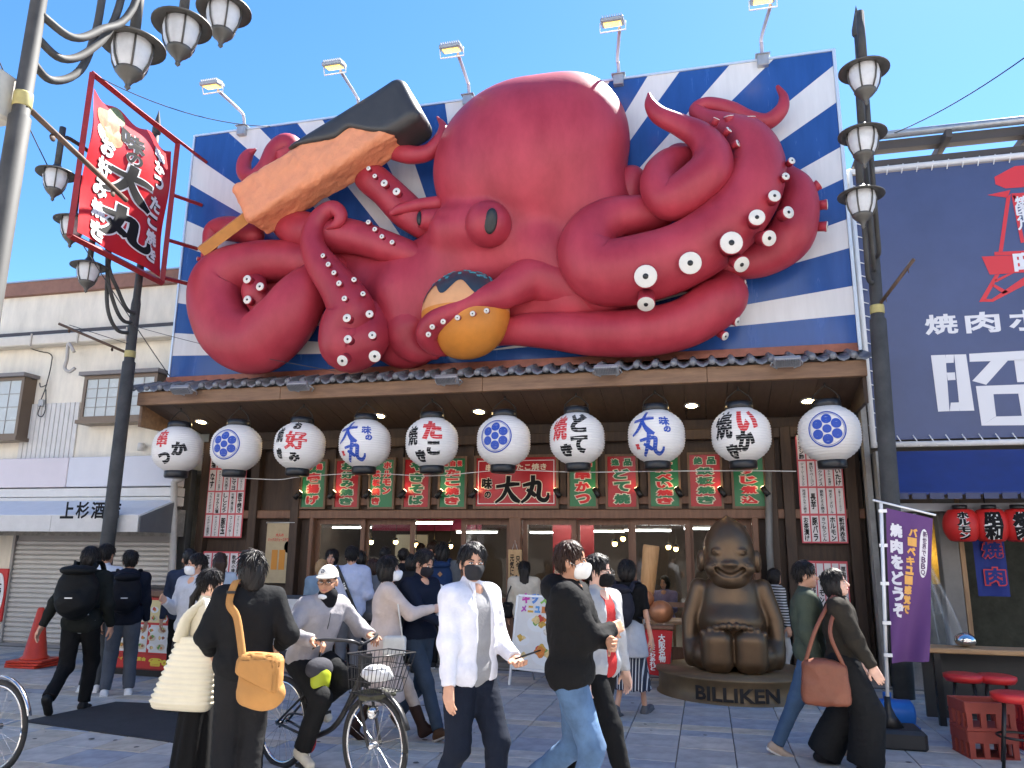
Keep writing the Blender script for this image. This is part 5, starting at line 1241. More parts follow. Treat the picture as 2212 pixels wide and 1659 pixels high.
for i, (x, z, r, cs) in enumerate(((.0, .55, .17, (0, 3, 1, 2, 4)), (-.22, .34, .11, (1, 1, 4)), (.18, .42, .13, (2, 6, 3)), (.13, .18, .20, (0, 3, 2, 1, 4, 0)), (-.23, .13, .12, (1, 0, 4)), (.26, .70, .07, (1, 1)))): plate(af, x, z, r, cs, plw, af_f, i)
MB().box(afp(.26, zb_ + .86, -.0095), (.16, .002, .11), rot=tl).build('yellow_box_print', mat('print_yellow', (.75, .52, .05), .5), af)

# ================================================================ red cart sign by the statue, wooden prop handle, copper balls
p0 = np.array([-.66, 10.35]); rc = thing('red_cart_sign', 'small red cloth sign with white writing left of the statue', 'sign', (p0[0], p0[1], 0))
MB().box((0, 0, .42), (.34, .03, .56), rot=np.array(Matrix.Rotation(math.radians(6), 3, 'Y'))).build('cloth', mat('cart_red', (.50, .02, .025), .7, var=.08), rc)
MB().box((.02, .1, .72), (.40, .3, .05), bev=.01).build('shelf', W_FRAME, rc)
for s in (-.13, .15):
    for yy in (.02, .22): MB().lathe([(.035, -.015), (.035, .015)], (s, yy, .035), 14, rot=frame((1, 0, 0))).build('caster', BLACK, rc)
for s in (-.13, .15): MB().cyl((s, .2, .05), (s, .2, .7), .015, n=8).build('upright', STEEL, rc)
m = MB(); put_text(m, '大阪名物', (.06, -.017, .47), .09, .34, vertical=True, bold=.04); m.build('lettering', WHITE_P, rc); m = MB(); put_text(m, 'なにわあれど', (-.06, -.017, .36), .08, .32, vertical=True, bold=.04); m.build('lettering', WHITE_P, rc)
for (dx, dz, r, lab) in ((.05, .90, .16, 'large copper ball resting on the red cart sign'), (-.16, 1.06, .13, 'smaller copper ball stacked behind the cart sign')):
    c = np.array([p0[0] + dx, p0[1] + .12, dz])
    tag(MB().ball((0, 0, 0), (r, r, r * .9), 22).build('copper_ball', mat('copper_glow', (.45, .19, .09), .35, .4, var=.2)), lab, 'ball').location = tuple(c)
hd = thing('giant_pick', 'giant wooden handled steel pick standing left of the statue', 'prop', (-.86, 10.55, .50))
ax_ = np.array([.12, 0, 1.0]); ax_ /= np.linalg.norm(ax_)
MB().tube([ax_ * .62, ax_ * .66, ax_ * 1.22, ax_ * 1.25], [.085, .095, .11, .10], 18).build('handle', wood('pick_handle', (.45, .22, .08), (.58, .32, .13), 'Z'), hd)
MB().tube([ax_ * .55, ax_ * .63], .08, 16).build('collar', STEEL, hd); MB().tube([ax_ * 0, ax_ * .56], [.008, .03], 10).build('spike', STEEL, hd)

# ================================================================ takoyaki menu counter at the left
mc0, mc1 = gnd(180, 1452), gnd(400, 1462); mR = math.atan2(mc1[1] - mc0[1], mc1[0] - mc0[0])
CTW = 2.1
ct = thing('menu_counter', 'red counter front covered with food pictures and a yellow phone number', 'counter', (-6.98, 9.0, 0), rotz=math.radians(-4))
MB().bx(-CTW / 2, CTW / 2, .02, .7, .10, 1.02).build('cabinet', mat('counter_dark_red', (.22, .02, .02), .6), ct)
MB().bx(-CTW / 2 - .06, CTW / 2 + .06, -.06, .76, 1.02, 1.10, bev=.01).build('top', W_FRAME, ct)
MB().bx(-CTW / 2 + .4, CTW / 2 + .0, .05, .6, 1.103, 1.13).build('griddle', BLACK, ct)
MB().bx(-CTW / 2 + .05, CTW / 2 - .05, .06, .66, .0, .10).build('plinth', BLACK, ct)
MB().bx(-CTW / 2, CTW / 2, .005, .019, .30, 1.0).build('red_panel', mat('counter_red', (.52, .025, .02), .45), ct)
MB().bx(-CTW / 2, CTW / 2, .003, .019, .12, .295).build('phone_strip', mat('counter_red'), ct)
cw = mat('counter_white', (.70, .69, .66), .5); cyel = mat('counter_cream', (.72, .60, .30), .5)
fc = lambda x, z, o: np.array([x, -.001 - o, z])
for (x0, x1, z0_, z1_, mm) in ((-.9, -.12, .32, .66, cw), (-.08, .92, .32, .66, cw), (.2, .92, .69, .97, cyel), (-.9, .15, .69, .97, cyel)): MB().bx(x0, x1, .0005, .0045, z0_, z1_).build('menu_panel', mm, ct)
k = 0
for x in np.arange(-.82, .9, .155):
    for z in (.39, .50, .60, .74, .85): 
        k += 1; plate(ct, x, z, .066, ((k * 3) % 6, (k * 5 + 1) % 6, (k + 2) % 6), (plw, mat('plate_beige', (.6, .5, .35), .5))[k % 2], fc, k)
m = MB(); put_text(m, '☎06-6634-78', (.42, .002, .205), .95, .10, bold=.06); put_text(m, '各種パーティー各種宴会', (-.5, .002, .235), .8, .05, bold=.04); m.build('lettering', mat('phone_yellow', (.75, .58, .05), .5), ct)
for txt, o_, w_, h_ in (('焼き', (.35, -.001, .90), .3, .10), ('天丸', (-.6, -.001, .60), .2, .07), ('料理', (-.6, -.001, .52), .2, .07)): m = MB(); put_text(m, txt, o_, w_, h_, bold=.06); m.build('lettering', INKR, ct)
# low dark stand with a dish picture behind the cyclist
ds = thing('dish_stand', 'dark framed slanted menu stand with noodle dish pictures', 'menu stand', (-5.75, 9.9, 0), rotz=math.radians(10))
MB().bx(-.45, .45, 0, .05, .2, 1.02, bev=.01).build('frame', mat('stand_slate', (.05, .06, .075), .6), ds); MB().bx(-.40, .40, -.008, -.002, .3, .97).build('poster', cw, ds)
for s in (-.4, .4): MB().bx(s - .02, s + .02, 0, .35, 0, .2).build('foot', BLACK, ds)
for i, (x, z, r) in enumerate(((.05, .8, .2), (-.15, .55, .18), (.2, .48, .15))): plate(ds, x, z, r, (2, 6, 3, 1), plw, lambda x, z, o: np.array([x, -.009 - o, z]), i + 40)

# ================================================================ traffic cone, floor mat
cn = thing('traffic_cone', 'orange red traffic cone standing in front of the roller shutters', 'traffic cone', (-9.15, 9.35, 0))
CON = mat('cone_orange', (.62, .055, .025), .5, var=.1)
for i in range(3): MB().box((0, 0, .03 + .035 * i), (.50, .50, .03), rot=rotz(.12 * i), bev=.008).build('base', CON, cn)
MB().lathe([(.185, .115), (.175, .14), (.15, .16), (.045, .78), (.03, .80), (.0, .80)], n=24).build('body', CON, cn)
q = [gnd(u, v, .016) for u, v in ((50, 1560), (250, 1518), (420, 1525), (375, 1606))]
tag(MB().prism(q, (0, 0, 0), (0, 0, .012)).build('floor_mat', mat('mat_black', (.034, .034, .036), .9, var=.25, bump=.3, bscale=200)), 'flat black rubber mat lying on the paving', 'mat')

# ================================================================ grill house front: lanterns, cloth, counter, stools, crates, flag
LRED = mat('lantern_red', (.52, .02, .018), .5)
for u, words, lab in ((2077, 'ホルモン', 'round red lantern with black horumon writing next to the purple flag'), (2140, '昭和', 'round red lantern with two large black characters'), (2203, '焼肉', 'round red lantern with black yakiniku writing above the blue cloth')):
    c = at(u, 1135, GY - .55); t = thing('red_lantern', lab, 'lantern', tuple(c - np.array([0, 0, .2])), group='red lanterns of the grill house')
    MB().lathe([(.09, -.2)] + [(.20 * math.sin(math.acos(max(-1, min(1, z / .25)))) * 1.05 + (.003 if i % 2 else 0), z) for i, z in enumerate(np.linspace(-.19, .19, 24))] + [(.09, .2)], (0, 0, .2), 26).build('paper_body', LRED, t)
    MB().lathe([(.085, .19), (.085, .25)], (0, 0, .2), 18).build('top_band', BAND, t)
    def wr(x, y, z): r = .215 * np.sqrt(np.clip(1 - (y / .25) ** 2, .1, 1)) + .006 + z; return np.stack([r * np.sin(x / .2 - .15), -r * np.cos(x / .2 - .15), y + .19], 1)
    for b_, off, mt in ((.12, 0, WHITE_P), (.06, .006, INK)):
        m = MB(); put_text(m, words, None, .14 if len(words) > 2 else .2, .34, vertical=True, bold=b_, flat=.01, off=off, warp=wr); m.build('lettering', mt, t)
nc = at(2150, 1240, GY - .1)
nr = thing('noren_cloth', 'dark blue hanging cloth with red edged grill writing', 'cloth', (nc[0] + .1, nc[1], 1.45))
xa, xb = at(2103, 1200, GY - .1)[0], at(2172, 1200, GY - .1)[0]; zt_, zb2 = at(2140, 1140, GY - .1)[2], at(2140, 1288, GY - .1)[2]
MB().add([(x, GY - .1 + .02 * math.sin(x * 22), z) for x in np.linspace(xa, xb, 12) for z in (zb2, zt_)], [(2 * i, 2 * i + 2, 2 * i + 3, 2 * i + 1) for i in range(11)], True).build('cloth', mat('noren_blue', (.018, .035, .20), .8), nr, True)
m = MB(); m2 = MB()
for i, ch in enumerate('焼肉'):
    o = ((xa + xb) / 2 + .03, GY - .13, zt_ - .28 - .33 * i); put_text(m2, ch, o, .26, .24, bold=.10, off=0, flat=.01); put_text(m, ch, o, .23, .21, bold=.035, off=.005, flat=.01)
m.build('lettering', mat('noren_blue'), nr, True); m2.build('lettering_edge', mat('noren_red', (.55, .05, .06), .7), nr, True)
cur = thing('yellow_curtain', 'yellow patterned cloth with grey lower edge inside the grill house', 'curtain', tuple(at(2030, 1330, GY + .3)))
xa, xb = at(2012, 1250, GY + .3)[0], at(2050, 1250, GY + .3)[0]; z1_, zm, z0_ = (at(2030, v, GY + .3)[2] for v in (1120, 1262, 1325))
for nm, za, zz, colr in (('upper_cloth', zm, z1_, (.40, .32, .08)), ('lower_cloth', z0_, zm - .003, (.12, .13, .14))): MB().add([(x, GY + .3 + .02 * math.sin(x * 40), z) for x in np.linspace(xa, xb, 16) for z in (za, zz)], [(2 * i, 2 * i + 2, 2 * i + 3, 2 * i + 1) for i in range(15)], True).build(nm, mat('curtain_' + nm, colr, .8, var=.2, vscale=20), cur, True)
bl = mat('bulb_warm', (1, .7, .3), .3, emit=14, ecol=(1, .62, .22))
for u, v in ((2037, 1199), (2140, 1200)):
    c = at(u, v, GY + .1); t = thing('pendant_bulb', 'small bare warm bulb hanging inside the grill house', 'bulb', tuple(c), group='bulbs in the grill house')
    MB().ball((0, 0, 0), .04, 12).build('bulb', bl, t); MB().cyl((0, 0, .03), (0, 0, .9), .008, n=6).build('flex', WIRE, t)
w0 = at(2050, 1428, GY - .6)
cto = thing('bar_counter', 'narrow wooden counter at the open front of the grill house', 'counter', (4.2, 8.95, 0))
MB().bx(2.05, 7, 8.80, 9.15, .70, .75, bev=.01).build('top', wood('counter_wood', (.32, .18, .08), (.45, .28, .14), 'X'), cto, True)
MB().bx(2.1, 7, 9.10, 9.14, .05, .70).build('front', mat('counter_front_dark', (.03, .03, .03), .6), cto, True)
for x in (2.15, 3.7, 5.3): MB().bx(x, x + .06, 8.84, 8.90, 0, .70).build('leg', BLACK, cto, True)
tag(MB().lathe([(0, .0), (.08, .02), (.10, .05), (.09, .1), (.05, .13), (.0, .14)], tuple(at(2085, 1385, 8.98) * np.array([1, 1, 0]) + np.array([0, 0, .752])), 20).build('steel_pot', mat('polished_steel', (.6, .6, .6), .12, 1.0)), 'small shiny steel pot on the grill house counter', 'pot')
STR = mat('stool_red', (.50, .025, .025), .4)
for u, v, lab in ((2080, 1452, 'red topped bar stool at the counter beside the purple flag'), (2150, 1457, 'red topped bar stool at the counter under the blue cloth'), (2196, 1545, 'red topped bar stool standing in front of the red crates')):
    Yq = 8.35 if v < 1500 else 7.35; c = at(u, v, Yq); t = thing('bar_stool', lab, 'stool', (c[0], c[1], 0), group='red bar stools')
    zs = .58
    MB().lathe([(.15, zs - .07), (.17, zs - .04), (.17, zs - .01), (.14, zs), (0, zs)], n=24).build('seat', STR, t)
    for a in range(4): c_, s_ = math.cos(a * math.pi / 2 + .5), math.sin(a * math.pi / 2 + .5); MB().cyl((.1 * c_, .1 * s_, zs - .05), (.19 * c_, .19 * s_, 0), .014, n=8).build('leg', BLACK, t)
    MB().lathe([(.155, .24), (.165, .25), (.155, .26)], n=20, cap=False).build('foot_ring', BLACK, t)
CRT = mat('crate_red', (.26, .045, .03), .55, var=.12); CRT2 = mat('crate_bright_red', (.45, .02, .02), .5, var=.08)
def crate(c, a, mt, label, z=0.0, h=.228):
    t = thing('bottle_crate', label, 'crate', (c[0], c[1], z), rotz=a, group='plastic bottle crates'); W_, D_ = .40, .32
    for s in (-1, 1):
        MB().box((0, s * (D_ / 2 - .01), h * .80), (W_, .02, h * .40), bev=.004).build('side_panel', mt, t); MB().box((0, s * (D_ / 2 - .01), h * .06), (W_, .02, h * .12), bev=.004).build('side_rail', mt, t)
        MB().box((s * (W_ / 2 - .01), 0, h * .80), (.02, D_ - .05, h * .40), bev=.004).build('end_panel', mt, t); MB().box((s * (W_ / 2 - .01), 0, h * .06), (.02, D_ - .05, h * .12), bev=.004).build('end_rail', mt, t)
        for k in (-1, -.35, .35, 1): MB().box((k * (W_ / 2 - .03), s * (D_ / 2 - .01), h * .36), (.045, .024, h * .52)).build('upright', mt, t)
        for k in (-.8, 0, .8): MB().box((s * (W_ / 2 - .01), k * (D_ / 2 - .04), h * .36), (.024, .04, h * .52)).build('upright', mt, t)
    MB().box((0, 0, .015), (W_ - .03, D_ - .03, .03)).build('floor', mt, t)
    return t
cc = gnd(2110, 1640); crate((2.20, 7.72), .15, CRT, 'brown red plastic crate standing on the paving beside the flag'); crate((2.20, 7.72), .15, CRT, 'brown red plastic crate stacked on top of another beside the flag', .230)
crate((2.76, 8.1), .1, CRT2, 'bright red crate at the bottom next to the front bar stool'); crate((2.76, 8.1), .1, CRT2, 'bright red crate on top with labels next to the front bar stool', .230)
for o in (bpy.data.objects['bottle_crate.002'], bpy.data.objects['bottle_crate.003']): MB().bx(-.05, .06, -.174, -.166, .12, .20).build('paper_label', SLIP, o)
# purple flag on a weighted stand
FP = np.array([1.50, 7.86]); fl_ = thing('flag_banner', 'tall purple advertising flag with white and orange writing on a weighted stand', 'flag', (FP[0], FP[1], 0))
MB().box((0, 0, .09), (.52, .40, .17), bev=.03).build('water_weight', mat('weight_black', (.02, .021, .023), .5, var=.1), fl_)
MB().lathe([(.12, .17), (.06, .26), (.03, .33), (.025, .42)], n=16).build('socket', BLACK, fl_)
tp = at(1903, 1085, FP[1] + .05) - np.array([*FP, 0]); bt_ = np.array([0, 0, .35])
MB().tube([bt_, tp], .016, 8).build('pole', WHITE_P, fl_)
arm_e = at(2022, 1113, FP[1] - .05) - np.array([*FP, 0]); arm_s = at(1885, 1080, FP[1] + .05) - np.array([*FP, 0])
MB().tube([arm_s, arm_e], .010, 6).build('top_rod', WHITE_P, fl_)
pdir = (bt_ - tp); Lp = np.linalg.norm(pdir)
c_tl, c_tr = tp + pdir * .03 + np.array([.04, -.01, 0]), arm_e + np.array([-.03, -.01, -.03]); c_bl = tp + pdir * .80 + np.array([.035, -.02, 0]); c_br = c_bl + np.array([.30, -.03, .03])
def flagp(s, t, o=0.0):
    s, t = np.asarray(s, float), np.asarray(t, float); top = np.outer(1 - s, c_tl) + np.outer(s, c_tr); bot = np.outer(1 - s, c_bl) + np.outer(s, c_br); P = top * (1 - t)[:, None] + bot * t[:, None]
    P[:, 1] += .03 * np.sin(s * 7 + t * 5) * (.3 + t) - o; return P
ns, ntt = 16, 40; gs = np.array([(i / ns, j / ntt) for i in range(ns + 1) for j in range(ntt + 1)])
cl = MB().add(flagp(gs[:, 0], gs[:, 1]), [(i * (ntt + 1) + j, (i + 1) * (ntt + 1) + j, (i + 1) * (ntt + 1) + j + 1, i * (ntt + 1) + j + 1) for i in range(ns) for j in range(ntt)], True).build('flag_cloth', mat('flag_purple', (.115, .045, .17), .75, var=.06), fl_)
def ftext(chars, s0, t0, dt, w, mt, bold=.05, ds=0.0):
    m = MB()
    for i, ch in enumerate(chars):
        s_c, t_c = s0 + ds * i, t0 + dt * i
        put_text(m, '｜' if ch == 'ー' else ch, None, w, dt * .9, bold=bold, flat=.004, off=.004, warp=lambda x, y, z, s_c=s_c, t_c=t_c: flagp(s_c + x, t_c - y, .006 + z))
    m.build('lettering', mt, cl)
fw_ = mat('flag_white', (.72, .70, .74), .7); fo = mat('flag_orange', (.72, .38, .10), .7)
ftext('焼肉をどうぞ', .21, .14, .105, .27, fw_, .06); ftext('バーベキュー感覚で', .57, .13, .066, .20, fo, .06, -.02)
m = MB(); th = np.linspace(0, 2 * math.pi, 33); m.add(flagp(np.concatenate([[.82], .82 + .095 * np.cos(th)]) - .0, np.concatenate([[.26], .26 + .17 * np.sign(np.sin(th)) * np.abs(np.sin(th)) ** .5]), .004), [(0, i, i + 1) for i in range(1, 33)]); m.build('white_bubble', fw_, cl)
ftext('新世界でBBQ', .835, .125, .045, .10, mat('flag_text_purple', (.10, .05, .12), .7), .02, -.003)
for t in (.02, .25, .5, .75, .95): p = flagp([0.0], [t])[0]; MB().box(p - np.array([.03, 0, 0]), (.07, .02, .03)).build('loop', WHITE_P, fl_)
# blue tank and clear vinyl curtain
tk = thing('blue_tank', 'blue plastic tank lying on the paving behind the flag', 'tank', (1.62, 8.75, 0))
BT = mat('tank_blue', (.015, .12, .42), .4, var=.1)
MB().tube([(-.28, 0, .13), (-.25, 0, .13), (.25, 0, .13), (.28, 0, .13)], [.09, .13, .13, .09], 20).build('body', BT, tk); MB().cyl((.05, 0, .25), (.05, 0, .32), .04).build('cap', BT, tk); MB().box((-.16, 0, .29), (.07, .05, .08), bev=.01).build('valve', BT, tk); MB().bx(-.3, .3, -.14, .14, 0, .03).build('foot', BT, tk)
vc = thing('vinyl_curtain', 'clear crinkled vinyl sheet gathered at the grill house corner', 'curtain', (2.45, 9.9, 0))
VIN = mat('clear_vinyl', (.75, .78, .8), .18, alpha=.14, bump=.3, bscale=14)
P = []; na, nz_ = 44, 24
for i in range(na + 1):
    for j in range(nz_ + 1):
        s, z = i / na, j / nz_; w = .22 + .62 * (1 - z) ** 1.3; P.append((2.16 + s * w + .02 * math.sin(s * 47 + z * 3) + .03 * math.sin(z * 9 + s * 4), 9.9 + .05 * math.sin(s * 31 + 4 * z) + .04 * math.sin(s * 13 + z * 7), .02 + z * 2.1))
MB().add(P, [(i * (nz_ + 1) + j, (i + 1) * (nz_ + 1) + j, (i + 1) * (nz_ + 1) + j + 1, i * (nz_ + 1) + j + 1) for i in range(na) for j in range(nz_)], True).build('sheet', VIN, vc, True)
MB().tube([(2.12, 9.8, .62), (2.5, 9.75, .56), (3.05, 9.8, .55)], .018, 6).build('hem_bar', WHITE_P, vc, True)

# ================================================================ inside the restaurant: lamps, tables
tube_m = mat('lit_tube', (1, 1, 1), .4, emit=11, ecol=(1, .98, .93))
for i, (u, v, Yt) in enumerate(((1206, 1129, 14.6), (1275, 1129, 14.6), (1437, 1130, 14.6), (1590, 1130, 14.6), (1190, 1149, 17.5), (1300, 1146, 17.0), (1400, 1144, 17.0), (760, 1138, 16.5), (930, 1128, 15.5), (1030, 1148, 17.2), (1530, 1140, 16.5))):
    p_ = at(u, v, Yt); t = thing('tube_light', 'white lit tube lamp under the restaurant ceiling', 'tube light', tuple(p_), group='tube lamps in the restaurant'); MB().box((0, 0, .02), (1.0, .10, .03)).build('fitting', WHITE_P, t); MB().cyl((0, 0, .03), (0, 0, max(.05, 2.76 - p_[2])), .01, n=6).build('hanger', WIRE, t); MB().cyl((-.48, 0, -.02), (.48, 0, -.02), .016, n=10).build('tube', tube_m, t)
for i, (u, v) in enumerate(((802, 1171), (855, 1171), (899, 1177), (938, 1176), (973, 1180), (1213, 1174), (1328, 1175), (1346, 1164), (1003, 1181), (1032, 1182), (1444, 1182), (1460, 1186))):
    c = at(u, v, 14.0 + (i % 3) * .9); t = thing('pendant_lamp', 'small warm glowing pendant bulb over the restaurant tables', 'lamp', tuple(c), group='pendant bulbs in the restaurant')
    MB().ball((0, 0, 0), .045, 12).build('bulb', bl, t); MB().cyl((0, 0, .04), (0, 0, max(.1, 2.74 - c[2])), .006, n=5).build('flex', WIRE, t); MB().lathe([(.02, .09), (.05, .06), (.07, .03)], n=14, cap=False).build('socket', BLACK, t)
tw_m = wood('table_wood', (.35, .19, .09), (.46, .27, .14), 'X')
for i, (x, y, lab) in enumerate(((-.55, 11.35, 'wooden table standing outside between the pick and the statue'), (-1.6, 13.6, 'wooden dining table inside just behind the right doors'), (.3, 13.8, 'wooden dining table inside behind the statue'), (-5.2, 14.2, 'wooden dining table inside behind the left doors'))):
    z0_ = .0 if i == 0 else .05
    t = thing('table', lab, 'table', (x, y, z0_)); MB().box((0, 0, .72), (.9, .6, .045), bev=.008).build('top', tw_m, t)
    for sx in (-.4, .4):
        for sy in (-.25, .25): MB().bx(sx - .025, sx + .025, sy - .025, sy + .025, 0, .70).build('leg', tw_m, t)
# ================================================================ people
def ik(a, t, l1, l2, hint):
    a, t = np.asarray(a, float), np.asarray(t, float); v = t - a; d = min(np.linalg.norm(v), (l1 + l2) * .999); v = v / (np.linalg.norm(v) + 1e-9); t = a + v * d
    x = (l1 * l1 - l2 * l2 + d * d) / (2 * d); h = math.sqrt(max(l1 * l1 - x * x, 1e-6)); n = np.asarray(hint, float); n = n - v * (n @ v); n /= np.linalg.norm(n) + 1e-9
    return a + v * x + n * h, t
def rx(a): c, s = math.cos(a), math.sin(a); return np.array([[1, 0, 0], [0, c, -s], [0, s, c]])
SKIN = [mat('skin_light', (0.56, 0.31, 0.21), .58, var=.09, vscale=14, spec=.3), mat('skin_tan', (0.46, 0.24, 0.15), .58, var=.10, vscale=14, spec=.3), mat('skin_pale', (0.64, 0.40, 0.31), .58, var=.08, vscale=14, spec=.3)]
HAIRM = {'black': mat('hair_black', (0.013, 0.011, 0.0105), .42, bump=.3, bscale=160, stretch=(1, 1, .12), spec=.3), 'brown': mat('hair_brown', (0.036, 0.018, 0.012), .42, spec=.3, bump=.25, bscale=120, stretch=(1, 1, .15)), 'blond': mat('hair_blond', (0.32, 0.19, 0.08), .45, bump=.25, bscale=120, stretch=(1, 1, .15))}
EYEW, EYED, LIP = mat('eye_white', (.7, .68, .66), .3), mat('eye_dark', (.012, .009, .008), .25), mat('lip', (.40, .13, .11), .5)
_cl = {}
def cloth(col, rough=.85):
    k = 'cloth_%02x%02x%02x' % tuple(int(255 * min(1, c)) for c in col) + ('' if rough == .85 else 's')
    return mat(k, tuple(c * .62 if max(col) < .06 else c for c in col), rough, var=.12, vscale=7, bump=.2, bscale=55, spec=.18)
def bounds(pts, m):
    P = np.asarray(pts); return P.min(0) - m, P.max(0) + m
def hand_fn(w, d, n, side, curl, s):
    d = d / np.linalg.norm(d); n = n - d * (n @ d); n /= np.linalg.norm(n); x = np.cross(d, n) * side          # x points to the thumb side
    R = np.stack([x, d, n], 1)
    def fn(p):
        q = ((p - w) @ R) / s
        o = s_box(q, (0, .045, 0), (.040, .048, .014), .013)
        o = smin(o, s_cone(q, (0, -.04, 0), (0, .01, 0), .026, .026), .02)
        for i, (fx, L) in enumerate(((.029, .072), (.010, .080), (-.010, .075), (-.029, .058))):
            a0, a1 = curl * .7, curl * 1.6; b0 = np.array([fx, .088 - abs(fx - .005) * .18, 0]); b1 = b0 + L * .52 * np.array([fx * .25, math.cos(a0), math.sin(a0)]); b2 = b1 + L * .5 * np.array([0, math.cos(a1), math.sin(a1)])
            o = smin(o, np.minimum(s_cone(q, b0, b1, .0095, .0085), s_cone(q, b1, b2, .0085, .007)), .006)
        t0 = np.array([.030, .020, .004]); t1 = t0 + np.array([.030, .030, .012]); t2 = t1 + np.array([.006, .030, .012])
        return smin(o, np.minimum(s_cone(q, t0, t1, .0125, .0105), s_cone(q, t1, t2, .0105, .008)), .012) * s
    return fn
def add_tufts(V, F, o, Rh, s, st, n, seed):
    """locks of hair laid over the hair volume so that its outline is not smooth"""
    r = np.random.default_rng(seed); Q = ((V - o) @ Rh) / s; pick = np.where((Q[:, 2] > -.02) & ~((Q[:, 1] > .035) & (Q[:, 2] < .135) & (np.abs(Q[:, 0]) < .082)))[0]; pick = r.choice(pick, min(n, len(pick)), replace=False)
    q = Q[pick]; c = np.array([0, -.012, .12]); nr = q - c; nr /= np.linalg.norm(nr, axis=1)[:, None] + 1e-9
    fl = q - np.array([.015, -.045, .25]); fl = fl * np.array([1, 1, .6]) + np.array([0, 0, -.10]); fl = fl - nr * (fl * nr).sum(1)[:, None]; fl /= np.linalg.norm(fl, axis=1)[:, None] + 1e-9
    fl += r.normal(size=fl.shape) * (.22 if st in ('short', 'medium') else .10); L = r.uniform(.022, .042, len(q)) * (1.0 if st == 'short' else 1.5); L = np.where(q[:, 1] > .05, L * .5, L); lift = r.uniform(.0, .22, len(q)) * (1.0 if st in ('short', 'medium') else .35)
    VV, FF = [V], [F]; base = len(V)
    sd = np.cross(nr, fl); sd /= np.linalg.norm(sd, axis=1)[:, None] + 1e-9
    rings = []
    for f, w in ((0, .0055), (.4, .005), (.75, .0032), (1.0, .0006)):
        ctr = q - nr * .004 + fl * (L * f)[:, None] + nr * (lift * L * (f - .55 * f * f))[:, None] - np.array([0, 0, 1.0]) * (.012 * f * f)
        rings.append(np.stack([ctr + sd * w, ctr + nr * w * .8, ctr - sd * w, ctr - nr * w * .6], 1))
    P = np.stack(rings, 1).reshape(-1, 3); VV.append((P * s) @ Rh.T + o); m = len(q)
    for i in range(3):
        for k in range(4):
            a = np.arange(m) * 16 + i * 4; FF.append(np.stack([a + k, a + (k + 1) % 4, a + 4 + (k + 1) % 4, a + 4 + k], 1) + base)
    return np.concatenate(VV), np.concatenate(FF)
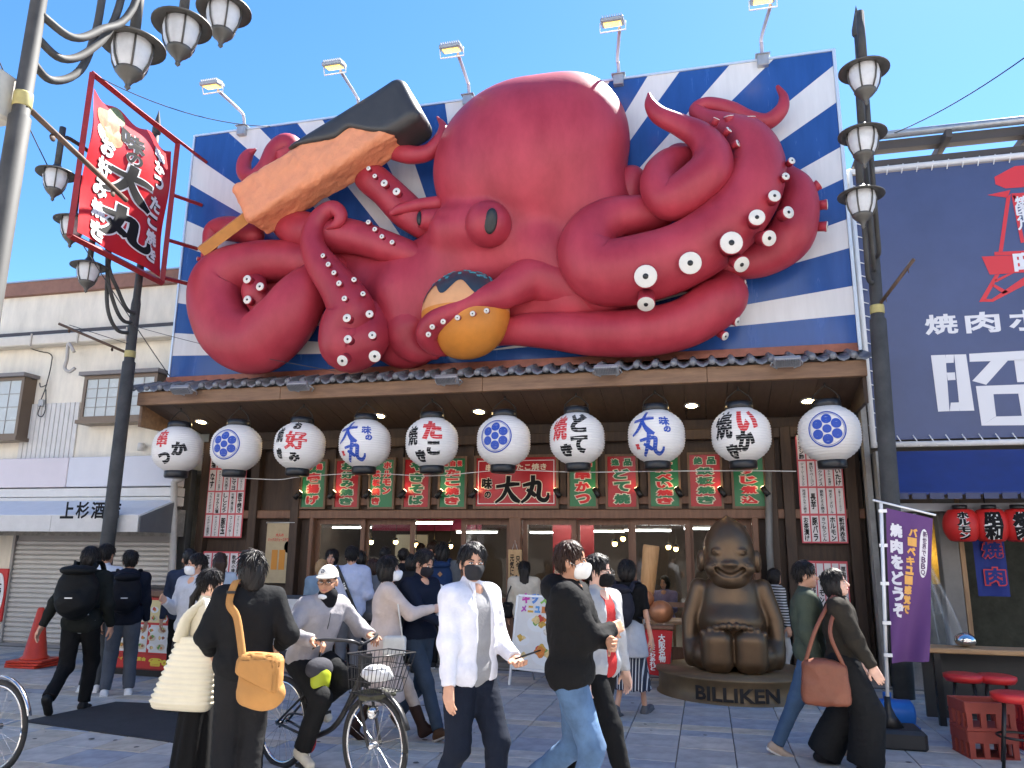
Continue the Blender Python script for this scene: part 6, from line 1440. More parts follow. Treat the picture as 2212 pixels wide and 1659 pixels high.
def person(label, pos, H, yaw, top, low, shoes=(.03, .03, .03), sole=None, hair=('short', 'black'), skin=0, mask=None, glasses=False, head=(0, 0), lean=0.0, wr=None, wl=None, ar=None, al=None, pelvis=.925, hip=(0, 0), elbow=(.25, -1.0, -.2), elbow_l=None, knee=(0, 1, 0), curl=(.5, .5), palm=None, face=True, collar=None, hood=None, cap=None, coarse=1.0, belly=0.0, extra=None, group=None, z0=0.0, fat=1.0, boots=0.0, under=None):
    s = H / 1.70
    t = thing('person', label, 'person', (pos[0], pos[1], z0), math.radians(yaw), group)
    S3 = lambda p: np.asarray(p, float) * s
    RL = rx(-lean); pc = np.array([hip[0], hip[1], pelvis])
    up = lambda p: pc + RL @ (np.asarray(p, float) - np.array([0, 0, .925]))          # upper body point, leaning about the pelvis
    sh = {1: up((.175, 0, 1.375)), -1: up((-.175, 0, 1.375))}; hp = {1: pc + np.array([.088, 0, -.03]), -1: pc + np.array([-.088, 0, -.03])}
    W = {1: np.asarray(wr if wr is not None else (.26, .06, .80), float), -1: np.asarray(wl if wl is not None else (-.26, .06, .80), float)}
    A = {1: np.asarray(ar if ar is not None else (.09, 0, .08), float), -1: np.asarray(al if al is not None else (-.09, 0, .08), float)}
    eh = {1: elbow, -1: elbow_l if elbow_l is not None else (-elbow[0], elbow[1], elbow[2])}
    el, kn = {}, {}
    for q in (1, -1):
        el[q], W[q] = ik(sh[q], W[q], .285, .25, eh[q]); kn[q], A[q] = ik(hp[q], A[q], .42, .42, knee)
    hb = up((0, .01, 1.475)); hy, hpit = math.radians(head[0]), math.radians(head[1]); Rh = rotz(hy) @ rx(hpit) @ rx(-lean * .4)
    sk = SKIN[skin]
    # ---- body: head, neck, core and hands in one mesh
    def headq(p): return ((p / s - hb) @ Rh)
    def head_sdf(q):
        x = np.abs(q[:, 0]); m = np.stack([x, q[:, 1], q[:, 2]], 1)
        d = s_ell(m, (0, -.008, .135), (.074, .094, .10)); d = smin(d, s_ell(m, (0, .026, .066), (.060, .060, .074)), .03); d = smin(d, s_ell(m, (0, .060, .020), (.030, .026, .024)), .025)
        if face:
            d = smin(d, s_cone(m, (0, .084, .108), (0, .106, .074), .008, .013), .012); d = smin(d, s_ell(m, (0, .083, .042), (.024, .012, .010)), .012)
            d = smax(d, -s_ell(m, (.031, .101, .104), (.019, .014, .009)), .012); d = smin(d, s_ell(m, (.035, .06, .07), (.022, .022, .02)), .02)
        d = smin(d, s_ell(m, (.076, -.006, .092), (.010, .020, .031)), .008)
        return d
    nk0, nk1 = up((0, -.015, 1.36)), hb + Rh @ np.array([0, -.015, .06])
    def body_fn(p):
        q = headq(p); d = head_sdf(q)
        return smin(d, s_cone(p / s, nk0, nk1, .056, .050), .02) * s
    V, F = surf(body_fn, *[S3(b) for b in bounds([hb + Rh @ np.array(c) for c in ((-.09, -.11, 0), (.09, .13, .24))] + [hb + Rh @ np.array(c) for c in ((.09, -.11, .24), (-.09, .13, 0))] + [nk0, nk1], .06)], .0068 * s * coarse)
    VV, FF = [V], [F]; n0 = len(V)
    core = [(up((-.07, 0, 1.3)), up((.07, 0, 1.3)), .085), (up((0, 0, 1.38)), up((0, 0, 1.0)), .09), (pc + np.array([-.05, 0, 0]), pc + np.array([.05, 0, 0]), .09)] + [(hp[q], kn[q], .055) for q in (1, -1)] + [(kn[q], A[q], .035) for q in (1, -1)] + [(sh[q], el[q], .035) for q in (1, -1)] + [(el[q], W[q], .030) for q in (1, -1)] + [(up((0, 0, 1.33)), up((q * .14, 0, 1.34)), .035) for q in (1, -1)]
    cfn = lambda p: uni([s_cone(p / s, a, b, r, r * .9) for a, b, r in core], .02) * s
    V, F = surf(cfn, *[S3(b) for b in bounds([c for a, b, r in core for c in (a, b)], .1)], .022 * s); VV.append(V); FF.append(F + n0); n0 += len(V)
    for i, q in enumerate((1, -1)):
        d = W[q] - el[q]; n = np.array([-q, 0, 0.0]) if palm is None or palm[i] is None else np.asarray(palm[i], float)
        fn = hand_fn(W[q] * s, d, n, -q, curl[i], s); d = d / np.linalg.norm(d)
        V, F = surf(fn, *bounds([W[q] * s, (W[q] + d * .17) * s], .085 * s), .0062 * s * coarse); VV.append(V); FF.append(F + n0); n0 += len(V)
    quad_obj('body', np.concatenate(VV), np.concatenate(FF), sk, t)
    hp_ = lambda c: S3(hb + Rh @ np.asarray(c, float))
    if face:
        for q in (1, -1):
            e = MB().ball(hp_((q * .031, .0875, .104)), np.array([.0135, .006, .0062]) * s, 10, rot=Rh).build('eye', EYEW, t); MB().ball(hp_((q * .031, .0918, .104)), .0052 * s, 8).build('iris', EYED, e)
            MB().tube([hp_((q * x, y, z)) for x, y, z in ((.046, .083, .108), (.031, .0945, .1125), (.017, .092, .107))], .0022 * s, 5).build('eyelid', EYED, t)
            MB().tube([hp_((q * x, y, z)) for x, y, z in ((.050, .083, .121), (.034, .0955, .127), (.014, .0965, .122))], np.array([.0022, .0042, .003]) * s, 6).build('eyebrow', HAIRM[hair[1]], t)
        if mask is None: MB().ball(hp_((0, .0915, .041)), np.array([.022, .008, .0065]) * s, 12, rot=Rh).build('lips', LIP, t)
    # ---- hair
    seed0 = sum(map(ord, label)) % 991
    st, hc = hair
    hn = folds
    def hair_fn(p):
        q = headq(p); qs = q * np.array([1, 1, .3], np.float32); x = np.abs(q[:, 0]); m = np.stack([x, q[:, 1], q[:, 2]], 1)
        d = s_ell(m, (0, -.012, .137), (.0835, .103, .1085))
        fr_ = .172 if st in ('short', 'pony', 'cropped') else .150
        carve = s_ell(m, (0, .125, fr_ - .085), (.072, .085, .085)); low_ = .045
        if st == 'cropped': d = d + .010
        if st in ('short', 'cropped'): d = smax(d, -(np.maximum(q[:, 2] - .108, -q[:, 1] - .035)), .01); low_ = .03
        if st in ('bob', 'medium', 'long'):
            d = smin(d, s_ell(m, (0, -.022, .085), (.098, .100, .125)), .02); carve = np.minimum(carve, s_cone(m, (0, .13, .09), (0, .14, -.1), .082, .09)); low_ = {'bob': -.01, 'medium': -.06, 'long': -.05}[st]
            if st == 'medium': d = smin(d, s_ell(m, (0, -.06, .03), (.085, .06, .12)), .03)
        if st == 'pony': d = smax(d, -(np.maximum(q[:, 2] - .085, -q[:, 1] - .0)), .012); low_ = .03
        d = smax(d, -carve, .012); d = smax(d, low_ - q[:, 2], .015)
        if st == 'long': d = smin(d, s_box(m, (0, -.105, -.08), (.075, .028, .20), .025), .03)
        if st == 'pony': d = smin(d, uni([s_cone(q, (0, -.10, .06), (0, -.125, -.02), .022, .026), s_cone(q, (0, -.125, -.02), (-.02, -.12, -.2), .026, .012)], .01), .015)
        return (d + .0055 * hn(qs, 70, 21) + .004 * hn(qs, 25, 22)) * s
    if st != 'none':
        V, F = surf(hair_fn, *[S3(b) for b in bounds([hb + Rh @ np.array(c) for c in ((-.1, -.15, -.28 if st in ('long', 'pony') else -.08), (.1, .11, .26), (.1, -.15, .26), (-.1, .11, -.05))], .03)], .0088 * s * coarse)
        if st != 'cropped': V, F = add_tufts(V, F, S3(hb), Rh, s, st, 800 if coarse < 1.15 else 160, seed0)
        quad_obj('hair', V, F, HAIRM[hc], t)
    if mask is not None:
        def mask_fn(p):
            q = headq(p); x = np.abs(q[:, 0]); m = np.stack([x, q[:, 1], q[:, 2]], 1)
            d = smin(head_sdf(q) - .006, s_ell(m, (0, .088, .05), (.042, .036, .045)), .03); return smax(d, s_box(m, (0, .085, .046), (.064, .062, .05), .02), .006) * s
        V, F = surf(mask_fn, *[S3(b) for b in bounds([hb + Rh @ np.array(c) for c in ((-.07, 0, -.01), (.07, .13, .1), (.07, 0, .1), (-.07, .13, 0))], .02)], .0065 * s); mk = quad_obj('face_mask', V, F, cloth(mask), t)
        for q in (1, -1): MB().tube([hp_((q * .058, .055, .075)), hp_((q * .077, .02, .095)), hp_((q * .084, -.008, .11))], .0022 * s, 5).build('ear_loop', cloth(mask), mk)
    if glasses:
        g = MB()
        for q in (1, -1):
            th = np.linspace(0, 2 * math.pi, 17); g.tube([hp_((q * .034 + .026 * math.cos(a), .108, .102 + .017 * math.sin(a))) for a in th], .0022 * s, 5); g.tube([hp_((q * .06, .104, .106)), hp_((q * .08, .0, .108))], .002 * s, 5)
        g.tube([hp_((-.009, .11, .104)), hp_((.009, .11, .104))], .002 * s, 5); g.build('glasses', BLACK, t)
    if cap is not None:
        def cap_fn(p):
            q = headq(p); d = smax(s_ell(q, (0, -.008, .140), (.086, .105, .103)), .138 - q[:, 2], .01)
            br = smax(s_ell(q, (0, .085, .146 ), (.075, .10, .014)), .05 - q[:, 1], .01); return smin(d, br, .012) * s
        V, F = surf(cap_fn, *[S3(b) for b in bounds([hb + Rh @ np.array(c) for c in ((-.1, -.13, .1), (.1, .21, .27), (.1, -.13, .27), (-.1, .21, .1))], .02)], .008 * s); cp = quad_obj('cap', V, F, cloth(cap), t)
        m = MB(); V, F, sz = text_geo('G', .03, 2); m.add([hp_((.02 + v[0] * .04, .0945 - .45 * v[1] * .045 - 4 * (v[1] * .045) ** 2, .195 + v[1] * .045)) for v in V], F); m.build('lettering', cloth((.03, .04, .07)), cp)
    # ---- upper garment
    e = top.get('ease', .016) * .62; hem = top.get('hem', .84); slv = top.get('sleeve', 1.0); seed = (hash(label) % 1000) if False else sum(map(ord, label)) % 997
    ff = fat
    def torso(p, e):
        ds = [s_cone(p, up((-.085, .0, 1.30)), up((.085, .0, 1.30)), .108 * ff + e, .108 * ff + e), s_cone(p, up((-.055, .01, 1.10)), up((.055, .01, 1.10)), .106 * ff + e, .106 * ff + e), s_cone(p, pc + np.array([-.068, 0, 0]), pc + np.array([.068, 0, 0]), .118 * ff + e, .118 * ff + e), s_cone(p, up((-.06, 0, 1.2)), up((.06, 0, 1.2)), .108 * ff + e, .108 * ff + e)]
        ds += [s_cone(p, up((q * .05, -.01, 1.405)), sh[q], .052 + e * .6, .056 + e * .8) for q in (1, -1)]
        return uni(ds, .06)
    lng = top.get('long')
    def top_fn(P):
        p = P / s; d = torso(p, e)
        if lng: d = smin(d, uni([s_cone(p, pc + np.array([q * .05, 0, .08]), pc + np.array([q * .07, 0, hem - pelvis]), .13 + e, top.get('flare', .19)) for q in (1, -1)], .06), .05)
        for q in (1, -1):
            u1 = s_cone(p, sh[q], el[q], .056 * ff + e, .046 * ff + e); tgt = W[q] if slv > .5 else el[q]
            if slv > .5:
                fo = s_cone(p, el[q], W[q], .045 * ff + e, .031 + e * top.get('cuff', .7)); dd = (W[q] - el[q]) / np.linalg.norm(W[q] - el[q]); fo = smax(fo, (p - (el[q] + (W[q] - el[q]) * min(1.0, slv))) @ dd, .006); u1 = smin(u1, fo, .035)
            else:
                dd = (el[q] - sh[q]) / np.linalg.norm(el[q] - sh[q]); u1 = smax(u1, (p - (sh[q] + (el[q] - sh[q]) * .75)) @ dd, .006)
            d = smin(d, u1, .035)
        if top.get('collar', 1): d = smin(d, s_cone(p, up((0, -.012, 1.40)), up((0, -.006, 1.44 + .02 * top.get('collar', 1))), .075, .062), .02)
        if hood: d = smin(d, s_ell(p, up((0, -.11, 1.42)), (.14, .085, .085)), .03)
        if top.get('open'): d = smax(d, -s_box(p, up((0, .22, 1.10)), (.052, .16, .50), .02), .02)
        k = 15.0; A_ = top.get('fold', .006)
        d = (d + A_ * .8 * folds(p * np.array([1, 1, .6], np.float32), k, seed) + A_ * .9 * np.abs(folds(p * np.array([.8, .8, 1.2], np.float32), 24, seed + 1)) + A_ * .35 * folds(p, 55, seed + 2))
        cut = -(p - np.array([0, 0, hem])) @ np.array([0, -.05, 1.0]); near = np.minimum.reduce([s_cone(p, el[q], W[q], .085, .075) for q in (1, -1)])
        return np.where((near < 0) & (p[:, 2] < el[1][2] + .02), d, smax(d, cut, .008)) * s
    pts = [up((0, 0, 1.5)), pc + np.array([.2, 0, 0]), pc + np.array([-.2, 0, 0]), sh[1], sh[-1], el[1], el[-1], np.array([pc[0], pc[1], hem])] + [W[q] for q in (1, -1)]
    lo, hi = bounds(pts, .13); lo[:2] = np.minimum(lo[:2], pc[:2] - .26); hi[:2] = np.maximum(hi[:2], pc[:2] + .26); lo[2] = min(lo[2], hem - .02)
    V, F = surf(top_fn, S3(lo), S3(hi), .0115 * s * coarse); gar = quad_obj(top.get('name', 'jacket'), V, F, cloth(top['col'], top.get('rough', .85)), t)
    if under is not None:
        uf = lambda P: smax(torso(P / s, .010), -(P / s - np.array([0, 0, under[1]])) @ np.array([0, 0, 1.0]), .008) * s
        V, F = surf(uf, S3(lo), S3(hi), .016 * s); quad_obj('shirt', V, F, cloth(under[0]), t)
    # ---- lower garment
    kind = low['kind']; le = low.get('ease', .012)
    def low_fn(P):
        p = P / s
        if kind == 'skirt':
            d = uni([s_cone(p, pc + np.array([q * .05, 0, .06]), np.array([pc[0] + q * .09, pc[1] + low.get('sway', 0), low['hem']]), .105, low.get('flare', .17)) for q in (1, -1)], .06); d = smax(d, low['hem'] - p[:, 2], .01)
            ang = np.arctan2(p[:, 0] - pc[0], p[:, 1] - pc[1]); return (d + low.get('fold', .007) * np.sin(ang * 14 + 3 * p[:, 2]) * np.clip((pelvis - p[:, 2]) * 2, 0, 1)) * s
        d = s_cone(p, pc + np.array([-.065, 0, .0]), pc + np.array([.065, 0, .0]), .106 * ff + le * .5, .106 * ff + le * .5); w = low.get('wide', 0.0)
        for q in (1, -1):
            dd = (A[q] - kn[q]) / np.linalg.norm(A[q] - kn[q]); end = kn[q] + (A[q] - kn[q]) * low.get('len', 1.0)
            shn = smax(s_cone(p, kn[q], A[q] + dd * .03, .058 * ff + le + w * .6, .044 + le + w), (p - end) @ dd, .008)
            d = smin(d, smin(s_cone(p, hp[q], kn[q], .086 * ff + le + w * .3, .060 * ff + le + w * .5), shn, .03), .035)
        return (d + .005 * folds(p * np.array([1, 1, .7], np.float32), 16, seed + 5) + .007 * np.abs(folds(p * np.array([.8, .8, 1.3], np.float32), 24, seed + 6)) + .002 * folds(p, 60, seed + 7)) * s
    pts = [pc + np.array([0, 0, .15]), hp[1], hp[-1], kn[1], kn[-1], A[1], A[-1]] + ([np.array([pc[0], pc[1], low['hem']])] if kind == 'skirt' else [])
    lo, hi = bounds(pts, .14); lo[:2] = np.minimum(lo[:2], pc[:2] - .28); hi[:2] = np.maximum(hi[:2], pc[:2] + .28)
    V, F = surf(low_fn, S3(lo), S3(hi), .012 * s * coarse); lg = quad_obj('skirt' if kind == 'skirt' else 'trousers', V, F, low.get('mat') or cloth(low['col']), t)
    # ---- shoes
    for q in (1, -1):
        dd = (A[q] - kn[q]) / np.linalg.norm(A[q] - kn[q]); f = np.array([0, 1.0, 0]); f = f - dd * (f @ dd); f /= np.linalg.norm(f); side = np.cross(f, -dd); R = np.stack([side, f, -dd], 1)
        def shoe_fn(P, off=0.0):
            m = (P / s - A[q]) @ R; d = smin(s_box(m, (0, .055, -.045), (.042, .125, .034), .032), s_ell(m, (0, .0, -.015), (.040, .055, .06)), .03)
            if boots: d = smin(d, s_cone(m, (0, -.005, -.02), (0, -.005, boots), .046, .056), .03)
            return d * s
        V, F = surf(shoe_fn, *bounds([A[q] * s + R @ np.array(c) * s for c in ((0, -.09, -.09), (0, .2, -.09), (0, 0, .05 + boots))], .07 * s), .0105 * s * coarse); so = quad_obj('shoe' if not boots else 'boot', V, F, cloth(shoes, .6), t)
        if sole is not None:
            mm = MB(); mm.box(A[q] * s + R @ np.array([0, .055, -.068]) * s, np.array([.086, .25, .024]) * s, rot=R, bev=.01); mm.build('sole', cloth(sole), so)
    t['s'] = s
    return t, dict(s=s, sh=sh, el=el, W=W, A=A, kn=kn, pc=pc, up=up, hb=hb, hR=Rh, R=rotz(math.radians(yaw)), o=np.array([pos[0], pos[1], z0]))
def wpt(J, p): return J['o'] + J['R'] @ (np.asarray(p, float) * J['s'])

def ribbon(mb, pts, w, th, up=None):                # strap of width w along world points
    P = spline(pts, 6); T = np.gradient(P, axis=0); T /= np.linalg.norm(T, axis=1)[:, None]; U = np.asarray(up, float) if up is not None else np.array([0, 0, 1.0]); V = []
    for p, t_ in zip(P, T):
        n = U - t_ * (U @ t_); n /= np.linalg.norm(n) + 1e-9; b = np.cross(t_, n); V += [p + b * w / 2 + n * th, p - b * w / 2 + n * th, p - b * w / 2, p + b * w / 2]
    F = []
    for i in range(len(P) - 1):
        for k in range(4): F.append((4 * i + k, 4 * i + (k + 1) % 4, 4 * i + 4 + (k + 1) % 4, 4 * i + 4 + k))
    mb.add(V, F, True)
def backpack(label, J, col, w=.32, h=.44, d=.17, logo=False, flap=True, dz=0.0):
    b0 = J['up']((0, -.135, 0.98 + dz)); o = wpt(J, b0)
    t = thing('backpack', label, 'backpack', tuple(o)); t.rotation_euler = (0, 0, math.atan2(J['R'][1, 0], J['R'][0, 0])); m = cloth(col, .7)
    soft_obj('main_bag', lambda p: smin(s_ell(p, (0, -d * .45, h * .48), (w * .56, d * .62, h * .54)), s_ell(p, (0, -d * .85, h * .30), (w * .42, d * .45, h * .26)), .05) * .9 + .010 * folds(p, 16, 5) + .008 * np.abs(folds(p, 30, 6)), (-w / 2, -d * 1.4, 0), (w / 2, .02, h), .014, m, t)
    if flap: soft_obj('lid', lambda p: s_ell(p, (0, -d * .55, h * .93), (w * .46, d * .60, .055)) + .006 * folds(p, 22, 9), (-w / 2, -d * 1.3, h * .8), (w / 2, .06, h * 1.1), .013, m, t)
    for s in (-1, 1):
        mb = MB(); ribbon(mb, [(s * .09, -.01, h - .05), (s * .11, .05, h + .03), (s * .12, .16, h + .02), (s * .13, .245, h - .12), (s * .14, .20, h - .30), (s * .15, .05, .08)], .05, .012, up=(0, 1, .3)); mb.build('strap', m, t)
    if logo:
        MB().lathe([(0, 0), (.045, 0), (.045, .006), (0, .006)], (.0, -d * 1.36, h * .27), 18, rot=frame((0, -1, 0)), sx=1.3).build('logo_patch', WHITE_P, t); MB().lathe([(0, .007), (.03, .007)], (-.012, -d * 1.365, h * .27), 14, rot=frame((0, -1, 0))).build('logo_mark', mat('logo_red', (.4, .03, .05), .6), t)
        MB().box((0, -d * 1.1, h * .66), (.05, .008, .05), rot=np.array(Matrix.Rotation(.78, 3, 'Y'))).build('leather_diamond', mat('leather_tan', (.3, .16, .07), .6), t)
    else: MB().box((.0, -d * 1.33, h * .40), (.07, .006, .010)).build('logo_patch', WHITE_P, t)
    return t
NAVY_C, BLK, DGREY, JEAN = (.012, .016, .032), (.012, .012, .013), (.03, .033, .04), (.06, .12, .21)
# ---------------------------------------------------------------- group at the left
T1, J1 = person('person seen from behind striding right in dark green black jacket with black backpack', (-6.34, 7.02), 1.66, 22, dict(col=(.018, .021, .019), hem=.80, ease=.03, fold=.009), dict(kind='trousers', col=BLK, ease=.02), hair=('bob', 'black'), face=False, lean=.06, wr=(.26, .10, .85), wl=(-.36, -.12, .83), ar=(.08, .10, .08), al=(-.10, -.34, .20), pelvis=.905, under=((.66, .65, .62), .745), elbow=(.3, -1, .1))
backpack('bulky black backpack on the person in the dark green jacket', J1, (.010, .011, .012), .38, .50, .22)
T2, J2 = person('person with short faded hair in pale blue shirt standing before the food counter', (-6.95, 7.95), 1.67, 10, dict(col=(.50, .55, .62), hem=.82, ease=.02), dict(kind='trousers', col=(.05, .055, .06)), shoes=(.66, .66, .66), sole=(.7, .7, .7), hair=('short', 'black'), face=False, skin=1)
T3, J3 = person('person in navy hoodie and grey trousers with white sneakers facing the food counter', (-6.52, 7.85), 1.60, 36, dict(col=(.014, .018, .032), hem=.83, ease=.035, fold=.009), dict(kind='trousers', col=(.075, .085, .105), ease=.022), shoes=(.72, .72, .72), sole=(.75, .75, .75), hair=('short', 'black'), hood=True, face=False, wr=(.24, .14, .86), wl=(-.25, .10, .86), ar=(.13, .03, .08), al=(-.12, 0, .08))
backpack('slim black backpack worn over the navy hoodie', J3, (.011, .012, .018), .30, .42, .15)
T4, J4 = person('person in grey blue sweatshirt and white mask behind the woman with the quilted bag', (at(418, 1300, 7.3)[0], 7.3), 1.58, 170, dict(col=(.42, .44, .49), hem=.84, ease=.03, fold=.008), dict(kind='trousers', col=DGREY), mask=(.72, .73, .74), hair=('short', 'black'), head=(-25, 0), wr=(.16, .26, 1.2))
T5, J5 = person('person with dark brown long hair and light top waiting by the wall', (at(468, 1300, 8.9)[0], 8.9), 1.58, 34, dict(col=(.45, .5, .55), hem=.85), dict(kind='trousers', col=DGREY), hair=('long', 'brown'), face=False, coarse=1.3)
T6, J6 = person('person in navy top with short black hair behind the masked man', (at(400, 1300, 8.4)[0], 8.4), 1.62, 36, dict(col=(.03, .04, .07), hem=.85), dict(kind='trousers', col=BLK), face=False, coarse=1.3)
T0, J0 = person('person in dark coat at the edge by the tobacco sign', (-9.45, 8.25), 1.62, -20, dict(col=(.015, .016, .02), hem=.8, ease=.03), dict(kind='trousers', col=BLK), face=False, coarse=1.3)
# woman with the quilted bag and friend
T7, J7 = person('woman with ponytail in cream knit top and long black skirt carrying a quilted bag', (at(438, 1400, 5.25)[0], 5.25), 1.485, -52, dict(name='sweater', col=(.66, .60, .46), hem=.86, ease=.02, fold=.004), dict(kind='skirt', col=(.014, .014, .015), hem=.12, flare=.17), hair=('pony', 'black'), skin=2, head=(-4, -6), wr=(.14, .30, 1.05), wl=(-.25, .12, .95), curl=(.9, .5))
T8, J8 = person('person in black jacket and black trousers seen from behind with a mustard bag', (at(530, 1400, 4.95)[0], 4.95), 1.625, 30, dict(col=(.017, .018, .020), hem=.80, ease=.045, fold=.010, collar=1.8, cuff=1.0), dict(kind='trousers', col=(.024, .024, .026), ease=.022, wide=.02), hair=('medium', 'black'), face=False, wr=(.24, .18, 1.02), wl=(-.24, .20, .98), head=(18, -4), elbow=(.5, -1, -.3))
# quilted bag: rows of puffs on a sack hanging at her back hip
qb = thing('quilted_tote_bag', 'big cream quilted puffy tote bag on the ponytailed woman shoulder', 'bag', (at(397, 1540, 5.12)[0], 5.10, .52))
qm = mat('quilted_cream', (.72, .66, .50), .7, var=.05)
nq, nr_ = 46, 60; P = []
for i in range(nr_ + 1):
    f = i / nr_; wq = .225 - .085 * max(0, f - .15) - (.02 if f < .06 else 0); dq = .085 * (1 - .35 * f) * (1 - .5 * max(0, (.1 - f) / .1))
    for j in range(nq):
        a = 2 * math.pi * j / nq; pf = abs(math.sin(math.pi * (f * 13))) * .75 + .25; pg = .75 + .25 * abs(math.sin(a * 11)); r = 1 + .15 * pf * pg
        ca, sa = math.cos(a), math.sin(a); P.append((wq * r * np.sign(ca) * abs(ca) ** .7 - .02 + .11 * f, dq * r * np.sign(sa) * abs(sa) ** .8, f * .50))
mb = MB(); mb.add(P, [(i * nq + j, i * nq + (j + 1) % nq, (i + 1) * nq + (j + 1) % nq, (i + 1) * nq + j) for i in range(nr_) for j in range(nq)] + [tuple(range(nq))[::-1], tuple(nr_ * nq + j for j in range(nq))], True); mb.build('sack', qm, qb)
o7 = wloc(qb); shp = wpt(J7, J7['sh'][1]) - o7 + np.array([-.0, -.02, .075])
mb = MB()
for e_ in ((-.06, -.02, .47), (.20, -.02, .47)):
    L_ = spline([np.array(e_), (np.array(e_) + shp) / 2 + np.array([-.03 if e_[0] < 0 else .03, -.03, .02]), shp], 14); R_q = np.linspace(.055, .032, len(L_)) * (1 + .14 * np.abs(np.sin(np.arange(len(L_)) * 1.15))); mb = MB(); mb.tube(L_, R_q, 12, flat=.55); mb.build('strap', qm, qb)
# mustard shoulder bag
mbag = thing('mustard_bag', 'mustard canvas messenger bag slung on the person in black', 'bag', (at(558, 1450, 4.62)[0], 4.66, .665))
MU = mat('mustard_canvas', (.42, .20, .055), .8, var=.08, bump=.2, bscale=200)
soft_obj('sack', lambda p: smin(s_box(p, (-.01, 0, .16), (.135, .06, .15), .05), s_ell(p, (.02, -.01, .09), (.16, .08, .10)), .05) + .008 * folds(p, 14, 7) + .006 * np.abs(folds(p, 28, 8)), (-.21, -.13, -.04), (.21, .12, .34), .012, MU, mbag)
soft_obj('flap', lambda p: smax(np.abs(s_box(p, (0, .0, .16), (.152, .085, .165), .055) + .006 * folds(p, 14, 7)) - .005, np.maximum(p[:, 1] - .01, .15 - .38 * p[:, 0] - p[:, 2]), .008), (-.21, -.13, .05), (.21, .05, .36), .009, MU, mbag)
mb = MB(); om = wloc(mbag); s8 = wpt(J8, J8['up']((-.06, -.04, 1.47))) - om
ribbon(mb, [s8 + np.array([-.02, .10, .0]), s8 + np.array([-.02, -.03, .02]), s8 + np.array([-.005, -.115, -.12]), s8 * .55 + np.array([-.06, -.06, .12]), (-.11, -.05, .30)], .055, .006, up=(0, -1, 0)); mb.build('strap', MU, mbag)
MB().box(s8 + np.array([-.01, -.10, -.05]), (.066, .012, .018)).build('buckle', BLACK, mbag)
# ---------------------------------------------------------------- cyclist
BK = np.array([at(705, 1500, 5.55)[0], 5.55]); BYAW = -116.0
bike = thing('bicycle', 'black city bicycle with wire basket ridden by the man in the cap', 'bicycle', (BK[0], BK[1], 0), math.radians(BYAW))
BKM = mat('bicycle_black', (.018, .018, .02), .35); RUB = mat('tyre_rubber', (.022, .022, .023), .8); CHR = mat('chrome', (.55, .55, .56), .2, 1.0)
def wheel(par, c, r=.335):
    th = np.linspace(0, 2 * math.pi, 41); ring = lambda rr: [(c[0], c[1] + rr * math.cos(a), c[2] + rr * math.sin(a)) for a in th]
    w = MB().tube(ring(r - .018), .019, 8).build('tyre', RUB, par); MB().tube(ring(r - .045), .012, 6).build('rim', CHR, w)
    for k in range(20):
        a = k * 2 * math.pi / 20; MB().cyl((c[0] + (.02 if k % 2 else -.02), c[1], c[2]), (c[0], c[1] + (r - .05) * math.cos(a), c[2] + (r - .05) * math.sin(a)), .0016, n=4, cap=False).build('spoke', CHR, w)
    MB().cyl((c[0] - .05, c[1], c[2]), (c[0] + .05, c[1], c[2]), .022, n=12).build('hub', CHR, w)
RW, FW = (0, -.53, .335), (0, .56, .335)
wheel(bike, RW); wheel(bike, FW)
for P_, r in (([(0, -.12, .28), (0, -.22, .73)], .016), ([(0, -.12, .28), (0, .15, .42), (0, .40, .78)], .02), ([(0, .385, .72), (0, .36, .94)], .018), ([(.05, -.53, .335), (.02, -.2, .60)], .009), ([(-.05, -.53, .335), (-.02, -.2, .60)], .009), ([(.05, -.53, .335), (.03, -.12, .28)], .010), ([(-.05, -.53, .335), (-.03, -.12, .28)], .010)): MB().tube(spline(P_, 5) if len(P_) > 2 else P_, r, 10).build('frame_tube', BKM, bike)
for s in (-1, 1): MB().tube(spline([(s * .055, .56, .335), (s * .055, .46, .60), (s * .02, .40, .72)], 5), .011, 8).build('fork', BKM, bike)
hbz = 1.0
hbar = MB().tube(spline([(-.27, .16, hbz), (-.24, .26, hbz + .02), (-.10, .37, hbz + .01), (0, .37, hbz - .02), (.10, .37, hbz + .01), (.24, .26, hbz + .02), (.27, .16, hbz)], 6), .012, 8).build('handlebar', BKM, bike)
for s in (-1, 1): MB().tube([(s * .268, .12, hbz), (s * .262, .22, hbz + .01)], .019, 10).build('grip', RUB, hbar); MB().tube([(s * .25, .25, hbz), (s * .275, .17, hbz - .045)], .007, 6).build('brake_lever', CHR, hbar)
MB().tube([(0, .36, .94), (0, .37, 1.0)], .016, 8).build('stem', BKM, bike)
fend = lambda c, a0, a1: MB().tube([(c[0], c[1] + .36 * math.cos(a), c[2] + .36 * math.sin(a)) for a in np.linspace(a0, a1, 16)], .024, 6, flat=.3).build('fender', BKM, bike)
fend(FW, .4, 2.6); fend(RW, .5, 3.3)
soft_obj('saddle', lambda p: smin(s_ell(p, (0, -.27, .76), (.10, .10, .04)), s_cone(p, (0, -.2, .76), (0, -.06, .765), .05, .025), .04), (-.12, -.38, .71), (.12, -.02, .81), .012, BKM, bike)
bk = MB(); 
